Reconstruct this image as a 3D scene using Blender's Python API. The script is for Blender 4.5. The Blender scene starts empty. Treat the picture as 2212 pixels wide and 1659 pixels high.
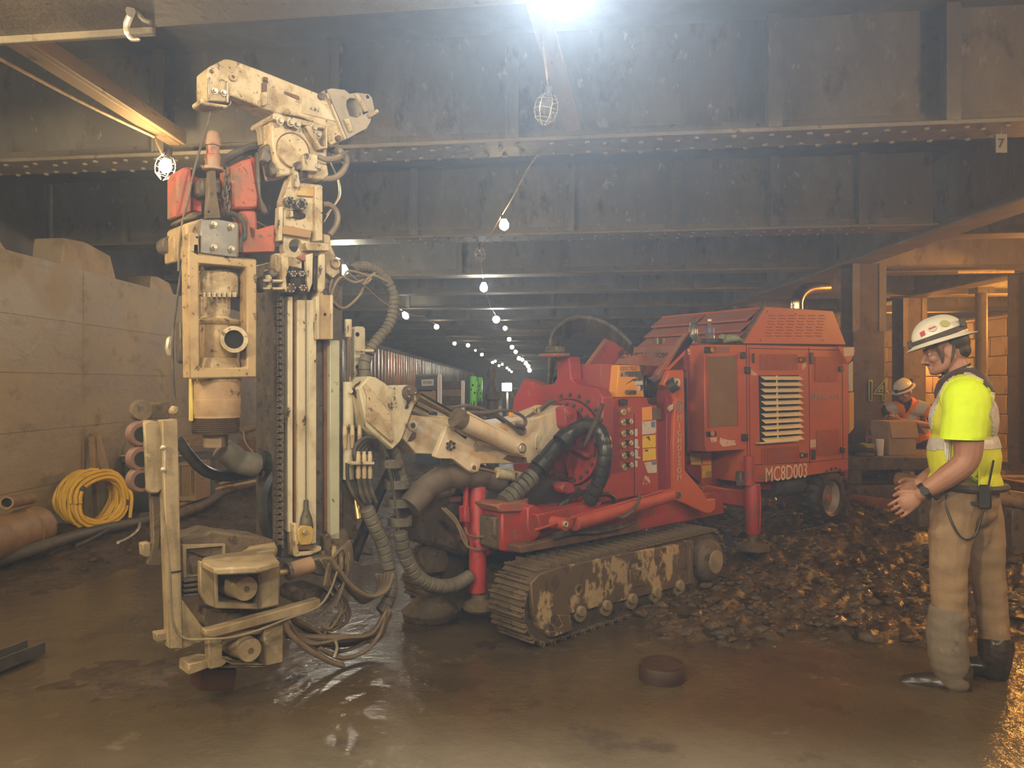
import bpy, bmesh, math, random
from mathutils import Vector, Matrix, noise
from mathutils.geometry import tessellate_polygon
random.seed(7)
sc = bpy.context.scene
COL = sc.collection
PI = math.pi
# ---------------------------------------------------------------- camera
F, CX, CY, H = 1660.0, 1106.0, 829.5, 1.55      # focal length in pixels (2212 wide frame), centre, eye height
cam_d = bpy.data.cameras.new('camera'); cam_d.sensor_width = 36; cam_d.lens = 36*F/2212
cam_d.clip_start = .05; cam_d.clip_end = 300
cam = bpy.data.objects.new('camera', cam_d); COL.objects.link(cam)
cam.location = (0, 0, H); cam.rotation_euler = (PI/2, 0, 0)
sc.camera = cam
# ---------------------------------------------------------------- world, exposure
w = bpy.data.worlds.new('world'); sc.world = w; w.use_nodes = True
w.node_tree.nodes['Background'].inputs[0].default_value = (.75, .8, 1, 1)
w.node_tree.nodes['Background'].inputs[1].default_value = .012
sc.view_settings.view_transform = 'Standard'; sc.view_settings.look = 'None'
sc.view_settings.exposure = 0.55; sc.view_settings.gamma = 1; sc.view_settings.use_curve_mapping = False
sc.cycles.max_bounces = 5; sc.cycles.diffuse_bounces = 3; sc.cycles.glossy_bounces = 3
sc.cycles.transmission_bounces = 4; sc.cycles.transparent_max_bounces = 8; sc.cycles.volume_bounces = 0
sc.cycles.sample_clamp_indirect = 4; sc.cycles.use_denoising = True; sc.cycles.use_adaptive_sampling = True; sc.cycles.adaptive_threshold = .03
sc.cycles.volume_step_rate = 4; sc.cycles.caustics_reflective = False; sc.cycles.caustics_refractive = False
HAZE = .0048
WARM, WHITE, COOL, SODIUM = (1, .77, .44), (1, .89, .68), (.74, .87, 1), (1, .42, .07)
# lamps outside the frame: those of the site and added fill (power in watts)
def lamp(name, loc, power, col, size=.12):
    l = bpy.data.lights.new(name, 'POINT'); l.energy = power; l.color = col; l.shadow_soft_size = size
    o = bpy.data.objects.new(name, l); COL.objects.link(o); o.location = loc; return o
lamp('festoon_fill_lamp', (.16, 2.75, 3.32), 60, WHITE, .08)  # fill lamp added near the flood to light its surroundings
fl = bpy.data.lights.new('flood_lamp', 'SPOT'); fl.energy = 1500; fl.color = COOL; fl.spot_size = math.radians(150); fl.spot_blend = .6; fl.shadow_soft_size = .08
fo = bpy.data.objects.new('flood_lamp', fl); COL.objects.link(fo); fo.location = (.20, 3.05, 3.17)   # floodlight just above the frame, turned towards us
fo.rotation_euler = (Vector((-.05, -3.0, -1.6))).to_track_quat('-Z', 'Y').to_euler()
lamp('festoon_fill_lamp', (-2.6, -.6, 3.1), 320, WARM, .15)       # the festoon string goes on behind the camera
lamp('festoon_fill_lamp', (.6, -1.6, 3.2), 260, WHITE, .15)
lamp('festoon_fill_lamp', (-1.0, 1.6, 3.25), 55, WARM, .05)
lamp('festoon_fill_lamp', (-3.6, 2.6, 3.05), 150, WARM, .1)  # added lamp that brightens and warms the left wall
lamp('festoon_fill_lamp', (3.0, .8, 3.2), 60, WARM, .12)
lamp('orange_lamp', (4.4, 3.2, 2.7), 95, (1, .58, .24), .12)  # added warm lamp that brightens the pack side and the worker's back
lamp('orange_lamp', (7.0, 9.4, 2.9), 110, SODIUM, .12)
lamp('orange_lamp', (8.9, 10.9, 2.9), 300, SODIUM, .15)        # sodium lights of the far track
lamp('orange_lamp', (10.2, 14.2, 2.75), 240, SODIUM, .15)
lamp('orange_lamp', (10.3, 20.0, 2.8), 260, SODIUM, .15)

# ---------------------------------------------------------------- projection helpers: a pixel and a plane give a point of the site
EYE = Vector((0, 0, H))
def ray(px, py): return Vector(((px-CX)/F, 1.0, -(py-CY)/F))
def P(px, py, Y): return EYE + ray(px, py)*Y
def G(px, py, z=0.0):
    d = ray(px, py); return EYE + d*((z-H)/d.z)
class Fr:
    """A machine's own axes: a runs to its rear, n to its near side."""
    def __init__(s, deg):
        t = math.radians(deg); s.a = Vector((math.cos(t), math.sin(t), 0)); s.n = Vector((math.sin(t), -math.cos(t), 0))
    def V(s, px, py, v):
        d = ray(px, py); return EYE + d*(v/d.dot(s.n))
    def U(s, px, py, u):
        d = ray(px, py); return EYE + d*(u/d.dot(s.a))
    def w(s, u, v, z): return s.a*u + s.n*v + Vector((0, 0, z))
R = Fr(43); K = Fr(37)
UP = Vector((0, 0, 1))
def crop(x0, y0, k): return lambda *q: [(x0+k*x, y0+k*y) for x, y in zip(q[::2], q[1::2])]
C1 = crop(340, 100, .25316); C2 = crop(340, 480, .25316); C3 = crop(280, 860, .28029); C4 = crop(280, 1100, .28029)
C5 = crop(760, 780, .25316); C6 = crop(1150, 640, .31646); C7 = crop(840, 1000, .36166); C8 = crop(1800, 640, .5303)
D1 = crop(1180, 780, .13562); D2 = crop(340, 330, .16275); D3 = crop(680, 480, .09946); D4 = crop(1380, 640, .14467)
D5 = crop(1920, 660, .12658); D6 = crop(1880, 980, .13562); D7 = crop(1240, 1040, .18987); D8 = crop(0, 900, .19892)

# ---------------------------------------------------------------- mesh builder
def frame_of(d):
    d = d.normalized(); x = d.orthogonal().normalized() if abs(d.z) > .99 else d.cross(UP).normalized()
    return x, x.cross(d).normalized()
def spline(pts, n=6, closed=False):
    pts = [Vector(p) for p in pts]; N = len(pts); out = []
    if N < 3 and not closed: return [pts[0].lerp(pts[-1], i/n) for i in range(n+1)]
    for i in range(N if closed else N-1):
        p1, p2 = pts[i], pts[(i+1) % N]
        p0 = pts[i-1] if (i > 0 or closed) else p1*2-p2
        p3 = pts[(i+2) % N] if (i+2 < N or closed) else p2*2-p1
        for j in range(n):
            t = j/n
            out.append(.5*((2*p1)+(p2-p0)*t+(2*p0-5*p1+4*p2-p3)*t*t+(3*p1-p0-3*p2+p3)*t**3))
    if not closed: out.append(pts[-1])
    return out
def resample(pts, step):
    L = [0.0]
    for a, b in zip(pts, pts[1:]): L.append(L[-1]+(b-a).length)
    n = max(2, int(L[-1]/step)); out = []; k = 0
    for i in range(n+1):
        s = L[-1]*i/n
        while k < len(L)-2 and L[k+1] < s: k += 1
        d = L[k+1]-L[k]; out.append(pts[k].lerp(pts[k+1], (s-L[k])/d if d else 0))
    return out
class MB:
    def __init__(s): s.v = []; s.f = []
    def add(s, vs, fs):
        o = len(s.v); s.v += [Vector(q) for q in vs]; s.f += [[i+o for i in f] for f in fs]; return s
    def box(s, c, sx, sy, sz, X=Vector((1, 0, 0)), Y=Vector((0, 1, 0)), Z=UP):
        c = Vector(c); vs = [c+X*(sx/2*a)+Y*(sy/2*b)+Z*(sz/2*d) for a in (-1, 1) for b in (-1, 1) for d in (-1, 1)]
        return s.add(vs, [(0, 1, 3, 2), (4, 6, 7, 5), (0, 4, 5, 1), (2, 3, 7, 6), (0, 2, 6, 4), (1, 5, 7, 3)])
    def box2(s, lo, hi):
        lo, hi = Vector(lo), Vector(hi); d = hi-lo; return s.box((lo+hi)/2, d.x, d.y, d.z)
    def beam(s, p, q, w_, h_, up=UP):
        p, q = Vector(p), Vector(q); d = (q-p); L = d.length; d.normalize()
        x = d.cross(up).normalized(); z = x.cross(d).normalized()
        return s.box((p+q)/2, w_, L, h_, x, d, z)
    def prism(s, loop, vec, holes=()):
        loop = [Vector(p) for p in loop]; vec = Vector(vec); holes = [[Vector(p) for p in h] for h in holes]
        flat = [p for l in [loop]+holes for p in l]; n = len(flat)
        vs = flat+[p+vec for p in flat]; fs = []
        if holes:
            for t in tessellate_polygon([loop]+holes): fs += [tuple(t), tuple(i+n for i in reversed(t))]
        else: fs += [tuple(range(n)), tuple(range(2*n-1, n-1, -1))]
        o = 0
        for l in [loop]+holes:
            m = len(l)
            for i in range(m):
                a, b = o+i, o+(i+1) % m; fs.append((a, b, b+n, a+n))
            o += m
        return s.add(vs, fs)
    def tube(s, pts, r, seg=8, closed=False, cap=True):
        pts = [Vector(p) for p in pts]; N = len(pts); rs = r if isinstance(r, (list, tuple)) else [r]*N
        if N < 2: return s
        T = [((pts[(i+1) % N]-pts[i-1]) if closed else (pts[min(i+1, N-1)]-pts[max(i-1, 0)])).normalized() for i in range(N)]
        x, y = frame_of(T[0]); vs = []
        for i in range(N):
            if i:
                x = (x-T[i]*x.dot(T[i]))
                x = x.normalized() if x.length > 1e-6 else frame_of(T[i])[0]
            y = T[i].cross(x)
            vs += [pts[i]+(x*math.cos(2*PI*k/seg)+y*math.sin(2*PI*k/seg))*rs[i] for k in range(seg)]
        fs = []
        for i in range(N if closed else N-1):
            a, b = i*seg, ((i+1) % N)*seg
            for k in range(seg): fs.append((a+k, a+(k+1) % seg, b+(k+1) % seg, b+k))
        if cap and not closed: fs += [tuple(range(seg-1, -1, -1)), tuple(range((N-1)*seg, N*seg))]
        return s.add(vs, fs)
    def cyl(s, p, q, r, r2=None, seg=20): return s.tube([p, q], [r, r if r2 is None else r2], seg)
    def ring(s, p, q, r, ri, seg=28):
        p, q = Vector(p), Vector(q); x, y = frame_of(q-p)
        c = [(x*math.cos(2*PI*k/seg)+y*math.sin(2*PI*k/seg)) for k in range(seg)]
        vs = [p+e*r for e in c]+[q+e*r for e in c]+[q+e*ri for e in c]+[p+e*ri for e in c]
        return s.add(vs, [(j*seg+k, j*seg+(k+1) % seg, ((j+1) % 4)*seg+(k+1) % seg, ((j+1) % 4)*seg+k) for j in range(4) for k in range(seg)])
    def lathe(s, p, d, prof, seg=20, cap=True):
        p = Vector(p); d = Vector(d).normalized(); x, y = frame_of(d); vs = []; n = len(prof)
        for t, r in prof: vs += [p+d*t+(x*math.cos(2*PI*k/seg)+y*math.sin(2*PI*k/seg))*max(r, 1e-4) for k in range(seg)]
        fs = [(i*seg+k, i*seg+(k+1) % seg, (i+1)*seg+(k+1) % seg, (i+1)*seg+k) for i in range(n-1) for k in range(seg)]
        if cap: fs += [tuple(range(seg-1, -1, -1)), tuple(range((n-1)*seg, n*seg))]
        return s.add(vs, fs)
    def ball(s, c, r, seg=12, rings=8, sc_=(1, 1, 1), rot=None):
        c = Vector(c); vs = []; fs = []
        for i in range(rings+1):
            t = PI*i/rings
            for k in range(seg):
                q = Vector((math.sin(t)*math.cos(2*PI*k/seg)*sc_[0], math.sin(t)*math.sin(2*PI*k/seg)*sc_[1], math.cos(t)*sc_[2]))*r
                vs.append(c+(rot @ q if rot else q))
        for i in range(rings):
            for k in range(seg): fs.append((i*seg+k, (i+1)*seg+k, (i+1)*seg+(k+1) % seg, i*seg+(k+1) % seg))
        return s.add(vs, fs)
    def hexbolt(s, p, d, r, h):
        p = Vector(p); d = Vector(d).normalized(); s.tube([p, p+d*h*.35], r*1.45, 10)
        return s.tube([p+d*h*.35, p+d*h], r, 6)
WL = {}
def obj(name, mb, m, parent=None, bevel=0, seg=1, smooth=40, origin=None):
    """Links one mesh object, its origin at the middle of its bounds (or at origin)."""
    vs = mb.v
    lo = Vector((min(p.x for p in vs), min(p.y for p in vs), min(p.z for p in vs))); hi = Vector((max(p.x for p in vs), max(p.y for p in vs), max(p.z for p in vs)))
    c = Vector(origin) if origin is not None else (lo+hi)/2
    me = bpy.data.meshes.new(name); me.from_pydata([tuple(p-c) for p in vs], [], mb.f)
    bm = bmesh.new(); bm.from_mesh(me); bmesh.ops.remove_doubles(bm, verts=bm.verts, dist=1e-6)
    bmesh.ops.recalc_face_normals(bm, faces=bm.faces); bm.to_mesh(me); bm.free()
    if smooth:
        me.shade_smooth(); me.set_sharp_from_angle(angle=math.radians(smooth))
    me.materials.append(m)
    o = bpy.data.objects.new(name, me); COL.objects.link(o)
    WL[o.name] = c
    if parent: o.parent = parent; o.location = c-WL[parent.name]
    else: o.location = c
    if bevel:
        b = o.modifiers.new('bevel', 'BEVEL'); b.width = bevel; b.segments = seg; b.limit_method = 'ANGLE'; b.angle_limit = math.radians(40)
    return o
def copy_at(o, world, parent=None, rot=None, scale=None):
    c = o.copy(); COL.objects.link(c); p = parent or o.parent
    WL[c.name] = Vector(world); c.parent = p
    c.location = Vector(world)-(WL[p.name] if p else Vector((0, 0, 0)))
    if rot is not None: c.rotation_euler = rot
    if scale is not None: c.scale = (scale,)*3
    return c
def empty(name, loc):
    o = bpy.data.objects.new(name, None); COL.objects.link(o); o.location = loc; o.empty_display_size = .1; WL[o.name] = Vector(loc); return o
def tag(o, label, cat, group=None):
    o['label'] = label; o['category'] = cat
    if group: o['group'] = group
    return o
def struct(o): o['kind'] = 'structure'; return o
def stuff(o): o['kind'] = 'stuff'; return o
def lab(o, label): o['label'] = label; return o
def circ(c, x, y, r, n=24, a0=0, a1=2*PI):
    full = abs(a1-a0-2*PI) < 1e-6
    return [c+(x*math.cos(a0+(a1-a0)*k/(n if full else n-1))+y*math.sin(a0+(a1-a0)*k/(n if full else n-1)))*r for k in range(n)]
def pxr(rpx, p): return rpx*p.y/F
# pieces lying in a machine's side plane v, going t deep away from the near side
def side(name, fr, pts, v, t, m, parent, holes=(), bevel=.004):
    mb = MB().prism([fr.V(x, y, v) for x, y in pts], -fr.n*t, [[fr.V(x, y, v) for x, y in h] for h in holes])
    return obj(name, mb, m, parent, bevel)
def disc(name, fr, c, rpx, v, t, m, parent, ri=0, seg=24, bevel=.003):
    p = fr.V(c[0], c[1], v); r = pxr(rpx, p); mb = MB()
    if ri: mb.ring(p, p-fr.n*t, r, pxr(ri, p), seg)
    else: mb.cyl(p, p-fr.n*t, r, seg=seg)
    return obj(name, mb, m, parent, bevel)
def pxcirc(c, r, n=20, ry=None): return [(c[0]+r*math.cos(2*PI*k/n), c[1]+(ry or r)*math.sin(2*PI*k/n)) for k in range(n)]
def rect(x0, y0, x1, y1): return [(x0, y0), (x1, y0), (x1, y1), (x0, y1)]
def bolts(fr, pts, v, rpx, h, m, parent, name='bolt'):
    """Bolt heads standing off plane v; copies share one mesh."""
    ps = [fr.V(x, y, v) for x, y in pts]; r = pxr(rpx, ps[0])
    o = obj(name, MB().hexbolt(ps[0], fr.n, r, h), m, parent, origin=ps[0])
    for p in ps[1:]: copy_at(o, p)
    return o
def hose(name, pts, r, m, parent, n=6, seg=8): return obj(name, MB().tube(spline(pts, n), r, seg), m, parent)
def wrap(name, pts, r, m, parent, pitch=.03, groove=.12, seg=16, n=8):
    """A hose bundle in spiral wrap: turns with a narrow groove between them."""
    c = spline(pts, n); L = [0.0]
    for p, q in zip(c, c[1:]): L.append(L[-1]+(q-p).length)
    out = []; rs = []; k = 0; i = 0
    while i*pitch < L[-1]-pitch*.5:
        for t, q in ((.0, 1-groove), (.10, 1.0), (.80, 1.035), (.90, 1-groove)):
            d = (i+t)*pitch
            while k < len(L)-2 and L[k+1] < d: k += 1
            out.append(c[k].lerp(c[k+1], (d-L[k])/max(L[k+1]-L[k], 1e-9))); rs.append(r*q)
        i += 1
    return obj(name, MB().tube(out, rs, seg), m, parent, smooth=30)
# solid figures: round cones melted into one skin
def blob(name, parts, m, parent, voxel=.012, smooth=4, wrinkle=0, wscale=14, loc=None):
    mb = MB()
    for p in parts:
        if p[0] == 'c':                                  # chain of (point, radius)
            ch = p[1]; sq = p[2] if len(p) > 2 else None
            pts = [Vector(q[0]) for q in ch]; rs = [q[1] for q in ch]
            sub = spline(pts, 4) if len(pts) > 2 else [pts[0].lerp(pts[1], i/4) for i in range(5)]
            rr = []
            for i in range(len(rs)-1): rr += [rs[i]+(rs[i+1]-rs[i])*j/4 for j in range(4)]
            rr.append(rs[-1]); mb.tube(sub, rr, 14)
            mb.ball(pts[0], rs[0], 14, 8); mb.ball(pts[-1], rs[-1], 14, 8)
        elif p[0] == 'e':                                # ellipsoid: centre, radii, rotation
            mb.ball(p[1], 1, 20, 14, p[2], p[3] if len(p) > 3 else None)
    o = obj(name, mb, m, parent, smooth=0)
    md = o.modifiers.new('r', 'REMESH'); md.mode = 'VOXEL'; md.voxel_size = voxel
    if smooth: sm = o.modifiers.new('s', 'SMOOTH'); sm.iterations = smooth; sm.factor = .5
    dg = bpy.context.evaluated_depsgraph_get(); me = bpy.data.meshes.new_from_object(o.evaluated_get(dg))
    o.modifiers.clear(); old = o.data; o.data = me; bpy.data.meshes.remove(old)
    if wrinkle:
        c = WL[o.name]
        for v in me.vertices:
            q = v.co+c; k = noise.noise(Vector((q.x*wscale, q.y*wscale, q.z*wscale*2.2)))
            v.co += v.normal*wrinkle*k
    me.shade_smooth()
    if not me.materials: me.materials.append(m)
    return o
def text(name, s, origin, xd, yd, size, m, parent, outline=0, extrude=.0015, align='CENTER', shear=0):
    cu = bpy.data.curves.new(name, 'FONT'); cu.body = s; cu.size = size; cu.align_x = align; cu.align_y = 'CENTER'; cu.shear = shear
    cu.resolution_u = 3
    if outline: cu.fill_mode = 'NONE'; cu.bevel_depth = outline; cu.bevel_resolution = 0
    else: cu.extrude = extrude
    cu.materials.append(m); t = bpy.data.objects.new(name, cu); COL.objects.link(t)
    me = bpy.data.meshes.new_from_object(t.evaluated_get(bpy.context.evaluated_depsgraph_get()))
    bpy.data.objects.remove(t); bpy.data.curves.remove(cu)
    o = bpy.data.objects.new(name, me); COL.objects.link(o)
    if not me.materials: me.materials.append(m)
    xd = Vector(xd).normalized(); yd = Vector(yd).normalized(); zd = xd.cross(yd)
    M = Matrix((xd, yd, zd)).transposed().to_4x4()
    o.parent = parent; o.rotation_euler = M.to_euler(); o.location = Vector(origin)-WL[parent.name]; WL[o.name] = Vector(origin)
    return o
# ---------------------------------------------------------------- materials
def mk(name, c1, c2=None, scale=4, lo=.4, hi=.65, c3=None, scale3=18, lo3=.6, hi3=.66, c4=None, scale4=5, lo4=.6, hi4=.7,
       rough=.6, rough2=None, metal=0, bump=0, bscale=30, stretch=(1, 1, 1), spec=.5, emit=0, sheen=0, world=False, coat=0):
    m = bpy.data.materials.new(name); m.use_nodes = True; nt = m.node_tree; N = nt.nodes; L = nt.links
    b = N['Principled BSDF']
    rgba = lambda c: (c[0], c[1], c[2], 1)
    b.inputs['Base Color'].default_value = rgba(c1); b.inputs['Roughness'].default_value = rough
    b.inputs['Metallic'].default_value = metal; b.inputs['Specular IOR Level'].default_value = spec
    if coat: b.inputs['Coat Weight'].default_value = coat
    if emit: b.inputs['Emission Color'].default_value = rgba(c1); b.inputs['Emission Strength'].default_value = emit
    if c2 is None and not bump: return m
    if world: co = N.new('ShaderNodeNewGeometry').outputs['Position']
    else: co = N.new('ShaderNodeTexCoord').outputs['Object']
    mp = N.new('ShaderNodeMapping'); mp.inputs['Scale'].default_value = stretch; L.new(co, mp.inputs['Vector']); co = mp.outputs[0]
    def fac(sc_, lo_, hi_, det=5):
        t = N.new('ShaderNodeTexNoise'); t.inputs['Scale'].default_value = sc_; t.inputs['Detail'].default_value = det; t.inputs['Roughness'].default_value = .62
        L.new(co, t.inputs['Vector'])
        r = N.new('ShaderNodeMapRange'); r.interpolation_type = 'SMOOTHSTEP'; r.inputs[1].default_value = lo_; r.inputs[2].default_value = hi_
        L.new(t.outputs['Fac'], r.inputs[0]); return r.outputs[0], t.outputs['Fac']
    def mix(f, a, bb):
        x = N.new('ShaderNodeMix'); x.data_type = 'RGBA'; L.new(f, x.inputs[0])
        if isinstance(a, tuple): x.inputs[6].default_value = rgba(a)
        else: L.new(a, x.inputs[6])
        x.inputs[7].default_value = rgba(bb); return x.outputs[2]
    cur = c1
    if c2 is not None:
        f, _ = fac(scale, lo, hi); cur = mix(f, c1, c2)
        if rough2 is not None:
            r = N.new('ShaderNodeMapRange'); r.inputs[3].default_value = rough; r.inputs[4].default_value = rough2
            L.new(f, r.inputs[0]); L.new(r.outputs[0], b.inputs['Roughness'])
    if c3 is not None: f, _ = fac(scale3, lo3, hi3); cur = mix(f, cur, c3)
    if c4 is not None: f, _ = fac(scale4, lo4, hi4); cur = mix(f, cur, c4)
    if not isinstance(cur, tuple): L.new(cur, b.inputs['Base Color'])
    if bump:
        _, h = fac(bscale, 0, 1, 6); bp = N.new('ShaderNodeBump'); bp.inputs['Strength'].default_value = bump; bp.inputs['Distance'].default_value = .02
        L.new(h, bp.inputs['Height']); L.new(bp.outputs[0], b.inputs['Normal'])
    return m
CREAM = mk('cream_paint', (.55, .445, .29), (.36, .27, .155), 7, .44, .60, (.11, .08, .05), 42, .585, .66, (.24, .15, .075), 4, .58, .68, rough=.55, bump=.25, bscale=40)
CREAM2 = mk('pale_worn_paint', (.60, .53, .38), (.42, .34, .22), 6, .45, .62, (.035, .03, .025), 11, .60, .635, (.26, .17, .09), 5, .60, .70, rough=.5, bump=.2, bscale=40, stretch=(1, 1, .6))
TAN = mk('tan_paint', (.43, .31, .165), (.32, .22, .115), 6, .42, .62, (.085, .055, .03), 24, .60, .67, (.50, .38, .22), 4, .60, .72, rough=.55, bump=.15)
BOOM = mk('cream_boom_paint', (.66, .55, .40), (.55, .38, .22), 3.5, .5, .62, (.42, .20, .085), 4, .63, .68, (.55, .52, .45), 5, .55, .68, rough=.5)
RED = mk('red_paint', (.42, .055, .035), (.34, .05, .035), 2.5, .4, .65, (.30, .16, .11), 30, .66, .72, rough=.45, bump=.04)
REDW = mk('worn_red_paint', (.40, .045, .04), (.28, .06, .045), 5, .45, .65, (.20, .13, .10), 14, .6, .68, rough=.5, bump=.08)
ORANGE = mk('orange_red_paint', (.56, .115, .034), (.48, .10, .034), 2, .4, .7, (.34, .13, .07), 26, .67, .73, rough=.42, bump=.03)
DUST = mk('dusty_red_paint', (.30, .13, .085), (.34, .085, .05), 3, .45, .7, (.20, .12, .09), 16, .58, .66, rough=.7)
DRED = mk('red_motor_paint', (.44, .12, .075), (.34, .11, .07), 6, .45, .65, (.14, .08, .05), 30, .58, .66, (.26, .15, .09), 3, .55, .7, rough=.6)
STEEL = mk('dirty_steel', (.10, .085, .07), (.17, .14, .11), 8, .4, .7, (.06, .045, .035), 20, .55, .65, rough=.55, metal=.3, bump=.15)
PLATE = mk('grey_plate', (.20, .195, .185), (.30, .28, .25), 6, .45, .7, (.1, .09, .08), 20, .6, .68, rough=.45, metal=.5)
GREASE = mk('black_grease', (.012, .011, .010), (.05, .04, .03), 12, .5, .7, rough=.28)
CHROME = mk('chrome', (.75, .70, .62), rough=.14, metal=1)
BRIGHT = mk('bright_bolt', (.62, .56, .46), (.40, .34, .26), 20, .45, .7, rough=.4, metal=.6)
HOSE = mk('dusty_black_hose', (.055, .048, .04), (.13, .11, .085), 10, .42, .68, rough=.6, bump=.08)
WRAP = mk('dusty_spiral_wrap', (.15, .135, .105), (.085, .075, .06), 9, .4, .68, (.22, .19, .14), 20, .58, .7, rough=.65)
BLACKWRAP = mk('black_wrap', (.022, .022, .022), (.055, .052, .045), 9, .45, .7, rough=.32)
BROWNWRAP = mk('brown_wrap', (.10, .075, .055), (.15, .115, .08), 8, .4, .7, rough=.6)
MUDDY = mk('mud_caked_steel', (.105, .075, .045), (.16, .115, .07), 7, .4, .7, (.05, .036, .024), 16, .55, .66, rough=.7, bump=.6, bscale=22)
TRACKPL = mk('cream_track_frame', (.13, .085, .05), (.44, .31, .17), 5, .51, .57, (.085, .058, .035), 14, .56, .62, rough=.6, bump=.35, bscale=18, stretch=(1, 1, .7), world=True)
RUST = mk('rust', (.17, .085, .045), (.10, .055, .033), 8, .4, .7, rough=.75, bump=.2)
ROLLER = mk('worn_roller', (.17, .085, .06), (.11, .07, .045), 8, .4, .7, rough=.6)
RUBBER = mk('rubber', (.020, .018, .016), (.07, .05, .033), 6, .5, .68, rough=.6, bump=.1)
GIRD = mk('sooty_girder', (.15, .135, .11), (.21, .19, .15), 1.6, .42, .68, (.27, .24, .19), 12, .60, .72, (.085, .072, .058), 3.4, .55, .7, rough=.62, bump=.4, bscale=14, stretch=(1, 1, .5), world=True)
GIRDB = mk('rusty_girder_flange', (.145, .12, .085), (.21, .17, .11), 2.5, .45, .7, (.10, .06, .035), 10, .6, .7, rough=.6, bump=.4, bscale=18, world=True)
COLM = mk('dark_column', (.075, .055, .038), (.11, .08, .055), 2.5, .42, .68, (.05, .036, .026), 8, .56, .68, rough=.6, bump=.3, world=True)
CEIL = mk('sooty_ceiling', (.075, .075, .072), (.12, .115, .105), 1.2, .4, .7, rough=.85, world=True, bump=.3, bscale=6)
CONC = mk('stained_concrete', (.27, .215, .135), (.34, .285, .19), 1.1, .42, .66, (.20, .16, .10), 2.6, .52, .72, (.42, .37, .28), 19, .66, .71, rough=.42, rough2=.8, bump=.5, bscale=9, stretch=(1, 1, 1.6), world=True)
CONC2 = mk('pale_concrete', (.38, .30, .19), (.28, .21, .13), 3, .4, .7, rough=.85, bump=.4)
BLOCK = mk('wall_block', (.36, .25, .14), (.28, .19, .10), 2, .4, .7, (.17, .11, .06), 7, .6, .7, rough=.85, bump=.3)
SHEET = mk('sheet_pile', (.20, .15, .11), (.30, .24, .18), 2.2, .45, .65, (.11, .08, .055), 5, .55, .66, rough=.22, rough2=.42, metal=.6, stretch=(1, 1, .25), world=True)
WOOD = mk('old_timber', (.30, .21, .11), (.24, .155, .08), 5, .4, .7, (.15, .095, .05), 16, .6, .7, rough=.7, bump=.2, stretch=(1, .3, 1))
PLY = mk('plywood', (.40, .27, .14), (.32, .21, .1), 6, .4, .7, rough=.7)
YELLOWH = mk('yellow_hose', (.74, .46, .045), (.55, .33, .04), 8, .5, .75, rough=.5)
TAPE = mk('blue_tape', (.07, .065, .11), rough=.5)
PIPE = mk('rusty_pipe', (.30, .18, .085), (.20, .115, .055), 5, .4, .7, (.11, .065, .03), 14, .6, .7, rough=.5, bump=.15)
DARKBOX = mk('dark_green_steel', (.055, .06, .045), (.09, .085, .06), 5, .45, .7, rough=.6)
WHITEP = mk('white_paint', (.80, .76, .68), rough=.6)
SLAT = mk('ivory_slat', (.85, .70, .46), (.66, .48, .28), 9, .5, .75, rough=.55)
BLACK = mk('black_plastic', (.018, .017, .016), rough=.45)
DARK = mk('dark_void', (.008, .007, .006), rough=.9)
YEL = mk('yellow_sticker', (.78, .52, .03), (.70, .40, .03), 30, .55, .6, rough=.5)
ORSTK = mk('orange_sticker', (.80, .34, .045), rough=.5)
WHSTK = mk('white_sticker', (.62, .55, .50), (.45, .38, .34), 40, .55, .62, rough=.5)
PEEL = mk('peeling_sticker', (.60, .42, .34), (.42, .055, .03), 25, .5, .52, rough=.6)
BLUESTK = mk('blue_sticker', (.12, .20, .36), rough=.5)
GAUGE = mk('gauge_face', (.48, .38, .20), (.38, .28, .14), 20, .4, .7, rough=.2)
BRASS = mk('brass', (.62, .45, .2), rough=.35, metal=.8)
AMBER = mk('amber_lens', (.55, .22, .02), rough=.2)
DOORGL = mk('tinted_window', (.24, .13, .045), (.28, .16, .06), 2, .4, .7, rough=.16, spec=.6)
HIVIS = mk('hi_vis_yellow', (.66, .90, .01), (.60, .80, .01), 9, .4, .7, rough=.75)
HIVIS2 = mk('hi_vis_mesh', (.62, .66, .02), (.56, .58, .02), 9, .4, .7, rough=.8)
HIVOR = mk('hi_vis_orange', (.85, .22, .02), rough=.75)
REFL = mk('reflective_tape', (.60, .57, .55), (.50, .47, .45), 30, .4, .7, rough=.45, metal=.2)
KHAKI = mk('khaki_cloth', (.30, .20, .115), (.23, .15, .085), 6, .4, .7, (.15, .105, .065), 5, .58, .75, rough=.85, bump=.25, bscale=40)
BOOTM = mk('mud_gaiter', (.17, .135, .10), (.22, .175, .13), 7, .4, .7, (.10, .075, .05), 6, .58, .7, rough=.7, bump=.25)
BOOT = mk('wet_boot', (.03, .024, .018), (.07, .05, .035), 9, .45, .7, rough=.3)
SKIN = mk('skin', (.36, .175, .115), (.31, .14, .09), 12, .4, .7, rough=.5)
HAIR = mk('dark_hair', (.03, .018, .01), rough=.6)
HELMET = mk('white_helmet', (.74, .70, .60), (.60, .55, .46), 9, .5, .75, (.3, .26, .2), 30, .68, .72, rough=.35)
STRAP = mk('dark_strap', (.05, .035, .025), (.08, .055, .04), 20, .4, .7, rough=.7)
BLKCL = mk('black_cloth', (.016, .016, .018), rough=.85)
CARD = mk('cardboard', (.38, .25, .13), (.33, .21, .105), 6, .4, .7, rough=.85)
GLOVE = mk('green_glove', (.24, .30, .16), (.32, .32, .24), 12, .45, .6, rough=.8)
GREENT = mk('green_tube', (.16, .75, .10), (.2, .82, .13), 5, .4, .7, rough=.4)
BLUEBOX = mk('blue_panel', (.03, .05, .075), rough=.5)
MACH = mk('dark_machine', (.06, .055, .05), (.10, .09, .075), 6, .4, .7, rough=.5)
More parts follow.
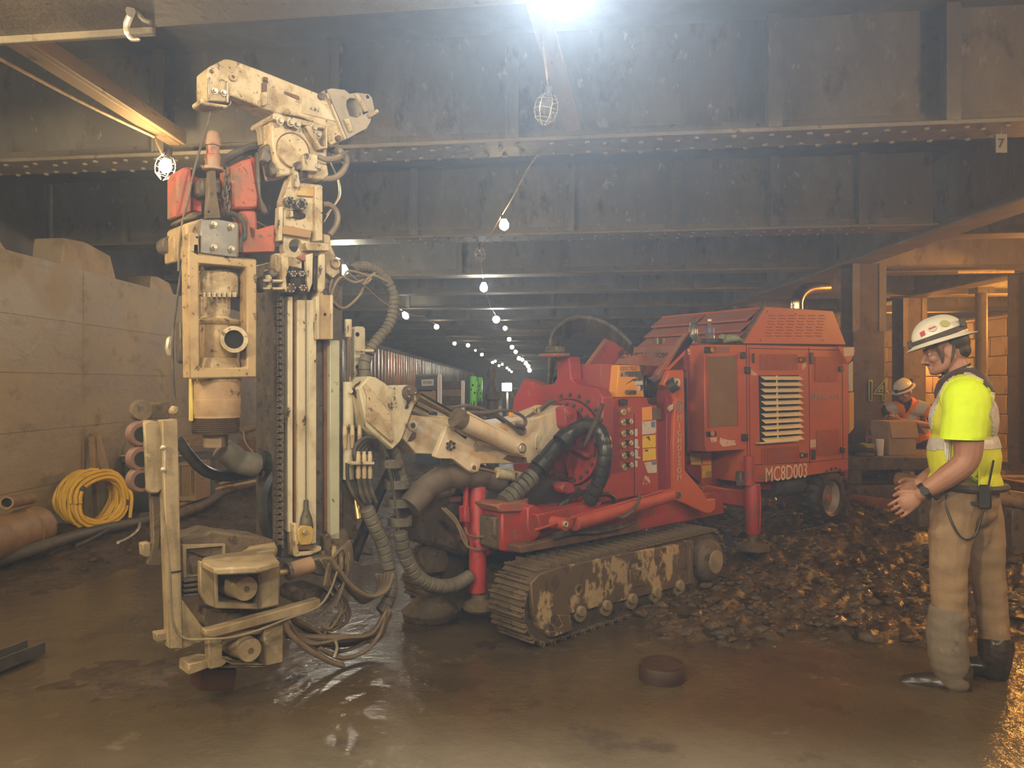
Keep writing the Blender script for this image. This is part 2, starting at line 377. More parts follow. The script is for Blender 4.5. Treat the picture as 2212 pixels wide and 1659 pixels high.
CORR = mk('brown_corrugated_hose', (.28, .12, .055), (.20, .085, .04), 6, .4, .7, rough=.5)
ROPE = mk('pale_rope', (.45, .34, .20), (.32, .24, .14), 20, .4, .7, rough=.8)
YROPE = mk('yellow_rope', (.62, .48, .12), rough=.7)
BULB = {}
def bulb_mat(col, s):
    k = (col, s)
    if k not in BULB: BULB[k] = mk('lit_bulb', col, emit=s)
    return BULB[k]
def glass_mat(name, col, rough=.05):
    m = bpy.data.materials.new(name); m.use_nodes = True; b = m.node_tree.nodes['Principled BSDF']
    b.inputs['Base Color'].default_value = (*col, 1); b.inputs['Transmission Weight'].default_value = .95; b.inputs['Roughness'].default_value = rough; b.inputs['IOR'].default_value = 1.2
    return m
GLASS = glass_mat('clear_plastic', (.85, .88, .9))
WATERB = glass_mat('bottle_plastic', (.75, .82, .92))
# wet ground
MUD = mk('wet_mud', (.070, .047, .027), (.11, .075, .044), 1.8, .4, .66, (.040, .027, .016), 7, .50, .68, rough=.14, rough2=.42, bump=1.0, bscale=24, world=True)
WATER = mk('muddy_water', (.096, .069, .038), (.070, .050, .027), .9, .38, .66, (.15, .118, .072), 3.1, .6, .74, (.055, .040, .024), 1.7, .56, .66, rough=.045, rough2=.16, bump=.55, bscale=8, world=True)
# ---------------------------------------------------------------- setting
def ss(a, b, x):
    t = max(0.0, min(1.0, (x-a)/(b-a))); return t*t*(3-2*t)
def ground_z(x, y):
    n1 = noise.noise(Vector((x*.8, y*.8, 3.1))); n2 = noise.noise(Vector((x*2.6, y*2.6, 7.7)))
    z = -.022+.026*n1+.017*n2
    if 3 < y < 8: z += .010*noise.noise(Vector((x*9, y*9, 2.2)))
    edge = y-4.42-.35*n1-.2*n2+.18*max(0, 1.2-x)
    rough = ss(0, .55, edge)*ss(.35, 1.0, x+.3*n1)
    mid = ss(6.2, 7.4, y)*(1-rough)
    far = ss(6.0, 7.0, y-.2*x)*ss(.9, 1.8, x)
    left = ss(-2.9, -3.9, x)*ss(5.0, 5.8, y)
    spot = .6*math.exp(-((x+1.95)**2+(y-4.15)**2)/.12)+.5*math.exp(-((x+.1)**2+(y-4.5)**2)/.1)+.7*math.exp(-((x+4.2)**2+(y-7.85)**2)/.25)
    if rough+mid+left+spot > .02 and y < 30:
        a = abs(noise.noise(Vector((x*3.3, y*3.3, 1.3)))); b = abs(noise.noise(Vector((x*7.5, y*7.5, 5.3)))); c = noise.noise(Vector((x*17, y*17, 9.3)))
        clod = .10*(1-a)**2*.6+.06*(1-b)**3+.022*c
        z += rough*(clod-.005)+mid*(.03+.45*clod*.7)+left*(.02+.3*clod)+spot*(.02+.5*clod)
    return z+far*.10
def build_floor():
    ys = [-6+i*.6 for i in range(15)]; y = 3.0
    while y < 95:
        ys.append(y); y += .026 if y < 7.2 else (.07 if y < 12 else (.35 if y < 25 else 2.5))
    xs = []; x = -4.75
    while x < 12.3:
        xs.append(x); x += .05 if x < -2.4 else (.026 if x < 4.0 else .12)
    nx = len(xs); vs = [(x, y, ground_z(x, y)) for y in ys for x in xs]
    fs = [(j*nx+i, j*nx+i+1, (j+1)*nx+i+1, (j+1)*nx+i) for j in range(len(ys)-1) for i in range(nx-1)]
    me = bpy.data.meshes.new('floor'); me.from_pydata(vs, [], fs); me.shade_smooth(); me.materials.append(MUD)
    o = bpy.data.objects.new('floor', me); COL.objects.link(o); WL['floor'] = Vector((0, 0, 0)); return struct(o)
floor = build_floor()
struct(obj('floor_water', MB().box2((-4.7, -6, -.06), (12, 12, 0)), WATER))
struct(obj('ceiling', MB().box2((-6.4, -6, 4.15), (12.4, 95, 4.4)), CEIL))
def clods():
    rnd = random.Random(11); mb = MB(); ic = [Vector(q) for q in ((0, 0, 1), (.9, 0, .45), (.28, .85, .45), (-.72, .53, .45), (-.72, -.53, .45), (.28, -.85, .45), (.72, .53, -.3), (-.28, .85, -.3), (-.9, 0, -.3), (-.28, -.85, -.3), (.72, -.53, -.3))]
    fc = [(0, 1, 2), (0, 2, 3), (0, 3, 4), (0, 4, 5), (0, 5, 1), (1, 6, 2), (2, 6, 7), (2, 7, 3), (3, 7, 8), (3, 8, 4), (4, 8, 9), (4, 9, 5), (5, 9, 10), (5, 10, 1), (1, 10, 6)]
    n = 0
    while n < 1900:
        y = 4.3+rnd.random()**1.3*4.6; x = rnd.uniform(.5, 4.6) if rnd.random() < .86 else rnd.uniform(-3.6, .3)
        z = ground_z(x, y)
        if z < .012 or (x < .4 and y < 6.2): n += .02; continue
        r = rnd.uniform(.012, .032)*(2.2 if rnd.random() < .14 else 1); c = Vector((x, y, z+r*.15)); a = rnd.uniform(0, 6.28); ca, sa = math.cos(a), math.sin(a)
        k = [rnd.uniform(.7, 1.4) for _ in ic]
        mb.add([c+Vector(((p.x*ca-p.y*sa)*1.3*k[i], (p.x*sa+p.y*ca)*k[i], p.z*.62*k[i]))*r for i, p in enumerate(ic)], fc); n += 1
    return stuff(obj('mud_clods', mb, MUD, None, smooth=80))
tag(clods(), 'loose wet mud clods churned up around the track', 'mud')
# left wall: poured concrete, then sheet piling
wl = struct(obj('wall_left', MB().box2((-5.0, -6, -.2), (-4.63, 19.2, 2.78)), CONC))
struct(obj('wall_left_recess', MB().box2((-6.4, -6, 2.7), (-6.0, 95, 4.2)), CEIL))
struct(obj('trim_1', MB().box2((-6.0, -6, 2.6), (-4.99, 95, 2.76)), CEIL))
for (ya, yb, h) in [(7.95, 9.05, .34), (9.9, 10.6, .2), (6.6, 7.1, .12), (11.2, 11.9, .13)]:
    mb = MB().prism([(-4.66, ya, 2.775), (-4.66, yb, 2.775), (-4.70, yb-.06, 2.78+h*.8), (-4.72, (ya+yb)/2, 2.78+h), (-4.70, ya+.12, 2.78+h*.9)], (-.34, .03, 0))
    obj('broken_concrete', mb, CONC2, wl, .01)
for zc in (.55, 1.1, 1.66, 2.2):                       # board marks and day joints of the pour
    obj('formwork_joint', MB().box2((-4.632, -6, zc), (-4.622, 19.2, zc+.016)), CONC, wl)
for yc in (4.2, 8.3, 12.4, 16.5):
    obj('formwork_joint', MB().box2((-4.632, yc, .0), (-4.624, yc+.02, 2.78)), CONC, wl)
def sheeting():
    prof = []; y = 19.2
    while y < 90:
        prof += [(-4.63, y), (-4.63, y+.26), (-4.47, y+.34), (-4.47, y+.60)]; y += .68
    loop = [Vector((x, y, 0)) for x, y in prof]+[Vector((-4.8, y, 0)), Vector((-4.8, 19.2, 0))]
    return obj('sheet_piling', MB().prism(loop, (0, 0, 2.78)), SHEET, wl)
sheeting()
obj('capping_beam', MB().box2((-4.75, 19.2, 2.74), (-4.42, 90, 2.86)), GIRD, wl)
struct(obj('wall_back', MB().box2((-6, 95, -.3), (12.4, 95.3, 4.4)), CEIL))
# girders
GD = Vector((1, -.127, 0)).normalized(); GN = Vector((.127, 1, 0)).normalized()
def girder(Yc, x0, x1, stiff, rivets=0, mat_=GIRD, fm=GIRDB, wide=.36):
    c = Vector((0, Yc, 0)); L = lambda x: c+GD*x
    web = struct(obj('transverse_girder', MB().box(L((x0+x1)/2)+UP*3.74, x1-x0, .02, .86, GD, GN), mat_))
    mb = MB().box(L((x0+x1)/2)+UP*3.312, x1-x0, wide, .03, GD, GN)
    fl = obj('bottom_flange', mb, fm, web, .004)
    mb = MB().box(L((x0+x1)/2)+UP*3.36-GN*.022, x1-x0, .022, .12, GD, GN)
    obj('flange_angle', mb, fm, web)
    if stiff:
        p = L(stiff[0])-GN*.075+UP*3.74; o = obj('stiffener', MB().box(p, .022, .13, .80, GD, GN).box(p+GD*.04-GN*.05, .09, .014, .80, GD, GN), mat_, web)
        for x in stiff[1:]: copy_at(o, WL[o.name]+GD*(x-stiff[0]))
    if rivets:
        xs = []; x = rivets[0]; i = 0
        while x < rivets[1]: xs.append((x, i % 2)); x += rivets[2]; i += 1
        o = None
        for x, k in xs:
            for row in (-.115, .115) if not k else (-.06, .165):
                p = L(x)+GN*row+UP*3.294
                if o is None: o = obj('rivet', MB().ball(p, .021, 8, 4, (1, 1, .8)), fm, fl, origin=p)
                else: copy_at(o, p)
    return web
def gx(px, Yc):                                        # where a pixel column meets a girder's web
    d = (px-CX)/F; y = Yc/(1+.127*d); return d*y*math.sqrt(1+.127**2)
g0 = girder(3.36, -6, 4.75, None)
mb = MB().box(Vector((-2.50, 3.36+.127*2.50+.19, 3.30))+GD*0, 1.5, .03, .075, GD, GN); obj('timber_strip', mb, GIRDB, g0, .004)
girder(5.72, -6, 4.75, [gx(p, 5.72) for p in (-120, 352, 722, 1100, 1655, 2030)], (-4.3, 3.4, .128))
girder(9.22, -6, 4.75, [gx(p, 9.22) for p in (100, 275, 560, 893, 1226, 1450, 1662, 1850)], (-1.4, 4.2, .16))
yc = 12.4; k = 0
while yc < 93:
    st = [gx(p, yc) for p in ((770, 990, 1200, 1480) if k == 0 else (880, 1010, 1190, 1380, 1500))] if yc < 24 else None
    girder(yc, -6, 4.75, st); yc += (2.4, 3.0, 3.2, 3.4)[min(k, 3)]; k += 1
for yc in (3.36, 6.5, 9.8, 13.0, 16.4, 20, 25, 31, 40): girder(yc, 5.1, 12.2, None)
def long_girder(X):
    g = struct(obj('longitudinal_girder', MB().box2((X-.012, -6, 3.3), (X+.012, 92, 4.15)), GIRD))
    obj('bottom_flange', MB().box2((X-.19, -6, 3.27), (X+.19, 92, 3.3)), GIRDB, g, .004)
    obj('flange_angle', MB().box2((X-.035, -6, 3.3), (X+.035, 92, 3.43)), GIRDB, g)
    return g
long_girder(4.95); long_girder(8.05)
def column(X, Y, s=.46):
    c = struct(obj('steel_column', MB().box2((X-.012, Y-s/2, .0), (X+.012, Y+s/2, 3.27)), COLM))
    for sy in (-1, 1): obj('column_flange', MB().box2((X-.22, Y+sy*s/2-.014, 0), (X+.22, Y+sy*s/2+.014, 3.27)), COLM, c, .003)
    obj('base_plate', MB().box2((X-.3, Y-s/2-.1, -.02), (X+.3, Y+s/2+.1, .05)), GIRD, c, .004)
    obj('corner_angle', MB().box2((X-.24, Y-s/2-.03, 2.3), (X-.14, Y-s/2-.014, 3.27)).box2((X+.14, Y-s/2-.03, 2.3), (X+.24, Y-s/2-.014, 3.27)), GIRDB, c)
    return c
col = column(5.1, 11.2, .42)
for Y in (17.2, 23, 29, 36, 44): column(5.1, Y)
for Y in (11.9, 15.6, 24, 32): column(8.05, Y)
CHALK = mk('green_chalk', (.30, .36, .13), rough=.9)
text('chalk_mark', '1', P(1880, 847, 10.96), (1, 0, 0), UP, .42, CHALK, col, outline=.012); text('chalk_mark', '4', P(1903, 847, 10.96), (1, 0, 0), UP, .42, CHALK, col, outline=.012)
pc = struct(obj('pipe_column', MB().cyl((8.55, 14.0, 0), (8.55, 14.0, 3.3), .10, seg=16), COLM))
obj('column_cap', MB().box2((8.4, 13.85, 3.2), (8.7, 14.15, 3.3)), GIRDB, pc)
# right-hand block wall under sodium light
wr = struct(obj('wall_right', MB().box2((11.0, -6, -.2), (11.4, 95, 3.1)), CONC2))
blk = None
for r in range(7):
    y = 11.0+(.6 if r % 2 else 0)
    while y < 28:
        q = Vector((10.97, y+.58, .22+r*.435))
        if blk is None: blk = obj('wall_block', MB().box(q, .08, 1.16, .415), BLOCK, wr, .012, origin=q)
        else: copy_at(blk, q)
        y += 1.2
cp = struct(obj('conduit_pipe', MB().tube([(10.6, 8, 3.0), (10.6, 18, 3.02), (10.6, 34, 2.98)], .06, 8), PIPE))
struct(obj('conduit_pipe', MB().tube([P(2068, 588, 11.0), P(2190, 587, 11.0)], .022, 6), ROPE))
# rails of the far track, their sleepers
for X in (6.4, 7.85):
    struct(obj('track_rail', MB().prism([(X-.035, 6.5, .32), (X+.035, 6.5, .32), (X+.03, 6.5, .28), (X+.012, 6.5, .27), (X+.012, 6.5, .2), (X+.07, 6.5, .18), (X-.07, 6.5, .18), (X-.012, 6.5, .2), (X-.012, 6.5, .27), (X-.03, 6.5, .28)], (0, 40, 0)), RUST))
sl = None
for i in range(26):
    q = Vector((7.1, 7.6+i*.62, .12))
    if sl is None: sl = struct(obj('track_sleeper', MB().box(q, 2.5, .24, .16), MUDDY, None, .01, origin=q))
    else: copy_at(sl, q)
stn = struct(obj('track_edge_timber', MB().box2((5.55, 10.2, .0), (5.85, 26, .42)), MUDDY, None, .02))
# number plate hanging on the far right of the near girder
npl = empty('number_sign', P(2163, 310, 5.2)); tag(npl, 'small pale square number plate with a 7 on the near girder', 'sign')
obj('hanger', MB().cyl(P(2163, 310, 5.2)+UP*.06, P(2163, 310, 5.2)+UP*.13, .004, seg=6), STEEL, npl); obj('plate', MB().box(P(2163, 310, 5.2), .075, .006, .125), mk('dull_plate', (.16, .14, .11), rough=.7), npl)
text('lettering', '7', P(2163, 310, 5.19), (1, 0, 0), UP, .09, BLACK, npl)
# haze
hz = obj('haze', MB().box2((-4.6, -5.5, -.25), (10.9, 94, 4.14)), DARK, None, smooth=0); stuff(hz); tag(hz, 'thin haze hanging in the air under the girders', 'haze')
hm = bpy.data.materials.new('haze'); hm.use_nodes = True; nt = hm.node_tree; nt.nodes.clear()
vo = nt.nodes.new('ShaderNodeVolumeScatter'); vo.inputs['Density'].default_value = HAZE; vo.inputs['Anisotropy'].default_value = .5; vo.inputs['Color'].default_value = (.93, .96, 1, 1)
nt.links.new(vo.outputs[0], nt.nodes.new('ShaderNodeOutputMaterial').inputs['Volume']); hz.data.materials.clear(); hz.data.materials.append(hm)

# ---------------------------------------------------------------- string lights
def cage(c, d, r, mb):
    x, y = frame_of(Vector(d))
    d = Vector(d).normalized()
    for k in range(6):
        a = PI*k/3; e = x*math.cos(a)+y*math.sin(a)
        mb.tube([c+d*(t)+e*q for t, q in ((-.035, r*.5), (0, r*.95), (.05, r*1.05), (.10, r*.85), (.135, r*.15))], .0022, 4)
    for t, q in ((0, .95), (.05, 1.05), (.10, .85)): mb.tube([c+d*t+(x*math.cos(2*PI*k/16)+y*math.sin(2*PI*k/16))*r*q for k in range(16)], .0022, 4, closed=True)
def lit_bulb(px, py, Y, r, col_, strength, label, group, near=True, d=(0, 0, -1), wire=True, lit=True, name='hanging_bulb'):
    c = P(px, py, Y); d = Vector(d).normalized()
    m = bulb_mat(col_, strength) if lit else GLASS
    if not near:
        o = obj(name, MB().ball(c, r, 10, 6), m); tag(o, label, 'light', group); return o
    e = empty(name, c-d*.09); tag(e, label, 'light', group)
    obj('bulb', MB().lathe(c-d*r*1.3, d, [(0, r*.45), (r*.5, r*.7), (r*1.2, r), (r*1.9, r*.8), (r*2.3, r*.1)], 14), m, e)
    obj('socket', MB().cyl(c-d*(r*1.2+.07), c-d*r*1.2, .022, .026, 10), BLACK, e)
    if wire:
        mb = MB(); cage(c-d*.04, d, .062, mb); stuff(obj('wire_guard', mb, BRIGHT, e))
    return e
lit_bulb(357, 360, 5.35, .045, (1, .72, .36), 330, 'lit bulb in a wire guard beside the drill head, ending the near cable', None, True, (-.25, 0, -.97))
lit_bulb(1180, 233, 4.3, .04, WHITE, 1, 'unlit caged bulb hanging below the slanting plank', None, True, (-.15, .1, -.98), lit=False)
lit_bulb(1089, 487, 7.4, .048, (1, .70, .28), 160, 'warm lit bulb in front of the second girder', 'bulbs of the centre string', True, (.1, 0, -1), wire=False)
lit_bulb(1037, 548, 9.0, .04, WHITE, 1, 'unlit caged bulb on the pale plate below the second girder', None, True, (.1, 0, -1), lit=False)
GC = [(1045, 622, 12.4, .065), (1072, 690, 18.3, .085), (1091, 709, 21.6, .085), (1100, 733, 27, .1), (1106, 750, 32, .12), (1114, 760, 36, .12), (1121, 774, 47, .16), (1128, 777, 49, .16), (1136, 785, 58, .2), (1141, 791, 70, .24), (1144, 800, 84, .3)]
lit_bulb(*GC[0], (.95, .97, 1), 130, 'brilliant white bulb, second lit one along the centre string', 'bulbs of the centre string', True, wire=False)
lit_bulb(*GC[1], (.95, .97, 1), 110, 'bright white bulb below the brilliant one on the centre string', 'bulbs of the centre string', False)
for q in GC[2:]: lit_bulb(q[0], q[1], q[2], q[3]*.72, (1, .93, .78), 45, 'small lit bulb far down the centre string', 'far bulbs of the centre string', False)
lit_bulb(743, 585, 10.4, .06, WHITE, 330, 'bright white bulb just right of the mast, below the second girder', 'bulbs of the left string', True, (.1, 0, -1), wire=False)
lit_bulb(876, 682, 17.4, .07, WHITE, 70, 'caged white bulb tilted right, beside the spiral wrapped hose bend', 'bulbs of the left string', True, (.5, 0, -.8))
GL = [(943, 706, 21, .09), (982, 742, 29.6, .09), (1011, 746, 31, .1), (1041, 766, 40, .11), (1027, 757, 36, .06), (1064, 783, 55, .13), (1070, 780, 54, .11), (1078, 790, 60, .12), (1085, 787, 62, .12), (1095, 795, 74, .14), (1100, 799, 78, .14), (1105, 803, 86, .15)]
for q in GL: lit_bulb(q[0], q[1], q[2], q[3]*.75, WHITE, 40, 'small lit bulb on the sagging left string far down the tunnel', 'far bulbs of the left string', False)
def sag(a, b, s): return [a, a.lerp(b, .5)-UP*s, b]
def cable(name, knots, s, r, m, label):
    pts = []
    for a, b in zip(knots, knots[1:]): pts += spline(sag(a, b, s*(b-a).length), 5)[:-1]
    o = obj(name, MB().tube(pts+[knots[-1]], r, 5), m); return tag(o, label, 'cable')
cable('string_cable', [P(1155, -60, 4.0), P(1182, 170, 4.3), P(1200, 260, 5.5), P(1135, 372, 6.6), P(1084, 465, 7.4), P(1038, 530, 9.0), P(1043, 600, 12.4), P(1068, 676, 18.3), ]+[P(q[0], q[1], q[2])+UP*q[3]*.7 for q in GC[2:] if q[0] != 1132], .02, .006, ROPE, 'thin pale cable of the centre string running down the tunnel')
cable('string_cable', [P(-60, 95, 4.0), P(335, 297, 5.5), P(352, 335, 5.4)], .01, .011, ROPE, 'thick pale cable along the timber at the near end, to the caged bulb')
cable('string_cable', [P(420, 400, 7.5), P(735, 560, 10.4), P(780, 610, 13), P(868, 670, 17.4), P(916, 683, 20), ]+[P(q[0], q[1], q[2])+UP*q[3]*.7 for q in sorted(GL, key=lambda q: q[2])], .02, .009, ROPE, 'thin cable of the left string of bulbs behind the hoses')
# timbers and clamp under the girders
tm = obj('hanging_timber', MB().beam((-2.72, 2.6, 3.37), (-2.52, 5.75, 3.36), .10, .05).beam((-2.66, 2.6, 3.40), (-2.46, 5.75, 3.39), .05, .1), WOOD, None, .004); tag(tm, 'long pale timber lying along the flanges above the left cable', 'timber')
tm = obj('slanting_plank', MB().beam(P(1128, -90, 3.55)+UP*.02, P(1240, 280, 5.32), .11, .03), WOOD, None, .004); tag(tm, 'flat plank slanting between the girders above the unlit caged bulb', 'plank')
hk = empty('beam_clamp', P(290, 30, 3.6)); tag(hk, 'steel beam clamp hanging from the near girder by its hook', 'clamp')
z = lambda *q: [P(x, y, 3.6) for x, y in C9q(*q)]
C9q = crop(0, 0, .25316)
obj('hook_jaw', MB().tube(spline(z(1130, 100, 1100, 160, 1080, 220, 1090, 290, 1130, 335, 1195, 338), 5), [.016]*10+[.015]*6+[.012]*5+[.009]*4+[.004], 8), BRIGHT, hk)
obj('jaw', MB().tube(spline(z(1150, 90, 1190, 130, 1230, 175, 1285, 195), 4), .012, 8), STEEL, hk)
obj('pivot', MB().cyl(P(282, 24, 3.57), P(282, 24, 3.64), .022, seg=10), STEEL, hk)
# ---------------------------------------------------------------- the drill rig: a tracked carrier with boom and mast
rig = empty('drill_rig', R.w(4.0, -3.8, 0)); tag(rig, 'tracked drilling rig with a cream mast, red body and hose bundles', 'drill rig')
VM = -3.80                                            # near face of the mast
def vtube(name, x, y0, y1, rpx, v, m, parent, seg=18, r2=None, fr=R):
    p, q = fr.V(x, y0, v), fr.V(x, y1, v); q = Vector((p.x, p.y, q.z)); r = pxr(rpx, p)
    return obj(name, MB().cyl(p, q, r, None if r2 is None else pxr(r2, p), seg), m, parent)
def vlathe(name, x, v, prof, m, parent, seg=22):      # profile of (pixel y, pixel radius) about a plumb axis
    p0 = R.V(x, prof[0][0], v); pr = []
    for y, r in prof: pr.append((p0.z-R.V(x, y, v).z, pxr(r, p0)))
    return obj(name, MB().lathe(p0, -UP, pr, seg), m, parent)
# --- mast column
mast = side('mast_column', R, rect(606, 560, 740, 1205), VM-.05, .30, STEEL, rig)
side('front_guide_rail', R, rect(622, 640, 633, 1150), VM, .06, CREAM2, mast)
obj('guide_rod', MB().cyl(R.V(638, 640, VM-.02), Vector((*R.V(638, 640, VM-.02).xy, R.V(638, 1160, VM).z)), .014, seg=12), RUST, mast)
side('face_plate', R, rect(643, 648, 684, 1175), VM+.012, .06, CREAM2, mast)
side('rear_guide_plate', R, rect(713, 735, 734, 1165), VM, .08, mk('pale_green_paint', (.46, .46, .34), (.36, .36, .26), 5, .4, .7, (.12, .10, .07), 18, .6, .68, rough=.5), mast)
side('rear_guide_plate', R, rect(700, 648, 712, 1150), VM-.03, .06, RUST, mast)
obj('wire_rope', MB().tube([R.V(661, 640, VM+.02), R.V(661, 1110, VM+.02)], .003, 6), STEEL, mast)
side('lower_block_frame', R, C3(1270, 970, 1305, 965, 1305, 1185, 1420, 1180, 1480, 1140, 1480, 1175, 1400, 1210, 1280, 1225), VM+.05, .09, CREAM, mast)
side('rope_anchor', R, C3(1300, 1010, 1330, 985, 1400, 985, 1420, 1010, 1415, 1090, 1395, 1130, 1320, 1135, 1300, 1090), VM+.06, .07, mk('yellow_block', (.55, .38, .10), (.42, .28, .08), 9, .4, .7, rough=.5), mast)
vlathe('rope_socket', 661, VM+.02, [(1080, 5), (1100, 6), (1120, 13), (1140, 16), (1152, 12)], STEEL, mast)
disc('anchor_pin', R, (660, 1150), 5, VM+.075, .05, BRIGHT, mast)
obj('pump_bracket', MB().prism([R.V(x, y, VM+.05) for x, y in C3(1290, 1125, 1400, 1125, 1400, 1165, 1300, 1170)], -R.n*.06), RUST, mast)
# --- drive chain up the front of the column
chain = side('drive_chain', R, rect(600, 640, 606, 1180), VM-.035, .02, GREASE, rig)
lk = None; i = 0; y = 645
while y < 1180:
    c = R.V(597, y, VM-.02)
    if lk is None: lk = obj('chain_link', MB().box(c, .013, .040, .026, R.a, R.n, UP).box(c+R.a*.026, .013, .040, .026, R.a, R.n, UP).cyl(c-R.n*.02+R.a*.012, c+R.n*.03+R.a*.012, .011, seg=8), STEEL, chain, origin=c)
    else: copy_at(lk, c)
    y += 13.5
tb = None; y = 652
while y < 1180:
    c = R.V(610, y, VM+.004)
    if tb is None: tb = obj('chain_tab', MB().box(c, .012, .02, .046, R.a, R.n, UP), MUDDY, chain, .004, origin=c)
    else: copy_at(tb, c)
    y += 21
# --- head of the mast
head = side('mast_head_plate', R, C1(975, 600, 1010, 575, 1440, 690, 1450, 700, 1450, 1110, 1380, 1140, 1150, 1095, 1040, 1105, 985, 850), VM+.02, .17, CREAM, rig, bevel=.008)
disc('drum_cover', R, C1(1165, 890)[0], 36, VM+.045, .04, CREAM, head, seg=36)
disc('drum_rim', R, C1(1165, 890)[0], 39, VM+.03, .02, STEEL, head, seg=36)
side('head_gusset', R, C1(1265, 680, 1300, 672, 1400, 850, 1440, 860, 1440, 690, 1452, 690, 1455, 870, 1385, 880), VM+.07, .05, CREAM, head)
side('head_top_flange', R, C1(975, 595, 1000, 565, 1450, 675, 1450, 700, 1440, 705, 985, 620), VM+.06, .26, CREAM, head)
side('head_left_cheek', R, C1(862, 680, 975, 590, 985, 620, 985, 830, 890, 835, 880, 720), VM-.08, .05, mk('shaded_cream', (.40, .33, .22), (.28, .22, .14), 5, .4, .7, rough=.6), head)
bolts(R, C1(1040, 640, 1130, 655, 1185, 672, 1327, 700, 1362, 755), VM+.05, 6, .03, BRIGHT, head)
jib = side('jib_arm', R, C1(425, 205, 432, 185, 448, 172, 565, 112, 590, 107, 625, 110, 665, 122, 860, 195, 1385, 405, 1440, 372, 1608, 790, 1485, 845, 1455, 800, 1440, 690, 1230, 600, 1000, 565, 830, 495, 620, 415, 610, 480, 430, 458), VM+.06, .13, CREAM, rig, bevel=.006)
side('jib_side_plate', R, C1(392, 215, 420, 190, 424, 455, 392, 445), VM-.01, .09, CREAM, jib)
side('rope_guard', R, C1(372, 440, 400, 440, 430, 465, 600, 495, 630, 460, 640, 480, 620, 500, 590, 525, 420, 500, 375, 478), VM+.07, .12, CREAM, jib, bevel=.008)
for q in (C1(437, 262, 446, 262, 446, 440, 437, 440), C1(590, 300, 607, 300, 610, 480, 594, 480)): side('keeper_strip', R, q, VM+.075, .02, BRIGHT, jib)
bolts(R, C1(485, 385, 560, 402), VM+.06, 4.5, .025, BRIGHT, jib)
disc('pulley_pin', R, C1(465, 212)[0], 4.5, VM+.065, .02, STEEL, jib); disc('pin_boss', R, C1(648, 262)[0], 8, VM+.075, .02, CREAM, jib); disc('pin_hole', R, C1(650, 258)[0], 4, VM+.078, .01, RUST, jib)
side('clamp_bolt', R, C1(905, 300, 938, 300, 938, 385, 905, 385), VM+.085, .025, RUST, jib); side('clamp_block', R, C1(900, 385, 945, 385, 945, 500, 900, 505), VM+.09, .035, CREAM, jib, bevel=.006)
obj('clamp_nut', MB().cyl(R.V(*C1(920, 300)[0], VM+.072), R.V(*C1(922, 270)[0], VM+.072), .014, seg=6), RUST, jib)
side('jib_pocket', R, C1(1080, 385, 1105, 385, 1215, 425, 1218, 455, 1195, 455, 1085, 405), VM+.065, .02, RUST, jib)
side('jib_web', R, C1(1235, 420, 1400, 480, 1430, 500, 1530, 640, 1455, 625, 1240, 570), VM+.068, .02, CREAM2, jib)
side('stub_pipe', R, C1(1095, 525, 1150, 535, 1150, 580, 1095, 570), VM+.10, .05, CREAM, jib, bevel=.012)
side('end_flange', R, C1(1430, 372, 1448, 368, 1618, 785, 1603, 795), VM+.085, .18, CREAM2, jib)
disc('flange_boss', R, C1(1408, 420)[0], 7, VM+.085, .03, STEEL, jib); disc('flange_boss', R, C1(1552, 780)[0], 6, VM+.085, .03, RUST, jib)
winch = side('winch_bracket', R, C1(1450, 368, 1485, 358, 1600, 372, 1640, 405, 1700, 395, 1805, 408, 1832, 440, 1852, 535, 1815, 650, 1785, 700, 1690, 750, 1622, 790), VM+.03, .15, mk('dusty_bracket', (.40, .34, .26), (.30, .25, .19), 6, .4, .7, (.14, .11, .08), 20, .62, .7, rough=.6), rig,
             holes=[C1(1615, 460, 1640, 440, 1695, 445, 1735, 500, 1752, 585, 1700, 612, 1640, 595, 1612, 510)], bevel=.005)
side('winch_back_plate', R, C1(1600, 430, 1760, 430, 1780, 620, 1620, 620), VM-.10, .02, STEEL, winch)
side('latch_bar', R, C1(1690, 405, 1720, 400, 1800, 545, 1775, 560), VM+.05, .02, CREAM, winch); side('latch_block', R, C1(1800, 575, 1880, 530, 1897, 560, 1820, 610), VM+.055, .05, CREAM, winch)
side('stiff_plate', R, C1(1590, 620, 1640, 610, 1672, 720, 1640, 735), VM+.045, .02, CREAM, winch)
disc('bracket_eye', R, C1(1797, 430)[0], 4, VM+.035, .02, DARK, winch)
disc('winch_drum', R, C1(1765, 680)[0], 11, VM+.01, .1, STEEL, winch)
# valve block and hoses at the head
vb = side('valve_block', R, C1(1240, 940, 1265, 905, 1370, 925, 1370, 1060, 1360, 1070, 1245, 1055), VM+.12, .09, CREAM2, rig, bevel=.006)
side('valve_body', R, C1(1285, 1060, 1380, 1000, 1450, 1010, 1465, 1100, 1410, 1140, 1290, 1120), VM+.08, .08, CREAM, vb, bevel=.006)
side('valve_plug', R, C1(1195, 980, 1240, 980, 1240, 1050, 1195, 1050), VM+.10, .05, STEEL, vb); side('valve_plug', R, C1(1220, 1050, 1285, 1060, 1285, 1125, 1225, 1130), VM+.09, .05, GREASE, vb)
disc('valve_cap', R, C1(1378, 1020)[0], 6, VM+.135, .03, BRIGHT, vb)
V = lambda v, *q, c=C1: [R.V(x, y, v) for x, y in c(*q)]
HB = mk('tan_hose', (.24, .19, .13), (.17, .13, .09), 9, .4, .7, rough=.6)
hose('hydraulic_hose', V(VM+.10, 1370, 940, 1440, 965, 1520, 955, 1570, 925, 1560, 890)+V(VM-.06, 1500, 882, 1440, 885), .016, HB, rig)
hose('hydraulic_hose', V(VM+.06, 1400, 1130, 1500, 1125, 1570, 1080, 1610, 1010, 1610, 950)+V(VM-.06, 1570, 905, 1490, 890), .017, HB, rig)
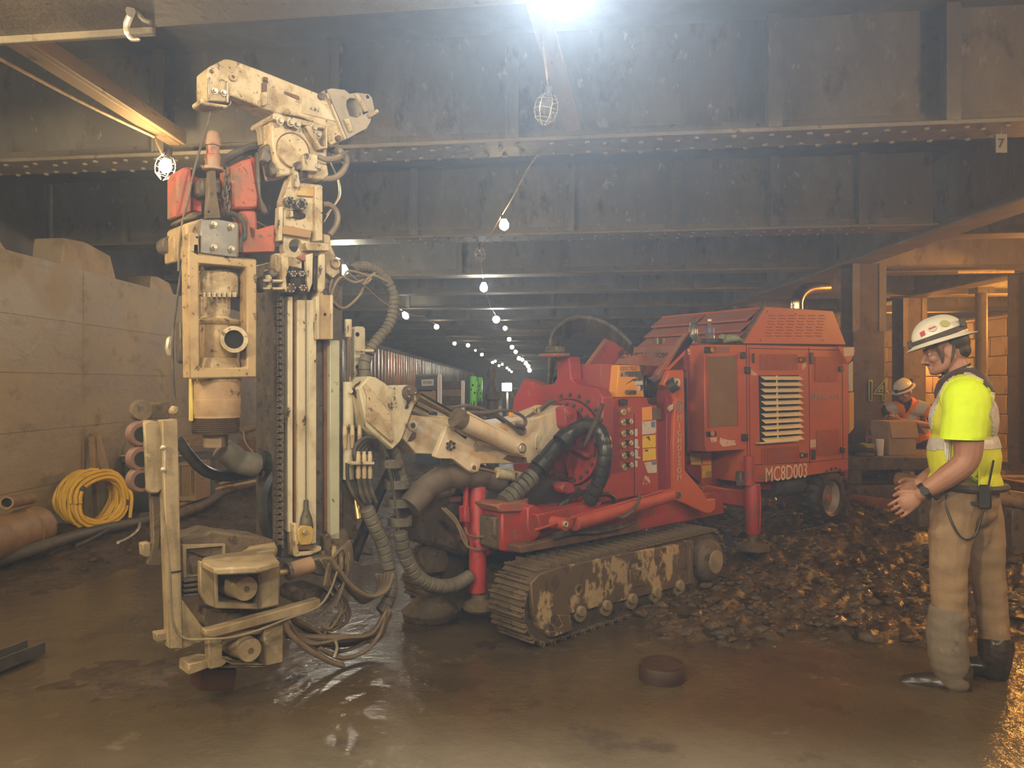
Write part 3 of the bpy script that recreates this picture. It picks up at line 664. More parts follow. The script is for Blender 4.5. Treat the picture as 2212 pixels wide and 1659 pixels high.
hose('hydraulic_hose', V(VM-.02, 1410, 1350, 1460, 1350, 1515, 1390, 1540, 1460, 1520, 1540, 1470, 1610), .016, HB, rig)
for k, q in enumerate(((1470, 980, 1530, 1100, 1560, 1200, 1555, 1290, 1500, 1370, 1440, 1440), (1480, 1000, 1540, 1150, 1545, 1280, 1480, 1400, 1420, 1500))): hose('thin_line', V(VM-.12-.03*k, *q), .004, BRIGHT, rig)
hose('hydraulic_hose', V(VM-.15, 540, 990, 640, 925, 760, 870, 900, 835), .019, HOSE, rig); hose('hydraulic_hose', V(VM-.2, 590, 1010, 680, 950, 780, 905, 850, 900), .018, HOSE, rig)
el = side('hose_elbow', R, C1(905, 880, 925, 830, 960, 835, 975, 870, 995, 880, 995, 960, 940, 1000, 890, 960), VM-.02, .08, STEEL, rig, bevel=.012)
side('elbow_fitting', R, C1(965, 1010, 985, 985, 1035, 995, 1035, 1045, 1025, 1100, 970, 1100), VM, .07, STEEL, el, bevel=.01)
# valve carriage on the mast face
car = side('carriage_plate', R, C1(1075, 1310, 1150, 1090, 1200, 1160, 1400, 1180, 1412, 1200, 1410, 1620, 1330, 1580, 1075, 1545), VM+.03, .08, CREAM, rig)
side('carriage_pad', R, C1(1195, 1270, 1225, 1190, 1340, 1210, 1335, 1285), VM+.045, .03, mk('ochre_paint', (.46, .28, .08), (.55, .42, .2), 6, .4, .7, rough=.6), car)
side('pawl', R, C1(1170, 1020, 1205, 1060, 1222, 1180, 1205, 1210, 1180, 1195), VM+.07, .03, CREAM2, car)
side('carriage_recess', R, C1(1110, 1400, 1180, 1395, 1270, 1430, 1265, 1465, 1215, 1480, 1115, 1455), VM+.036, .02, GREASE, car)
for q, r in ((C1(1135, 1320)[0], 10), (C1(1235, 1345)[0], 13)):
    disc('roller', R, q, r, VM+.075, .045, PLATE, car); disc('roller_hub', R, q, r*.55, VM+.085, .03, GREASE, car)
    for k in range(6): p = R.V(q[0]+r*.75*math.cos(k*PI/3), q[1]+r*.75*math.sin(k*PI/3), VM+.076); obj('roller_bolt', MB().cyl(p, p+R.n*.006, .004, seg=6), GREASE, car)
side('lug', R, C1(1120, 1405, 1160, 1400, 1165, 1455, 1125, 1460), VM+.06, .03, CREAM2, car)
side('carriage_edge', R, C1(1345, 1190, 1412, 1190, 1412, 1660, 1350, 1660), VM+.06, .06, CREAM, car)
side('carriage_shelf', R, C1(1075, 1545, 1090, 1525, 1320, 1575, 1310, 1640, 1070, 1600), VM+.05, .06, mk('brown_cream', (.36, .22, .10), rough=.6), car)
cp2 = side('window_plate', R, C2(1072, 90, 1300, 95, 1295, 270, 1250, 310, 1110, 300, 1075, 240), VM+.02, .05, CREAM2, rig, holes=[pxcirc(C2(1180, 200)[0], 14.5)])
side('window_plate_foot', R, C2(1110, 300, 1235, 310, 1235, 400, 1115, 375), VM+.03, .06, CREAM, cp2)
side('red_flap', R, C2(1195, 295, 1260, 265, 1330, 270, 1330, 325, 1240, 330), VM+.05, .02, DUST, cp2)
hub = side('carriage_gearbox', R, C2(1125, 370, 1180, 365, 1260, 400, 1285, 470, 1300, 600, 1200, 620, 1120, 600), VM+.03, .12, GREASE, rig, bevel=.01)
for q, r in ((C2(1160, 440)[0], 8), (C2(1140, 560)[0], 12), (C2(1230, 440)[0], 7), (C2(1240, 560)[0], 8)):
    disc('gear_cap', R, q, r, VM+.06, .04, mk('oily_steel', (.05, .045, .04), (.16, .13, .09), 15, .5, .7, rough=.3, metal=.4), hub)
    for k in range(6): p = R.V(q[0]+r*.7*math.cos(k*PI/3), q[1]+r*.7*math.sin(k*PI/3), VM+.061); obj('cap_bolt', MB().cyl(p, p+R.n*.006, .004, seg=6), BRIGHT, hub)
arm = side('clamp_arm', R, C2(905, 485, 1075, 490, 1080, 510, 905, 510), VM+.09, .05, CREAM2, rig)
side('clamp_arm_lower', R, C2(905, 555, 1075, 555, 1080, 575, 905, 575), VM+.09, .05, CREAM2, arm)
side('clamp_tip', R, C2(868, 470, 900, 455, 920, 480, 900, 520, 905, 560, 930, 590, 900, 600, 870, 560), VM+.08, .06, GREASE, arm, bevel=.006)
side('clamp_body', R, C2(1060, 290, 1115, 250, 1125, 380, 1100, 470, 1110, 600, 1070, 560), VM+.08, .07, CREAM, arm)
side('clamp_pad', R, C2(960, 395, 1010, 390, 1040, 440, 1010, 470, 955, 465), VM+.07, .08, STEEL, arm, bevel=.008)
vtube('clamp_roller', 580, 595, 622, 7, VM+.05, CREAM2, arm)
side('front_channel', R, C2(1010, 265, 1060, 265, 1115, 440, 1005, 440), VM+.02, .07, CREAM, rig); side('front_channel_strip', R, C1(1040, 1370, 1075, 1365, 1070, 1660, 1030, 1660), VM+.05, .05, CREAM2, rig)
# slide and cylinder on the rear of the column
sl_ = side('slide_plate', R, C2(1355, 640, 1400, 560, 1420, 620, 1500, 620, 1500, 1000, 1365, 1000), VM+.04, .06, TAN, rig)
side('slide_edge', R, C2(1355, 640, 1385, 620, 1385, 1000, 1362, 1000), VM+.05, .05, CREAM2, sl_); side('slide_edge', R, C2(1480, 620, 1502, 620, 1502, 1000, 1480, 1000), VM+.05, .05, CREAM2, sl_)
disc('slide_hole', R, C2(1432, 787)[0], 3.5, VM+.043, .01, DARK, sl_)
side('slide_hanger', R, C2(1270, 170, 1470, 180, 1470, 245, 1270, 240), VM+.08, .08, CREAM, rig); side('slide_rod_housing', R, C2(1385, 240, 1440, 240, 1440, 560, 1400, 620, 1375, 560), VM+.05, .06, CREAM2, rig, bevel=.01)
side('slide_rod_dark', R, C2(1330, 300, 1375, 280, 1385, 460, 1380, 570, 1330, 590), VM+.03, .06, GREASE, rig)
side('slide_thin_plate', R, C2(1270, 280, 1330, 260, 1325, 520, 1295, 600, 1280, 500), VM+.06, .03, CREAM2, rig)
side('back_plate', R, C2(1420, 100, 1475, 110, 1480, 190, 1540, 330, 1560, 430, 1500, 480, 1440, 430), VM-.02, .05, CREAM, rig); disc('back_plate_boss', R, C2(1525, 350)[0], 11, VM+.0, .04, CREAM, rig, ri=8)
fc = vtube('feed_cylinder', 752, 825, 1035, 12, VM-.02, CREAM2, rig)
vtube('piston_rod', 753, 725, 826, 4.5, VM-.02, CHROME, fc); vtube('rod_clevis', 752, 690, 728, 8, VM-.02, CREAM2, fc)
obj('cylinder_port', MB().cyl(R.V(758, 845, VM+.04), R.V(758, 845, VM), .012, seg=8), BRIGHT, fc)
bp = side('boom_slide', R, C2(1680, 905, 1700, 888, 1760, 890, 1775, 910, 1775, 1340, 1740, 1480, 1720, 1660, 1680, 1660), VM-.08, .04, CREAM2, rig)
for q in C2(1710, 957, 1710, 1237, 1710, 1600): disc('slide_hole', R, q, 5, VM-.076, .01, DARK, bp)
side('boom_slide_lower', R, [(740, 985), (772, 900), (772, 1165), (740, 1165)], VM-.10, .05, MUDDY, bp)
for y, xa, xb in ((1097, 1690, 1840), (1408, 1690, 1870)): obj('cross_pin', MB().cyl(R.V(*C2(xa, y)[0], VM-.02), R.V(*C2(xb, y)[0], VM-.02), .009, seg=8), CREAM2, bp)
# --- rotary head hanging on the front of the mast
VH = -3.66
cage_ = side('head_guard_frame', R, C2(262, 300, 275, 85, 355, 88, 360, 270, 850, 315, 850, 1325, 275, 1336), VH, .09, TAN, rig, holes=[C2(360, 350, 765, 382, 765, 1238, 362, 1242)], bevel=.007)
disc('frame_hole', R, C2(338, 128)[0], 3, VH+.002, .01, DARK, cage_)
side('guard_side_post', R, C2(243, 310, 275, 295, 275, 1330, 262, 1300), VH-.10, .03, TAN, cage_)
hd = vlathe('swivel_body', 472, VM, [(690, 40), (694, 46), (700, 44), (704, 38), (730, 38), (770, 38), (774, 36)], TAN, rig)
vlathe('collar_ring', 470, VM, [(590, 40), (596, 43), (634, 43), (640, 40)], CREAM, hd, 28)
for k in range(7): p = R.V(440+k*11, 632, VM+.1); obj('collar_bolt', MB().cyl(p, p-UP*.022, .010, seg=6), BRIGHT, hd)
vlathe('neck', 466, VM, [(640, 31), (645, 30), (676, 30), (684, 28), (690, 36)], CREAM, hd)
vlathe('rotor_top', 470, VM, [(560, 34), (575, 36), (590, 34)], STEEL, hd)
oc = R.V(503, 734, -3.672); dr = (R.n*.9-R.a*.25).normalized()
obj('outlet_elbow', MB().tube(spline([oc-dr*.20-R.a*.06, oc-dr*.08, oc+dr*.02], 4), pxr(25, oc), 20), CREAM, hd); obj('outlet_rim', MB().ring(oc+dr*.0, oc+dr*.045, pxr(28.5, oc), pxr(20, oc), 28), CREAM, hd); obj('outlet_bore', MB().cyl(oc+dr*.02, oc+dr*.024, pxr(20.5, oc), seg=24), DARK, hd)
vlathe('bell_housing', 470, VM, [(774, 46), (790, 49), (815, 50)], TAN, hd)
cas = vlathe('drill_casing', 466, VM, [(815, 52), (845, 51), (862, 51), (863, 52), (892, 52), (895, 50), (902, 50)], mk('casing_tan', (.42, .29, .17), (.32, .20, .11), 5, .4, .7, (.10, .07, .045), 14, .62, .7, rough=.5), rig, 28)
vlathe('casing_sleeve', 466, VM, [(815, 53), (823, 53), (824, 51)], CREAM, cas, 28)
pr = []; y = 902
while y < 934: pr += [(y, 50), (y+2, 48)]; y += 4
vlathe('casing_thread', 466, VM, pr+[(936, 47)], mk('oily_thread', (.16, .12, .08), rough=.3, metal=.7), cas, 28)
vlathe('drill_rod_end', 466, VM, [(936, 28), (962, 28), (966, 25)], mk('rod_end', (.10, .07, .05), (.30, .22, .14), 4, .48, .52, rough=.45), cas, 4)
side('head_side_bar', R, C2(285, 1335, 310, 1335, 310, 1700, 285, 1700), VM+.02, .03, YROPE, cas)
# gear box, motors and swivel above the head
gb = side('bolted_cover', R, C2(375, -20, 520, -25, 690, 5, 680, 300, 365, 262), VH-.02, .05, PLATE, rig, bevel=.003)
bolts(R, C2(475, 20, 622, 38, 475, 215, 625, 230), VH-.02, 4.5, .03, BRIGHT, gb)
gbx = side('head_gearbox', R, C2(240, 10, 380, -30, 700, 0, 700, 300, 260, 300), VH-.08, .26, TAN, rig, bevel=.01)
side('gearbox_left_cheek', R, C2(140, 110, 245, 50, 255, 320, 145, 340), VH-.22, .14, TAN, gbx, bevel=.008)
disc('side_motor', R, C2(128, 195)[0], 20, VH-.30, .1, STEEL, gbx)
side('gearbox_lid', R, C1(230, 1465, 300, 1415, 385, 1405, 390, 1440, 300, 1480, 240, 1490), VH-.1, .2, MUDDY, gbx, bevel=.008)
mr = side('hydraulic_motor', R, C1(635, 1010, 690, 1010, 720, 975, 790, 955, 810, 960, 870, 1270, 860, 1385, 645, 1385), VM+.02, .16, DRED, rig, bevel=.012)
side('motor_edge', R, C1(805, 945, 835, 950, 890, 1380, 868, 1390), VM-.0, .10, RED, mr)
side('motor_neck', R, C1(690, 1385, 860, 1385, 865, 1690, 780, 1690, 740, 1480), VM+.0, .13, DRED, mr, bevel=.02)
side('motor_flange', R, C2(700, 0, 860, 60, 960, 30, 1010, 20, 1005, 250, 730, 260, 720, 160), VM-.0, .10, DRED, mr)
side('motor_hose_guard', R, C1(840, 900, 870, 900, 895, 1280, 950, 1400, 930, 1440, 895, 1400, 855, 1130), VM+.05, .03, STEEL, mr, bevel=.008)
ml = side('hydraulic_motor', R, C1(165, 1100, 200, 1040, 290, 1020, 300, 1200, 300, 1420, 165, 1460), VM-.05, .14, DRED, rig, bevel=.012)
side('motor_back_plate', R, C1(300, 1100, 380, 1130, 380, 1420, 300, 1400), VM-.09, .1, REDW, ml)  # worn red plate set back beside the motor
sv = vlathe('water_swivel', 460, VM, [(283, 6), (286, 11), (294, 15), (305, 16), (308, 17), (316, 17), (317, 14), (335, 14), (337, 16), (352, 16), (360, 15), (362, 22), (368, 22), (371, 17)], mk('worn_swivel', (.33, .21, .14), (.36, .11, .07), 8, .5, .62, (.14, .10, .07), 16, .56, .64, rough=.55), rig)
side('swivel_bracket', R, C1(445, 1060, 500, 1060, 510, 1250, 545, 1470, 420, 1470, 435, 1250), VM+.08, .04, MUDDY, sv); disc('bracket_hole', R, C1(440, 1410)[0], 2.6, VM+.083, .01, DARK, sv)
side('swivel_housing', R, C1(360, 1120, 560, 1120, 560, 1270, 370, 1270), VM+.02, .14, STEEL, sv, bevel=.015)
cn = None
for i in range(9):
    q = C1(590+10*math.sin(i), 1070+i*40)[0]; p = R.V(*q, VM+.06)
    loop = circ(p, R.a if i % 2 else R.n, UP, .014, 10); o = obj('chain_link', MB().tube([c+(UP*.008 if (c-p).z > 0 else -UP*.008) for c in loop], .0045, 5, closed=True), STEEL, sv)
hose('hydraulic_hose', V(VM+.03, 550, 1430, 640, 1430, 710, 1470, 745, 1540, 740, 1640)+V(VM+.03, 715, 130, 700, 260, c=C2), .014, HOSE, rig)
# lifting rope from the jib to the hook and remote cable below
rope = hose('lifting_rope', V(VM, 468, 480, 440, 620, 390, 790, 335, 980, 300, 1120, 255, 1330, 215, 1500)+V(VM, 190, 200, 180, 420, c=C2), .006, STEEL, rig)
hose('hanging_cable', V(VM-.05, 215, 350, 190, 500, 150, 800, 130, 1000, 135, 1300, 150, 1520, c=C2), .006, HOSE, rig)
tf = side('swivel_hook', R, C2(90, 980, 130, 965, 155, 1000, 150, 1100, 130, 1150, 95, 1145, 75, 1070), VM-.05, .03, BRIGHT, rig, bevel=.008)
side('hook_weight', R, C2(120, 1580, 170, 1560, 195, 1600, 180, 1650, 120, 1650), VM-.05, .05, CREAM, rig, bevel=.012)
side('head_guide_shoe', R, C2(190, 850, 245, 840, 245, 1200, 230, 1210, 195, 1180), VM-.12, .06, STEEL, rig, bevel=.006)
# --- clamp and breakout table at the foot
VC = -3.66
clamp = side('clamp_table', R, C4(395, 225, 560, 195, 640, 165, 790, 190, 1040, 215, 1110, 235, 1135, 275, 1115, 340, 1060, 380, 560, 380, 430, 330), VC-.12, .22, MUDDY, rig, bevel=.012)
def table_top():
    z_ = R.V(*C4(560, 380)[0], VC).z; T = lambda *q: [G(x, y, z_) for x, y in C4(*q)]
    out = T(395, 235, 560, 190, 790, 190, 1040, 215, 1120, 240, 1140, 290, 1120, 350, 1158, 400, 985, 442, 655, 456, 546, 400, 560, 372, 700, 342, 850, 325, 915, 290, 880, 260, 700, 265, 420, 275)
    return obj('clamp_jaw_plate', MB().prism(out, (0, 0, -.032)), mk('muddy_cream', (.34, .265, .16), (.22, .165, .095), 5, .4, .66, (.42, .36, .25), 7, .62, .7, rough=.65, bump=.3), rig, .008)
jawp = table_top()
MCREAM = jawp.data.materials[0]
bxf = side('upper_clamp_box', R, C4(650, 455, 1000, 395, 1160, 400, 1160, 750, 1000, 775, 660, 765), VC+.05, .20, MCREAM, rig, holes=[C4(685, 490, 985, 440, 985, 730, 690, 715)], bevel=.006)
side('clamp_box_cheek', R, C4(545, 400, 650, 455, 660, 765, 590, 730, 548, 640), VC+.045, .04, MCREAM, bxf); side('clamp_box_block', R, C4(980, 385, 1075, 365, 1160, 410, 1160, 745, 1005, 775, 1000, 460), VC+.085, .20, MCREAM, bxf, bevel=.01)
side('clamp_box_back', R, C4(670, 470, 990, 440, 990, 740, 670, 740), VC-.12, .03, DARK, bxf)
def ram(cx, cy, r, v0, t):
    p = R.V(*C4(cx, cy)[0], v0); rr = r*.28029*p.y/F
    o = obj('clamp_cylinder', MB().lathe(p-R.n*t, R.n, [(0, rr*1.15), (t*.45, rr*1.15), (t*.7, rr*.98), (t*.96, rr*.98), (t, rr*.94)], 26), MCREAM, rig)
    obj('ram_end', MB().ring(p+R.n*.001, p+R.n*.006, rr*.24, rr*.13, 16), MUDDY, o); obj('ram_boss', MB().cyl(p, p+R.n*.004, rr*.09, seg=10), RUST, o); return o
rm = ram(900, 615, 95, VC+.13, .24)
side('ram_lug', R, C4(790, 430, 940, 400, 970, 430, 960, 460, 850, 480, 790, 445), VC+.08, .06, MCREAM, rm, bevel=.01)
ram(932, 1088, 92, VC+.13, .24)
lbx = side('lower_clamp_box', R, C4(610, 960, 715, 925, 1030, 930, 1060, 790, 1155, 760, 1190, 860, 1185, 1190, 1040, 1215, 960, 1220, 770, 1200, 620, 1235), VC+.05, .06, MCREAM, rig, holes=[C4(715, 990, 1035, 960, 1035, 1195, 790, 1190, 715, 1150)], bevel=.006)
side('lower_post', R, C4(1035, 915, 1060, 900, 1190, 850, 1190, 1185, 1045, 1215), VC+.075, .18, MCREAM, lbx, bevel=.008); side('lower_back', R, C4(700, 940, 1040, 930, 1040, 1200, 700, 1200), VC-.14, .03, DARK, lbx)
side('foot_bar', R, C4(455, 1195, 600, 1160, 960, 1195, 950, 1225, 610, 1225, 480, 1275, 450, 1280), VC+.02, .12, MCREAM, lbx, bevel=.005)
side('lower_casing', R, C4(545, 1225, 830, 1235, 800, 1400, 540, 1400), VC-.05, .12, mk('wet_rust', (.055, .024, .014), rough=.3), lbx)
side('base_beam', R, C4(590, 770, 1060, 770, 1060, 900, 640, 1000, 560, 880), VC-.06, .14, MUDDY, rig)
side('clamp_slot_frame', R, C4(410, 275, 740, 265, 740, 500, 460, 530, 415, 560), VC-.10, .05, MCREAM, rig, holes=[C4(440, 310, 720, 285, 720, 480, 500, 510, 440, 525)]); side('clamp_slot_pad', R, C4(450, 335, 710, 310, 710, 480, 470, 520), VC-.13, .04, MUDDY, rig, bevel=.012)
rb = None
for k in range(4):
    q = C4(420, 545+k*38, 600, 520+k*40); o = side('rubber_step', R, [q[0], q[1], (q[1][0], q[1][1]+7), (q[0][0], q[0][1]+7)], VC-.05, .12, HOSE, rig, bevel=.004)
# guard posts and the long bar
pst = side('guard_post', R, [(350, 908), (384, 905), (396, 1402), (366, 1402)], VC-.02, .07, MCREAM, rig, bevel=.005)
side('post_edge', R, [(347, 910), (352, 910), (367, 1300), (360, 1300)], VC-.05, .06, MUDDY, pst)
side('post_gusset', R, C4(400, 690, 580, 930, 600, 1010, 350, 1100, 330, 840), VC-.03, .025, MCREAM, pst)
side('post_foot', R, C4(205, 960, 310, 945, 320, 1000, 215, 1030), VC-.06, .06, MCREAM, pst, bevel=.004)
side('strap', R, C4(310, 485, 412, 472, 412, 482, 310, 495), VC-.012, .085, BLACK, pst)
bar = side('guard_bar', R, C4(580, 930, 640, 925, 1300, 740, 1475, 690, 1475, 770, 1200, 845, 640, 995, 590, 985), VC+.11, .06, MCREAM, rig, bevel=.006)
hose('sensor_cable', [R.V(*q, VC+.02) for q in C4(245, -80, 280, 200, 310, 500, 330, 850, 420, 990)]+[R.V(*q, VC+.14) for q in C4(620, 1000, 800, 985, 1000, 930, 1200, 850, 1440, 760, 1540, 640, 1600, 480)], .006, HB, rig)
gd = side('roller_box', R, D8(1560, 60, 1640, 40, 1750, 60, 1770, 790, 1720, 840, 1620, 835, 1590, 790), VC-.06, .09, MCREAM, rig, bevel=.008)
for cy in (190, 460, 690):
    p = R.V(*D8(1545, cy)[0], VC-.08); obj('guide_roller', MB().lathe(p-R.n*.06, R.n, [(0, .052), (.012, .06), (.03, .045), (.048, .06), (.06, .052)], 20), ROLLER, gd)
    obj('roller_groove', MB().cyl(p+R.n*.001, p+R.n*.004, .035, seg=16), DARK, gd)
obj('pull_handle', MB().tube(spline([R.V(*q, VC-.0) for q in D8(1740, 345, 1785, 340, 1790, 400, 1790, 540, 1785, 580, 1745, 575)], 3), .006, 6), BRIGHT, gd)
for q in D8(1775, 335, 1775, 575): obj('handle_knob', MB().ball(R.V(*q, VC-.0), .014, 10, 6), BRIGHT, gd)
side('roller_post', R, [(328, 1058), (350, 1055), (345, 1180), (362, 1222), (322, 1222), (332, 1170)], VC-.12, .05, MUDDY, gd); side('roller_post_block', R, [(308, 1175), (326, 1172), (326, 1205), (310, 1202)], VC-.14, .06, MCREAM, gd)
mt2 = side('upper_roller_bracket', R, [(318, 872), (345, 870), (365, 868), (366, 905), (318, 905)], VC-.25, .10, MUDDY, gd)
p = R.V(308, 887, VC-.2); obj('guide_roller', MB().lathe(p-R.n*.06, R.n, [(0, .045), (.02, .052), (.06, .045)], 18), MUDDY, gd)
# breakout cylinder between the clamps and the mast
p0 = [R.V(*q, VC+.02) for q in C4(1150, 490, 1215, 480, 1400, 425, 1560, 385)]
bc = obj('breakout_cylinder', MB().cyl(p0[1], p0[2], .042, seg=18), mk('rusty_cylinder', (.34, .21, .13), (.25, .15, .09), 6, .4, .7, rough=.5), rig); obj('piston_rod', MB().cyl(p0[0], p0[1], .016, seg=12), BRASS, bc); obj('cylinder_gland', MB().cyl(p0[1]-(p0[2]-p0[1])*.02, p0[1].lerp(p0[2], .12), .046, seg=18), STEEL, bc)
side('cylinder_mount', R, C4(1390, 390, 1560, 345, 1600, 480, 1480, 520, 1380, 490), VC-.02, .07, STEEL, bc, bevel=.01)
side('mast_foot', R, C4(1500, 200, 1670, 150, 1700, 230, 1700, 480, 1560, 480, 1500, 300), VM, .15, MUDDY, rig, bevel=.01)
side('foot_plate', R, C4(1290, 620, 1480, 590, 1600, 690, 1480, 760, 1260, 720), VC-.10, .2, MUDDY, rig, bevel=.02)
# --- hoses along the mast and down to the carrier
def pts(v, *q): return [R.V(q[i], q[i+1], v+(q[i+2] if 0 else 0)) for i in range(0, len(q), 2)]
wrap('wrapped_hose_bundle', pts(VM-.10, 762, 585, 776, 577, 800, 578, 828, 596, 848, 635, 850, 670, 838, 706, 812, 738, 792, 768), .033, WRAP, rig)
wrap('wrapped_hose_bundle', pts(VM-.02, 792, 768, 787, 790, 790, 825, 800, 850, 822, 905, 845, 960, 862, 1010, 875, 1060), .035, WRAP, rig, pitch=.045)
hose('hydraulic_hose', pts(VM-.02, 797, 890, 815, 930, 838, 990, 842, 1030), .014, HOSE, rig)
for k, q in enumerate(((742, 600, 755, 585, 800, 600, 785, 615, 805, 595, 840, 610), (728, 660, 715, 640, 735, 600, 770, 610, 810, 590), (790, 610, 775, 640, 745, 665, 722, 655, 712, 630, 718, 600))): hose('sensor_cable', pts(VM+.02-.03*k, *q), .008, HB, rig)
# loose loop with the row of couplings (left of the bundle)
cp3 = None
for k in range(5):
    dx = k*4; hose('hydraulic_hose', pts(VM+.06-.02*k, 772+dx*1.6, 1000, 765+dx*1.6, 975+dx, 775+dx*1.4, 955+dx*1.2, 795+dx*.6, 945+dx*1.4, 820, 952+dx*1.6, 835-dx*.6, 985+dx), .012, HOSE, rig)
for k in range(3):
    x = 774+k*12.5
    p = R.V(x, 1000, VM+.07); o = vlathe('hose_coupling', x, VM+.07, [(975, 4), (982, 4.5), (984, 5.5), (996, 5.5), (1000, 4), (1010, 4.2), (1016, 5.5), (1030, 5.5), (1034, 4)], CREAM, rig, 12)
    hose('hydraulic_hose', pts(VM+.07, x, 1032, x+4, 1060, x+14, 1085), .011, HOSE, rig)
side('coupling_plate', R, C3(1715, 490, 1890, 490, 1890, 515, 1715, 515), VM+.10, .05, CREAM2, rig)
for k in range(3): vlathe('hose_coupling', 745+k*16, VM+.02, [(918, 4), (930, 5), (955, 5), (968, 4)], CREAM, rig, 10)
for k in range(4): hose('hydraulic_hose', pts(VM+.02-.03*k, 750+k*7, 1000, 752+k*6, 1040, 768+k*6, 1075, 790+k*6, 1100), .011, HOSE, rig)
wrap('wrapped_hose_bundle', pts(VM+.06, 792, 1098, 806, 1130, 822, 1165, 834, 1200, 840, 1235), .040, WRAP, rig, pitch=.05)
for k in range(6): hose('hydraulic_hose', pts(VM+.04-.025*k, 838+k*7, 1000, 850+k*6, 1060, 858+k*5, 1110, 862+k*4, 1150), .011, HOSE, rig)
for y, x in ((1000, 845), (1045, 857), (1085, 862), (1125, 864)): p = R.V(x, y, VM+.0); obj('spiral_band', MB().ring(p-UP*.025, p+UP*.025, .072, .062, 20), WRAP, rig)
wrap('wrapped_hose_bundle', pts(VM+.08, 864, 1150, 872, 1190, 888, 1225, 915, 1255, 950, 1266, 985, 1262, 1015, 1245), .043, WRAP, rig, pitch=.05)
wrap('wrapped_hose_bundle', pts(VM+.10, 842, 1235, 846, 1262, 838, 1300, 815, 1330), .036, WRAP, rig, pitch=.05)
rnd = random.Random(3); mk('muddy_hose', (.13, .095, .065), (.20, .145, .09), 9, .4, .7, rough=.55)
for k in range(11):
    j = lambda s: rnd.uniform(-s, s)
    hose('hydraulic_hose', pts(VC+.10-.025*k, 838+j(5), 1318+j(8), 806+j(12), 1366+j(14), 742+j(14), 1392+j(16), 676+j(14), 1378+j(16), 618+j(8), 1345+j(36)), .0085+.004*(k % 3), bpy.data.materials['muddy_hose'], rig)
for k in range(5):
    j = lambda s: rnd.uniform(-s, s)
    hose('hydraulic_hose', pts(VC+.04-.03*k, 690+j(14), 1210+j(20), 715+j(10), 1260+j(14), 742+j(12), 1306+j(14), 735+j(20), 1352+j(14), 690+j(20), 1366+j(14)), .008+.002*(k % 2), bpy.data.materials['muddy_hose'], rig)
MH = bpy.data.materials['muddy_hose']
hose('hydraulic_hose', pts(VC+.13, 616, 1345, 630, 1372, 670, 1405, 715, 1430, 742, 1438), .014, MH, rig)
hose('hydraulic_hose', pts(VC+.1, 690, 1400, 740, 1422, 790, 1405, 820, 1370, 832, 1330), .012, MH, rig)
for k in range(5): hose('hydraulic_hose', pts(VC+.12-.035*k, 850-k*9, 1240, 835-k*4, 1275, 800-k*3, 1288+k*3, 765, 1270+k*4, 735-k*4, 1235, 715-k*5, 1205), .012, MH, rig)
for k in range(5): hose('hydraulic_hose', pts(VC+.08-.03*k, 700+k*7, 1265, 712+k*9, 1218-k*9, 740+k*4, 1185-k*3, 752+k*2, 1215, 745, 1255, 725-k*8, 1310+k*5), .009, MH, rig)
for k in range(3): vlathe('hose_coupling', 722+k*14, VC+.05, [(1180+k*6, 4), (1190+k*6, 6), (1220+k*6, 6), (1232+k*6, 3)], MCREAM, rig, 10)
tr_ = hose('hose_tie', pts(VC+.15, 725, 1385, 728, 1400, 722, 1420), .008, BRIGHT, rig)
# grout hose behind the mast and the tall black loop
wrap('grout_hose', [R.V(x, y, -3.95) for x, y in ((478, 968), (500, 985), (525, 1000), (560, 1006))], .062, mk('grey_duct', (.17, .155, .12), (.12, .105, .08), 8, .4, .7, rough=.6), rig, pitch=.12, groove=.05)
hose('black_hose', [R.V(x, y, -4.0) for x, y in ((565, 995), (590, 1000), (600, 1030))], .055, BLACKWRAP, rig)
hose('black_hose', [R.V(x, y, -4.1) for x, y in ((384, 950), (410, 985), (440, 1015), (480, 1028), (530, 1025), (575, 1008))], .030, BLACKWRAP, rig)
hose('black_hose', [R.V(x, y, -3.98) for x, y in ((600, 1010), (580, 1040), (570, 1080), (575, 1130), (592, 1175))], .040, BLACKWRAP, rig)
hose('black_hose', [R.V(x, y, -4.05) for x, y in ((860, 985), (815, 1075), (785, 1150), (762, 1210))], .035, BLACKWRAP, rig)
side('rod_holder', R, C3(1560, 850, 1640, 840, 1640, 880, 1610, 910, 1580, 880), VM-.03, .05, STEEL, rig); obj('brass_pin', MB().cyl(R.V(*C3(1740, 760)[0], VM-.1), R.V(*C3(1765, 930)[0], VM-.06), .02, seg=12), BRASS, rig)
# --- boom
VB = -3.68
bk = side('mast_bracket', R, C5(60, 230, 150, 128, 210, 140, 290, 190, 345, 245, 395, 210, 480, 204, 545, 225, 572, 280, 555, 340, 520, 420, 435, 655, 415, 690, 345, 760, 130, 560), VB-.02, .16, CREAM2, rig, bevel=.008)
disc('bracket_pin', R, C5(512, 272)[0], 16, VB+.02, .25, STEEL, bk); disc('pin_cap', R, C5(512, 272)[0], 5, VB+.028, .01, RUST, bk)
for k in range(3): q = (C5(512, 272)[0][0]+9*math.cos(k*2.1), C5(512, 272)[0][1]+9*math.sin(k*2.1)); disc('pin_bolt', R, q, 2, VB+.03, .02, BRIGHT, bk)
side('bracket_seam', R, C5(120, 500, 135, 300, 100, 200, 120, 190, 330, 440, 360, 690, 340, 700), VB-.005, .01, CREAM, bk)
bk2 = side('boom_tip', R, C5(440, 660, 520, 460, 600, 470, 830, 490, 820, 560, 700, 800, 545, 790), VB-.10, .22, BOOM, rig, bevel=.006)
disc('tip_boss', R, C5(525, 550)[0], 12.5, VB-.085, .05, BOOM, bk2); disc('tip_pin', R, C5(527, 550)[0], 6, VB-.08, .05, STEEL, bk2)
side('tip_rust', R, C5(520, 600, 555, 610, 550, 660, 510, 690, 470, 690, 500, 640), VB-.097, .01, RUST, bk2)
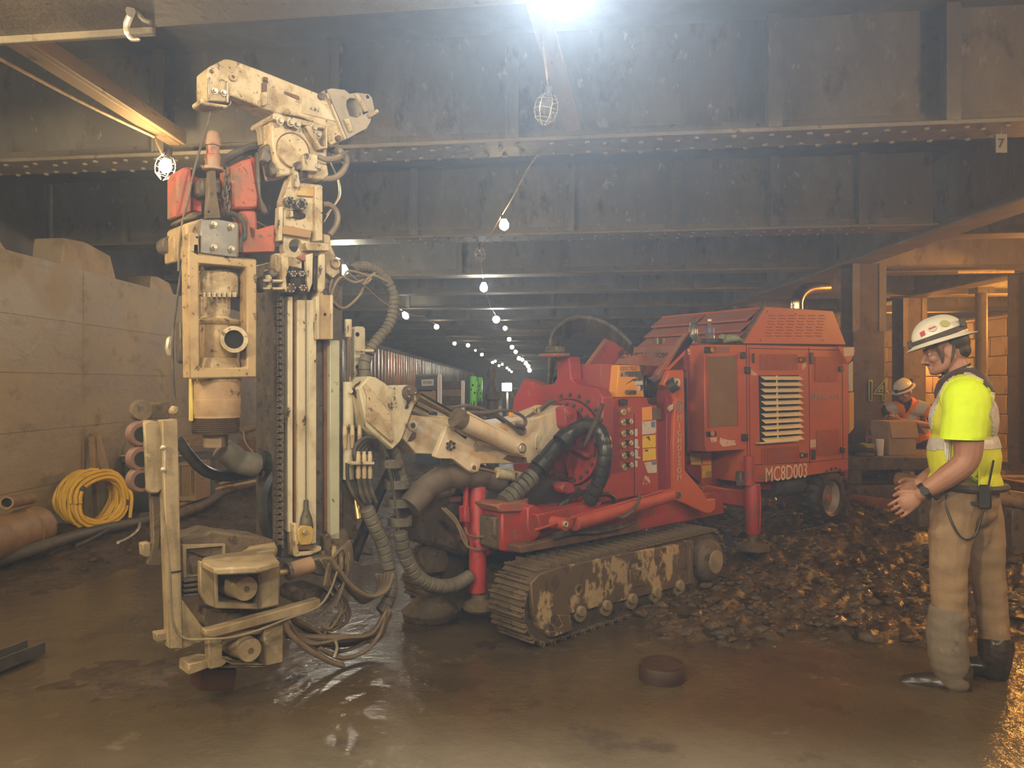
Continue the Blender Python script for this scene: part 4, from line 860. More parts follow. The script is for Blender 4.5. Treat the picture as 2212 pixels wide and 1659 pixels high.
pl_ = side('boom_side_plate', R, C5(708, 815, 815, 548, 870, 562, 905, 612, 1062, 690, 1400, 790, 1500, 830, 1640, 875, 1105, 875, 1085, 940, 1035, 960, 985, 930, 850, 832, 730, 830), VB+.05, .04, BOOM, rig, holes=[C5(1045, 720, 1060, 690, 1100, 682, 1200, 700, 1390, 775, 1075, 780, 1050, 760)], bevel=.005)
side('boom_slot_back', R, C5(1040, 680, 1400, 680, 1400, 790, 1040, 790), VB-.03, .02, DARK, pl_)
disc('bolt_plate', R, C5(840, 720)[0], 11.5, VB+.058, .02, CREAM2, pl_)
q0 = C5(840, 720)[0]; bolts(R, [(q0[0]+7.6*math.cos(k*PI/3+.5), q0[1]+8.2*math.sin(k*PI/3+.5)) for k in range(6)], VB+.058, 2.4, .018, STEEL, pl_)
disc('plate_centre', R, q0, 4, VB+.062, .02, STEEL, pl_)
disc('pin_boss', R, C5(1050, 910)[0], 9.5, VB+.065, .06, BOOM, pl_); disc('pin', R, C5(1050, 910)[0], 4.5, VB+.075, .06, STEEL, pl_)
side('boom_rust_patch', R, C5(1290, 835, 1330, 800, 1490, 820, 1500, 870, 1430, 870, 1380, 870), VB+.052, .004, RUST, pl_)
mbm = side('boom_body', R, C5(870, 470, 1100, 560, 1490, 500, 1600, 475, 1830, 378, 1835, 560, 1740, 740, 1640, 880, 1100, 875, 900, 760), VB+.03, .30, BOOM, rig, bevel=.008)
side('boom_relief', R, C5(1570, 640, 1610, 590, 1625, 640, 1600, 700, 1615, 760, 1590, 800, 1570, 740), VB+.035, .006, CREAM2, mbm)
def cylv(name, a, b, r, m, parent, v, seg=22): return obj(name, MB().cyl(R.V(*C5(*a)[0], v), R.V(*C5(*b)[0], v), r, seg=seg), m, parent)
bcy = cylv('lift_cylinder', (905, 490), (1440, 745), .056, BOOM, rig, VB+.13)
cylv('cylinder_gland', (880, 478), (945, 508), .060, MUDDY, bcy, VB+.13); cylv('piston_rod', (560, 300), (905, 490), .028, CHROME, bcy, VB+.10)
disc('cylinder_eye', R, C5(1460, 745)[0], 15, VB+.20, .10, BOOM, bcy); disc('eye_pin', R, C5(1460, 745)[0], 8.5, VB+.22, .12, BRIGHT, bcy); disc('eye_bush', R, C5(1460, 745)[0], 11, VB+.208, .03, STEEL, bcy)
cylv('supply_pipe', (985, 440), (1330, 620), .008, BOOM, bcy, VB+.17)
cylv('cylinder_far', (520, 390), (640, 450), .022, CHROME, rig, VB-.18)
lcy = cylv('swing_cylinder', (1235, 952), (1540, 1010), .036, CREAM2, rig, VB+.02); cylv('piston_rod', (1070, 910), (1245, 948), .008, BRASS, lcy, VB+.02)
for k, q in enumerate(((960, 440, 1150, 440, 1300, 420, 1420, 450, 1480, 500, 1470, 550, 1400, 545), (1100, 450, 1250, 470, 1380, 560, 1450, 620, 1470, 580, 1400, 550), (850, 400, 960, 380, 1080, 400, 1180, 440, 1300, 520), (1330, 560, 1400, 640, 1460, 640, 1480, 580), (1480, 490, 1600, 410, 1680, 350, 1730, 330), (1490, 500, 1610, 420, 1690, 365, 1740, 345))):
    hose('boom_hose', [R.V(x, y, VB+.08-.03*k) for x, y in C5(*q)], .011, mk('violet_grey_hose', (.10, .085, .085), (.16, .13, .12), 9, .4, .7, rough=.5) if k == 0 else bpy.data.materials['violet_grey_hose'], rig)
side('hose_clip', R, C5(1350, 435, 1385, 440, 1385, 480, 1352, 478), VB+.10, .02, ORSTK, rig); side('hose_clip', R, C5(1565, 400, 1590, 385, 1615, 430, 1590, 450), VB+.02, .04, CREAM2, rig)
# --- slewing ring and its hoses
UT = 4.02
tc = R.U(1232, 955, UT)
tur = obj('slewing_plate', MB().prism([R.U(x, y, UT) for x, y in C6(-60, 560, 60, 610, 140, 600, 165, 560, 165, 410, 250, 410, 262, 560, 300, 600, 335, 610, 440, 630, 480, 690, 478, 1200, 400, 1350, 330, 1400, 0, 1400, -120, 1300, -160, 900, -130, 700)], R.a*.12), mk('slew_red', (.36, .04, .045), (.28, .05, .045), 4, .4, .7, (.40, .10, .09), 12, .62, .7, rough=.5), rig, .008)
SR = tur.data.materials[0]
rr_ = .30
obj('slewing_ring', MB().ring(tc-R.a*.035, tc, rr_, rr_*.80, 48), SR, tur); obj('ring_seam', MB().ring(tc-R.a*.012, tc-R.a*.005, rr_*1.03, rr_*.985, 48), GREASE, tur)
bb = None
for k in range(24):
    for q in (rr_*1.12, rr_*.90):
        a = 2*PI*k/24; p = tc+(R.n*math.cos(a)+UP*math.sin(a))*q-R.a*(.003 if q > rr_ else .035)
        if bb is None: bb = obj('ring_bolt', MB().hexbolt(p, -R.a, .011, .02), STEEL, tur, origin=p)
        else: copy_at(bb, p)
for k in range(3):
    a = math.radians(-20-k*55); e = R.n*math.cos(a)+UP*math.sin(a); p = tc-R.a*.04
    obj('ring_rib', MB().prism([p+e*.05, p+e*.25+UP.cross(e)*.0, p+e*.25-R.a*.0+Vector((0, 0, .02))], -R.a*.05), SR, tur)
side('clevis', R, C5(1820, 400, 1850, 385, 1910, 400, 1930, 450, 1920, 600, 1890, 620, 1830, 560), VB+.12, .10, SR, rig, bevel=.01); disc('clevis_pin', R, C5(1870, 445)[0], 12, VB+.135, .05, SR, rig); disc('clevis_pin_end', R, C5(1872, 448)[0], 6, VB+.14, .02, SR, rig)
side('lower_clevis', R, C5(1790, 1080, 1830, 1030, 1900, 1050, 1910, 1120, 1850, 1140, 1800, 1120), VB+.12, .10, SR, rig, bevel=.01)
hose('slew_hose', [R.U(x, y, u) for x, y, u in ((1090, 1083, 3.30), (1120, 1055, 3.42), (1160, 1015, 3.58), (1200, 965, 3.74), (1235, 935, 3.84), (1265, 920, 3.88), (1288, 922, 3.90))], .055, BLACKWRAP, rig, 6, 14)
wrap('slew_hose', [R.U(x, y, u) for x, y, u in ((1088, 1085, 3.29), (1115, 1062, 3.40), (1150, 1028, 3.54))], .060, WRAP, rig, pitch=.05)
wrap('slew_hose', [R.U(x, y, 3.88) for x, y in ((1255, 920), (1282, 920), (1303, 945), (1307, 985), (1298, 1030), (1275, 1080))], .050, BLACKWRAP, rig, pitch=.07, groove=.06)
for q in ((1218, 950), (1170, 1005)): p = R.U(*q, 3.72 if q[0] > 1200 else 3.6); dd = (R.U(1235, 935, 3.84)-R.U(1160, 1015, 3.58)).normalized(); obj('slew_hose_band', MB().ring(p-dd*.03, p+dd*.03, .068, .056, 18), BLACK, rig)
obj('slew_hose_tail', MB().tube([R.U(1262, 965, 3.82), R.U(1285, 915, 3.84), R.U(1302, 872, 3.86)], [.010, .020, .014], 8), STRAP, rig)
wrap('slew_hose_low', [R.V(x, y, VB-.05) for x, y in ((885, 1095), (920, 1055), (965, 1030), (1030, 1028), (1080, 1040))], .075, BROWNWRAP, rig, pitch=.16, groove=.05)
hose('slew_hose_low', [R.V(x, y, VB-.1) for x, y in ((1000, 1040), (1060, 1055), (1130, 1070), (1200, 1085), (1270, 1080))], .06, BLACKWRAP, rig, 6, 12)
for k in range(3): hose('slew_hose_low', [R.V(x, y, VB+.18) for x, y in ((1200+k*8, 1105), (1215+k*6, 1085-k*3), (1255, 1068-k*3), (1300, 1066-k*2), (1330, 1080))], .011, BLACKWRAP, rig)
for k in range(7): hose('top_hose', [R.U(x, y, UT+.15+.03*k) for x, y in ((1185, 840-k), (1188+k*2, 770), (1195+k*4, 720+k*3), (1230+k*2, 690+k*4), (1280, 688+k*5), (1330, 712+k*4), (1365, 745+k*3))], .016, HOSE, rig)
# --- carrier frame
fr_ = side('carrier_frame', R, [(1085, 1105), (1150, 1100), (1290, 1090), (1450, 1075), (1560, 1060), (1565, 1110), (1440, 1135), (1290, 1165), (1120, 1195), (1085, 1190)], -3.52, .5, REDW, rig, bevel=.01)
side('frame_shelf', R, C7(780, 500, 1120, 430, 1500, 365, 1505, 405, 1130, 480, 790, 540), -3.40, .12, RUST, fr_)
for k in range(4): hose('frame_hose', [R.V(x, y+k*2, -3.42+.02*k) for x, y in C7(980, 430, 1120, 400, 1250, 395, 1380, 370, 1480, 330)], .012, HOSE, fr_)
side('slew_base', R, [(1060, 1030), (1300, 1036), (1340, 1110), (1080, 1120), (1040, 1080)], -3.72, .4, MACH, rig, bevel=.02)
side('engine_floor', R, [(890, 1080), (1010, 1060), (1090, 1080), (1090, 1200), (1000, 1200), (900, 1170)], -3.95, .25, MUDDY, rig, bevel=.03)
# front outrigger arms and jacks
jk = empty('front_jack', R.V(1035, 1290, -3.74)); jk.parent = rig; jk.location = WL[jk.name]-WL[rig.name]
vlathe('jack_tube', 1032, -3.74, [(1046, 17), (1048, 18.5), (1278, 19)], mk('jack_red', (.40, .035, .04), (.46, .10, .09), 9, .52, .7, (.25, .10, .08), 22, .62, .7, rough=.5, bump=.05), jk, 24)
JR = bpy.data.materials['jack_red']
vlathe('jack_stem', 1033, -3.74, [(1275, 13), (1290, 13)], STEEL, jk); vlathe('jack_foot', 1037, -3.74, [(1282, 18), (1292, 20), (1298, 36), (1312, 38), (1318, 32)], MUDDY, jk)
side('jack_guide', R, [(1007, 1052), (1013, 1050), (1013, 1125), (1005, 1125)], -3.72, .03, JR, jk); side('jack_block', R, [(1004, 1095), (1014, 1093), (1016, 1128), (1005, 1130)], -3.70, .06, JR, jk); side('jack_flange', R, [(1050, 1150), (1068, 1145), (1070, 1195), (1052, 1200)], -3.70, .06, JR, jk)
for q in ((1060, 1157), (1062, 1170)): obj('flange_bolt', MB().hexbolt(R.V(*q, -3.70), R.n, .010, .018), BRIGHT, jk)
for k in range(2): hose('jack_hose', [R.V(x, y, -3.66) for x, y in ((955+k*6, 1098), (985, 1130-k*8), (1000+k*6, 1165), (1012, 1182), (1040, 1188), (1062, 1178), (1070, 1160), (1058, 1135))], .008, HB, jk)
hose('jack_hose', [R.V(x, y, -3.66) for x, y in ((1005, 1140), (1012, 1155), (1035, 1160), (1056, 1152), (1054, 1128))], .007, HB, jk)
side('outrigger_arm', R, [(1068, 1118), (1140, 1100), (1150, 1150), (1080, 1190), (1068, 1185)], -3.55, .16, MUDDY, rig, bevel=.012)
op = side('outrigger_pivot', R, [(1072, 1092), (1085, 1086), (1140, 1086), (1148, 1096), (1130, 1106), (1082, 1108)], -3.50, .22, DUST, rig, bevel=.01)
obj('pivot_pin', MB().cyl(R.V(1113, 1056, -3.60), R.V(1113, 1090, -3.60), .038, seg=16), MUDDY, op); obj('pivot_washer', MB().cyl(R.V(1113, 1078, -3.60), R.V(1113, 1088, -3.60), .085, seg=20), DUST, op)
side('pivot_cheek', R, [(1140, 1098), (1150, 1090), (1176, 1100), (1180, 1125), (1164, 1160), (1150, 1172), (1140, 1140)], -3.45, .10, REDW, rig, bevel=.008)
far = side('far_outrigger', R, [(945, 1095), (1010, 1080), (1012, 1130), (950, 1120)], -4.0, .18, DUST, rig, bevel=.012); obj('pivot_pin', MB().cyl(R.V(984, 1050, -3.98), R.V(984, 1075, -3.98), .03, seg=14), MUDDY, far); obj('pivot_washer', MB().cyl(R.V(984, 1070, -3.98), R.V(984, 1080, -3.98), .085, seg=20), DUST, far)
fj = empty('far_jack', R.V(928, 1325, -4.05)); fj.parent = rig; fj.location = WL[fj.name]-WL[rig.name]
vlathe('jack_tube', 938, -4.12, [(1120, 16), (1290, 16)], MUDDY, fj); vlathe('jack_foot', 930, -4.1, [(1288, 30), (1300, 42), (1318, 62), (1332, 58)], MUDDY, fj)
side('mud_guard', R, [(905, 1190), (960, 1165), (975, 1210), (965, 1240), (915, 1245)], -4.0, .10, MUDDY, rig, bevel=.02)
oc2 = obj('outrigger_cylinder', MB().cyl(R.V(1240, 1130, -3.28), R.V(1448, 1070, -3.28), .050, seg=20), mk('outrigger_red', (.46, .085, .05), (.38, .07, .045), 5, .4, .7, (.30, .15, .11), 18, .64, .7, rough=.45), rig)
obj('cylinder_pipe', MB().cyl(R.V(1155, 1145, -3.26), R.V(1430, 1060, -3.26), .009, seg=8), RED, oc2)
disc('cylinder_eye', R, (1224, 1133), 14, -3.22, .12, oc2.data.materials[0], oc2); disc('eye_bush', R, (1224, 1133), 7, -3.205, .03, CREAM, oc2, ri=3); disc('eye_pin', R, (1224, 1133), 3.2, -3.21, .03, GREASE, oc2)
side('cylinder_beam', R, [(1160, 1112), (1240, 1095), (1300, 1085), (1290, 1105), (1170, 1145)], -3.40, .12, REDW, oc2)
hose('cylinder_strap', [R.V(x, y, -3.20) for x, y in ((1382, 1068), (1378, 1085), (1365, 1105), (1345, 1118), (1338, 1115))], .012, HOSE, oc2)
obj('grab_handle', MB().tube(spline([R.V(x, y, -3.36) for x, y in ((1288, 1070), (1312, 1068), (1325, 1076), (1328, 1088))], 4), .016, 10), BLACK, rig)
# --- crawler tracks
def track(v0, width, name):
    u0, u1, zc, r = 3.28, 4.98, .235, .215
    if name == 'near': pass
    pth = []
    L = u1-u0; per = 2*L+2*PI*r; n = int(per/.088)
    def at(s):
        s %= per
        if s < L: return (u0+s, zc+r, 0)
        s -= L
        if s < PI*r: t = s/r; return (u1+r*math.sin(t), zc+r*math.cos(t), t)
        s -= PI*r
        if s < L: return (u1-s, zc-r, PI)
        s -= L; t = PI+s/r; return (u0+r*math.sin(t), zc+r*math.cos(t), t)
    core = [at(per*i/60) for i in range(60)]
    tr = obj('crawler_track', MB().prism([R.w(u, v0-.03, z) for u, z, t in core], -R.n*(width-.06), []), MUDDY, rig, smooth=0)
    sh = None
    for i in range(n):
        u, z, t = at(per*i/n)
        c = R.w(u, v0-width/2, z)
        if sh is None:
            sh = obj('track_shoe', MB().box(Vector(), .078, width, .016).box((.0, 0, .018), .014, width, .026).box((.028, 0, .012), .010, width, .014), MUDDY, tr, .003, origin=(0, 0, 0))
            sh.location = c-WL[tr.name]; o = sh
        else: o = copy_at(sh, c)
        # local x along travel, y across, z outward
        T = R.a*math.cos(t)-UP*math.sin(t); Zo = R.a*math.sin(t)+UP*math.cos(t)
        o.rotation_euler = Matrix((T, Zo.cross(T), Zo)).transposed().to_euler()
    return tr
track(-3.18, .30, 'near'); track(-4.08, .30, 'far')
tf_ = side('track_frame', R, C7(850, 720, 900, 665, 1000, 630, 1400, 540, 1800, 478, 1815, 720, 1080, 905, 1100, 1000, 975, 1045, 900, 980, 862, 900), -3.165, .06, TRACKPL, rig, bevel=.006)
side('frame_foot', R, C7(1010, 910, 1085, 905, 1100, 1000, 975, 1045, 950, 1010, 1000, 1005, 960, 950, 1020, 985, 1040, 970), -3.15, .05, TRACKPL, tf_)
for q in C7(1140, 760, 1640, 625): disc('frame_boss', R, q, 13, -3.155, .02, TRACKPL, tf_, ri=7); 
side('cover_plate', R, C7(1440, 640, 1530, 620, 1530, 730, 1450, 745), -3.158, .02, TRACKPL, tf_); side('cover_plate', R, C7(1720, 565, 1775, 555, 1775, 630, 1725, 640), -3.158, .02, TRACKPL, tf_)
side('frame_end', R, C7(1797, 470, 1815, 468, 1822, 720, 1805, 725), -3.14, .10, TRACKPL, tf_)
for q in C7(1150, 905, 1305, 870, 1458, 830, 1600, 790, 1740, 750):
    disc('track_roller', R, (q[0], q[1]-2), 19, -3.17, .10, MCREAM, tf_, seg=20); disc('roller_hub', R, (q[0]+3, q[1]-6), 11, -3.14, .05, MCREAM, tf_)
p = R.V(*C7(1950, 590)[0], -3.12)
dv = obj('track_drive', MB().lathe(p-R.n*.26, R.n, [(0, .16), (.17, .165), (.23, .15), (.255, .12), (.26, .10)], 28), MUDDY, rig); obj('drive_cap', MB().cyl(p-R.n*.01, p+R.n*.012, .085, seg=24), MCREAM, dv)
for k in range(22):
    a = 2*PI*k/22; c = p-R.n*.20+(R.a*math.cos(a)+UP*math.sin(a))*.175
    obj('sprocket_tooth', MB().box(c, .035, .03, .035, R.a*math.cos(a)+UP*math.sin(a), R.n, (R.a*math.cos(a)+UP*math.sin(a)).cross(R.n)), RUST, dv)
# ---------------------------------------------------------------- red body of the carrier: gauge panel, bonnet, lifting plate
VP = -3.45
pan = side('gauge_panel', R, C6(548, 745, 560, 696, 850, 690, 862, 1335, 376, 1425, 545, 1180), VP, .10, RED, rig, bevel=.006)
side('panel_return', R, C6(815, 850, 918, 850, 925, 1330, 815, 1340), VP-.03, .35, mk('dark_red_shade', (.26, .028, .035), (.22, .03, .035), 3, .4, .7, (.30, .14, .12), 30, .68, .73, rough=.45), pan)  # turned face: its shade is put into this darker red
DKRED = bpy.data.materials['dark_red_shade']
side('panel_recess', R, C6(550, 755, 600, 755, 600, 1210, 550, 1210), VP+.003, .012, DKRED, pan)
side('panel_door_seam', R, C6(694, 800, 698, 800, 700, 1380, 696, 1380), VP+.002, .004, DARK, pan)
for i, q in enumerate(C6(627, 790, 629, 862, 630, 938, 631, 1014, 633, 1090, 634, 1166)):
    g = disc('pressure_gauge', R, q, 8.6, VP+.022, .022, BRASS, pan, seg=24); disc('gauge_dial', R, q, 7.2, VP+.0235, .004, GAUGE, g, seg=24)
    p = R.V(q[0], q[1], VP+.026); obj('gauge_needle', MB().beam(p-(R.a*.6+UP*.5)*.010, p+(R.a*.6+UP*.5)*.016, .002, .003, R.n), BLACK, g)
for i, q in enumerate(C6(680, 855, 682, 930, 680, 1002, 685, 1078, 683, 1152)):
    v = disc('selector_knob', R, (q[0]-4, q[1]), 5.5, VP+.05, .05, BLACK, pan, seg=16); disc('knob_collar', R, q, 5.6, VP+.06, .012, CREAM2, v, ri=2.4, seg=18)
disc('filler_cap', R, C6(660, 775)[0], 6, VP+.006, .01, TAN, pan)
for a, m in ((C6(750, 760, 815, 752, 818, 842, 752, 850), ORSTK), (C6(750, 855, 842, 848, 845, 935, 752, 945), WHSTK), (C6(752, 955, 842, 945, 842, 1030, 754, 1036), YEL), (C6(754, 1042, 842, 1036, 844, 1115, 756, 1125), YEL), (C6(762, 1135, 848, 1125, 850, 1205, 790, 1208), WHSTK), (C6(770, 1225, 790, 1230, 805, 1260, 800, 1285, 755, 1285), PEEL),
             (C6(700, 905, 718, 905, 718, 955, 700, 955), WHSTK), (C6(700, 975, 720, 975, 722, 1025, 735, 1030, 730, 1040, 700, 1035), WHSTK), (C6(700, 1045, 720, 1048, 722, 1095, 738, 1098, 735, 1110, 703, 1105), WHSTK), (C6(700, 1120, 718, 1120, 718, 1165, 703, 1165), WHSTK), (C6(447, 700, 470, 700, 470, 762, 450, 762), WHSTK)):
    side('warning_label', R, a, VP+.004 if a[0][0] > 1300 else VP+.0, .003 if a[0][0] > 1300 else .06, m, pan, bevel=0)
side('label_patch', R, C6(820, 765, 880, 765, 880, 840, 822, 840), VP+.003, .003, STEEL, pan, bevel=0)
ink = None
for a in (C6(812, 855, 838, 855, 838, 895, 812, 895), C6(800, 955, 806, 990, 775, 960), C6(770, 1045, 790, 1045, 790, 1060, 770, 1060), C6(815, 1130, 848, 1128, 848, 1150, 815, 1150)): side('label_print', R, a, VP+.0055, .002, BLUESTK if a[0][0] > 1405 else STEEL, pan, bevel=0)
side('panel_latch', R, C6(608, 700, 655, 700, 655, 745, 610, 748), VP+.03, .03, BLACK, pan, bevel=.006); side('panel_latch', R, C6(795, 690, 850, 690, 860, 740, 810, 735), VP+.02, .02, GREASE, pan, bevel=.006)
# yellow control box with levers
vb2 = side('control_box', R, C6(592, 470, 735, 470, 765, 690, 572, 690), VP-.03, .16, ORSTK, rig, bevel=.006)
side('control_box_side', R, C6(735, 470, 795, 472, 765, 520, 765, 690, 740, 688), VP-.04, .14, BLACK, vb2)
side('worn_decal', R, C6(605, 515, 735, 510, 760, 560, 760, 640, 735, 645, 690, 565, 640, 600, 715, 560, 715, 550, 605, 548), VP-.027, .003, mk('worn_print', (.06, .07, .07), (.30, .24, .18), 22, .52, .6, rough=.6), vb2, bevel=0)
side('decal_stripe', R, C6(597, 480, 735, 475, 738, 505, 600, 508), VP-.027, .003, mk('brown_print', (.36, .14, .04), (.55, .25, .06), 30, .45, .6, rough=.6), vb2, bevel=0)
side('warning_triangle', R, C6(668, 585, 690, 628, 650, 628), VP-.026, .003, ORSTK, vb2, bevel=0); side('decal_label', R, C6(702, 580, 752, 576, 754, 604, 704, 606), VP-.026, .003, WHSTK, vb2, bevel=0); disc('decal_round', R, C6(727, 628)[0], 6.5, VP-.026, .003, WHSTK, vb2)
obj('lever_switch', MB().tube([R.V(*q, VP-.01) for q in C6(645, 655, 670, 652, 700, 655)], [.016, .012, .016], 12), STEEL, vb2)
bnp = side('red_cowl', R, C6(470, 462, 592, 462, 575, 640, 470, 640), VP-.10, .30, mk('cowl_red', (.40, .07, .065), (.34, .08, .07), 3, .4, .7, rough=.5), rig)
CW = bpy.data.materials['cowl_red']
side('cowl_rear', R, C6(735, 470, 900, 480, 925, 560, 925, 850, 800, 700, 765, 690), VP-.16, .4, DKRED, rig)
side('dark_linkage', R, C6(775, 545, 820, 540, 860, 560, 930, 510, 915, 545, 860, 600, 850, 690, 780, 690), VP-.10, .1, GREASE, rig, bevel=.01)
side('hatch_strip', R, C6(800, 560, 915, 500, 930, 515, 920, 545, 830, 590), VP-.05, .03, STEEL, rig, bevel=.005)
fin = side('rear_fin', R, C6(322, 548, 510, 288, 520, 285, 550, 300, 600, 345, 640, 352, 560, 458, 480, 472, 470, 545), VP-.45, .04, CW, rig, bevel=.004)
obj('fin_edge', MB().beam(R.V(*C6(322, 548)[0], VP-.44), R.V(*C6(510, 288)[0], VP-.44), .03, .012), DUST, fin); side('fin_slot', R, C6(405, 475, 468, 470, 468, 495, 405, 496), VP-.445, .01, CREAM, fin)
side('dark_gearbox', R, C6(262, 548, 470, 545, 470, 630, 300, 632, 265, 590), VP-.50, .2, BLACKWRAP, rig, bevel=.012); side('pale_valve', R, C6(300, 590, 395, 582, 395, 632, 300, 632), VP-.48, .1, PLATE, rig, bevel=.01)
lug = side('lug_cap', R, C6(165, 338, 232, 335, 232, 385, 168, 390), -3.72, .12, STEEL, rig, bevel=.01); side('lug_collar', R, C6(148, 388, 262, 388, 255, 410, 150, 412), -3.70, .16, DUST, rig, bevel=.006)
# sloping dusty bonnet with the maker's lettering
a0, a1 = K.V(*C6(905, 478)[0], -4.22), K.V(*C6(990, 330)[0], -4.22)
b0, b1 = R.V(*C6(560, 462)[0], VP-.42), R.V(*C6(655, 350)[0], VP-.42)
slp = obj('sloping_bonnet', MB().prism([b0, a0, a1, b1], (a1-a0).cross(b0-a0).normalized()*.05*(1 if (a1-a0).cross(b0-a0).y > 0 else -1)), DUST, rig, .004)
nrm = (a1-a0).cross(b0-a0).normalized(); nrm = -nrm if nrm.y > 0 else nrm
xd = (a0+a1-b0-b1).normalized(); yd = nrm.cross(xd) if nrm.cross(xd).z > 0 else -nrm.cross(xd)
INK = mk('black_letter', (.05, .03, .025), rough=.7)
text('lettering', 'NICHOLSON', (b0+b1)/2*.46+(a0+a1)/2*.54+nrm*.004, xd, yd, .058, INK, slp, outline=.002, shear=.2)
def globe(c, xd, yd, r, m, parent, t=.004):
    xd = Vector(xd).normalized(); yd = Vector(yd).normalized(); mb = MB()
    mb.tube(circ(c, xd, yd, r, 24), t, 5, closed=True)
    mb.tube([c+xd*(r*.42*math.cos(a))+yd*(r*math.sin(a)) for a in [2*PI*k/20 for k in range(20)]], t, 5, closed=True)
    for k in (-.35, .35): mb.tube([c+yd*r*k-xd*r*.95, c+yd*r*k+xd*r*.95], t, 5)
    return obj('maker_emblem', mb, m, parent)
globe((b0+b1)/2*.93+(a0+a1)/2*.07+nrm*.004, xd, yd, .052, INK, slp)
# lifting plate with its hook foot
VL = -3.92
lp = side('lifting_plate', K, C6(936, 506, 1034, 500, 1040, 640, 1045, 1190, 1160, 1325, 1195, 1388, 1252, 1380, 1252, 1452, 1215, 1485, 1175, 1480, 966, 1382, 962, 1000, 975, 720, 925, 622, 893, 606), VL, .05, ORANGE, rig, bevel=.007)
side('lifting_plate_web', K, C6(915, 640, 976, 700, 962, 1360, 918, 1340), VL-.03, .2, DKRED, lp)
side('inclined_link', K, C6(1064, 248, 1090, 285, 1035, 345, 1035, 400, 935, 506, 850, 585, 828, 560), VL-.06, .05, DUST, lp, bevel=.006); side('link_red', K, C6(1066, 262, 1092, 300, 1085, 322, 1034, 330, 905, 500, 935, 506, 1040, 400), VL-.04, .03, ORANGE, lp); disc('link_eye', K, C6(1072, 280)[0], 5, VL-.035, .01, DARK, lp)
side('link_mount', K, C6(1034, 400, 1060, 330, 1060, 520, 1036, 500), VL-.10, .1, DKRED, lp)
obj('pivot_barrel', MB().cyl(K.V(*C6(935, 622)[0], VL+.0), K.V(*C6(985, 592)[0], VL+.05), .052, seg=18), BLACKWRAP, lp)
cc = K.V(*C6(990, 590)[0], VL+.06); obj('pivot_flange', MB().ring(cc, cc-K.n*.03, pxr(9.5, cc), pxr(4.5, cc), 24), CREAM2, lp); obj('pivot_bore', MB().cyl(cc-K.n*.01, cc-K.n*.03, pxr(5, cc)), GREASE, lp)
side('chipped_paint', K, C6(920, 765, 935, 745, 965, 735, 960, 770, 935, 790), VL+.002, .003, CREAM2, lp, bevel=0)
disc('foot_bolt', K, C6(1003, 1358)[0], 7, VL+.02, .03, STEEL, lp)
PL = mk('faded_letter', (.66, .38, .29), rough=.6)
for i, ch in enumerate('NICHOLSON'): text('lettering', ch, K.V(*C6(1004, 832+i*51)[0], VL+.004), K.a, UP, .062, PL, lp, outline=.002)
globe(K.V(*C6(1001, 752)[0], VL+.006), K.a, UP, .045, mk('faded_emblem', (.36, .23, .20), rough=.6), lp, .003)
# ---------------------------------------------------------------- power pack
VK = -4.20
pk = empty('power_pack', K.w(6.4, -4.8, .12)); tag(pk, 'red engine power pack with ivory louvres and stencilled MC8D003 on its side', 'power pack')
body = side('housing', K, C6(1175, 330, 1462, 330, 2118, 345, 2155, 460, 2157, 1185, 1545, 1272, 1466, 1272, 1457, 1045, 1190, 1062, 1180, 1020), VK, 1.15, ORANGE, pk, bevel=.006)
side('front_bulkhead', K, C6(1050, 325, 1175, 330, 1190, 1060, 1180, 1055, 1062, 1060), VK-.16, .9, DKRED, pk, bevel=.01)
side('front_slot', K, C6(1040, 560, 1056, 560, 1060, 1080, 1046, 1060), VK-.12, .1, DARK, pk)
side('under_bulkhead', K, C6(1045, 1060, 1465, 1050, 1465, 1290, 1160, 1290, 1060, 1200), VK-.35, .5, DKRED, pk); side('inner_red', K, C6(1150, 1060, 1225, 1060, 1225, 1290, 1155, 1290), VK-.33, .02, ORANGE, pk)
for a, m in ((C6(1075, 1075, 1150, 1072, 1150, 1150, 1085, 1150), YEL), (C6(1160, 1075, 1220, 1072, 1222, 1145, 1165, 1150), ORSTK), (C6(1158, 1158, 1222, 1152, 1224, 1236, 1160, 1240), YEL)): side('warning_label', K, a, VK-.325, .004, m, pk, bevel=0)
bon = side('bonnet', K, C6(1590, 70, 2052, 100, 2142, 330, 1440, 322), VK+.0, 1.24, ORANGE, pk, bevel=.005)
side('bonnet_gap', K, C6(1450, 326, 2140, 334, 2120, 345, 1460, 333), VK-.01, 1.1, DARK, pk)
A_, B_ = K.V(*C6(1440, 322)[0], VK), K.V(*C6(1590, 70)[0], VK)
up_ = (B_-A_); Ls = up_.length; up_.normalize(); fn = up_.cross(K.n).normalized(); fn = fn if fn.dot(K.a) < 0 else -fn
for col in range(2):
    c0 = .04+col*.60
    for r in range(3):
        s = .06+r*.30; z0 = A_+up_*(Ls*(s+.25))-K.n*(c0+.285)+fn*.018
        obj('bonnet_louvre', MB().prism([z0+K.n*.28-up_*0, z0+K.n*.28-up_*.19*1+fn*.055, z0+K.n*.28-up_*.20+fn*.04, z0+K.n*.28-fn*.012], -K.n*.56), DUST, bon, .003)
        z1 = A_+up_*(Ls*(s+.05))-K.n*(c0+.285)+fn*.004; obj('louvre_slot', MB().box(z1, .52, .075, .01, K.n, up_, fn), DARK, bon)
obj('bonnet_edge', MB().beam(A_+fn*.01-K.n*.015, B_+fn*.01-K.n*.015, .03, .02), STEEL, bon)
mb = MB()
for r in range(8):
    for c in range(6):
        x = 1600+c*68+(r % 2)*8-r*4+12; y = 128+r*20
        mb.prism([K.V(*q, VK+.001) for q in C6(x, y, x+44, y+2, x+44, y+7, x, y+5)], K.n*.002)
stuff(obj('vent_slots', mb, mk('slot_shade', (.28, .045, .02), rough=.7), bon, smooth=0))
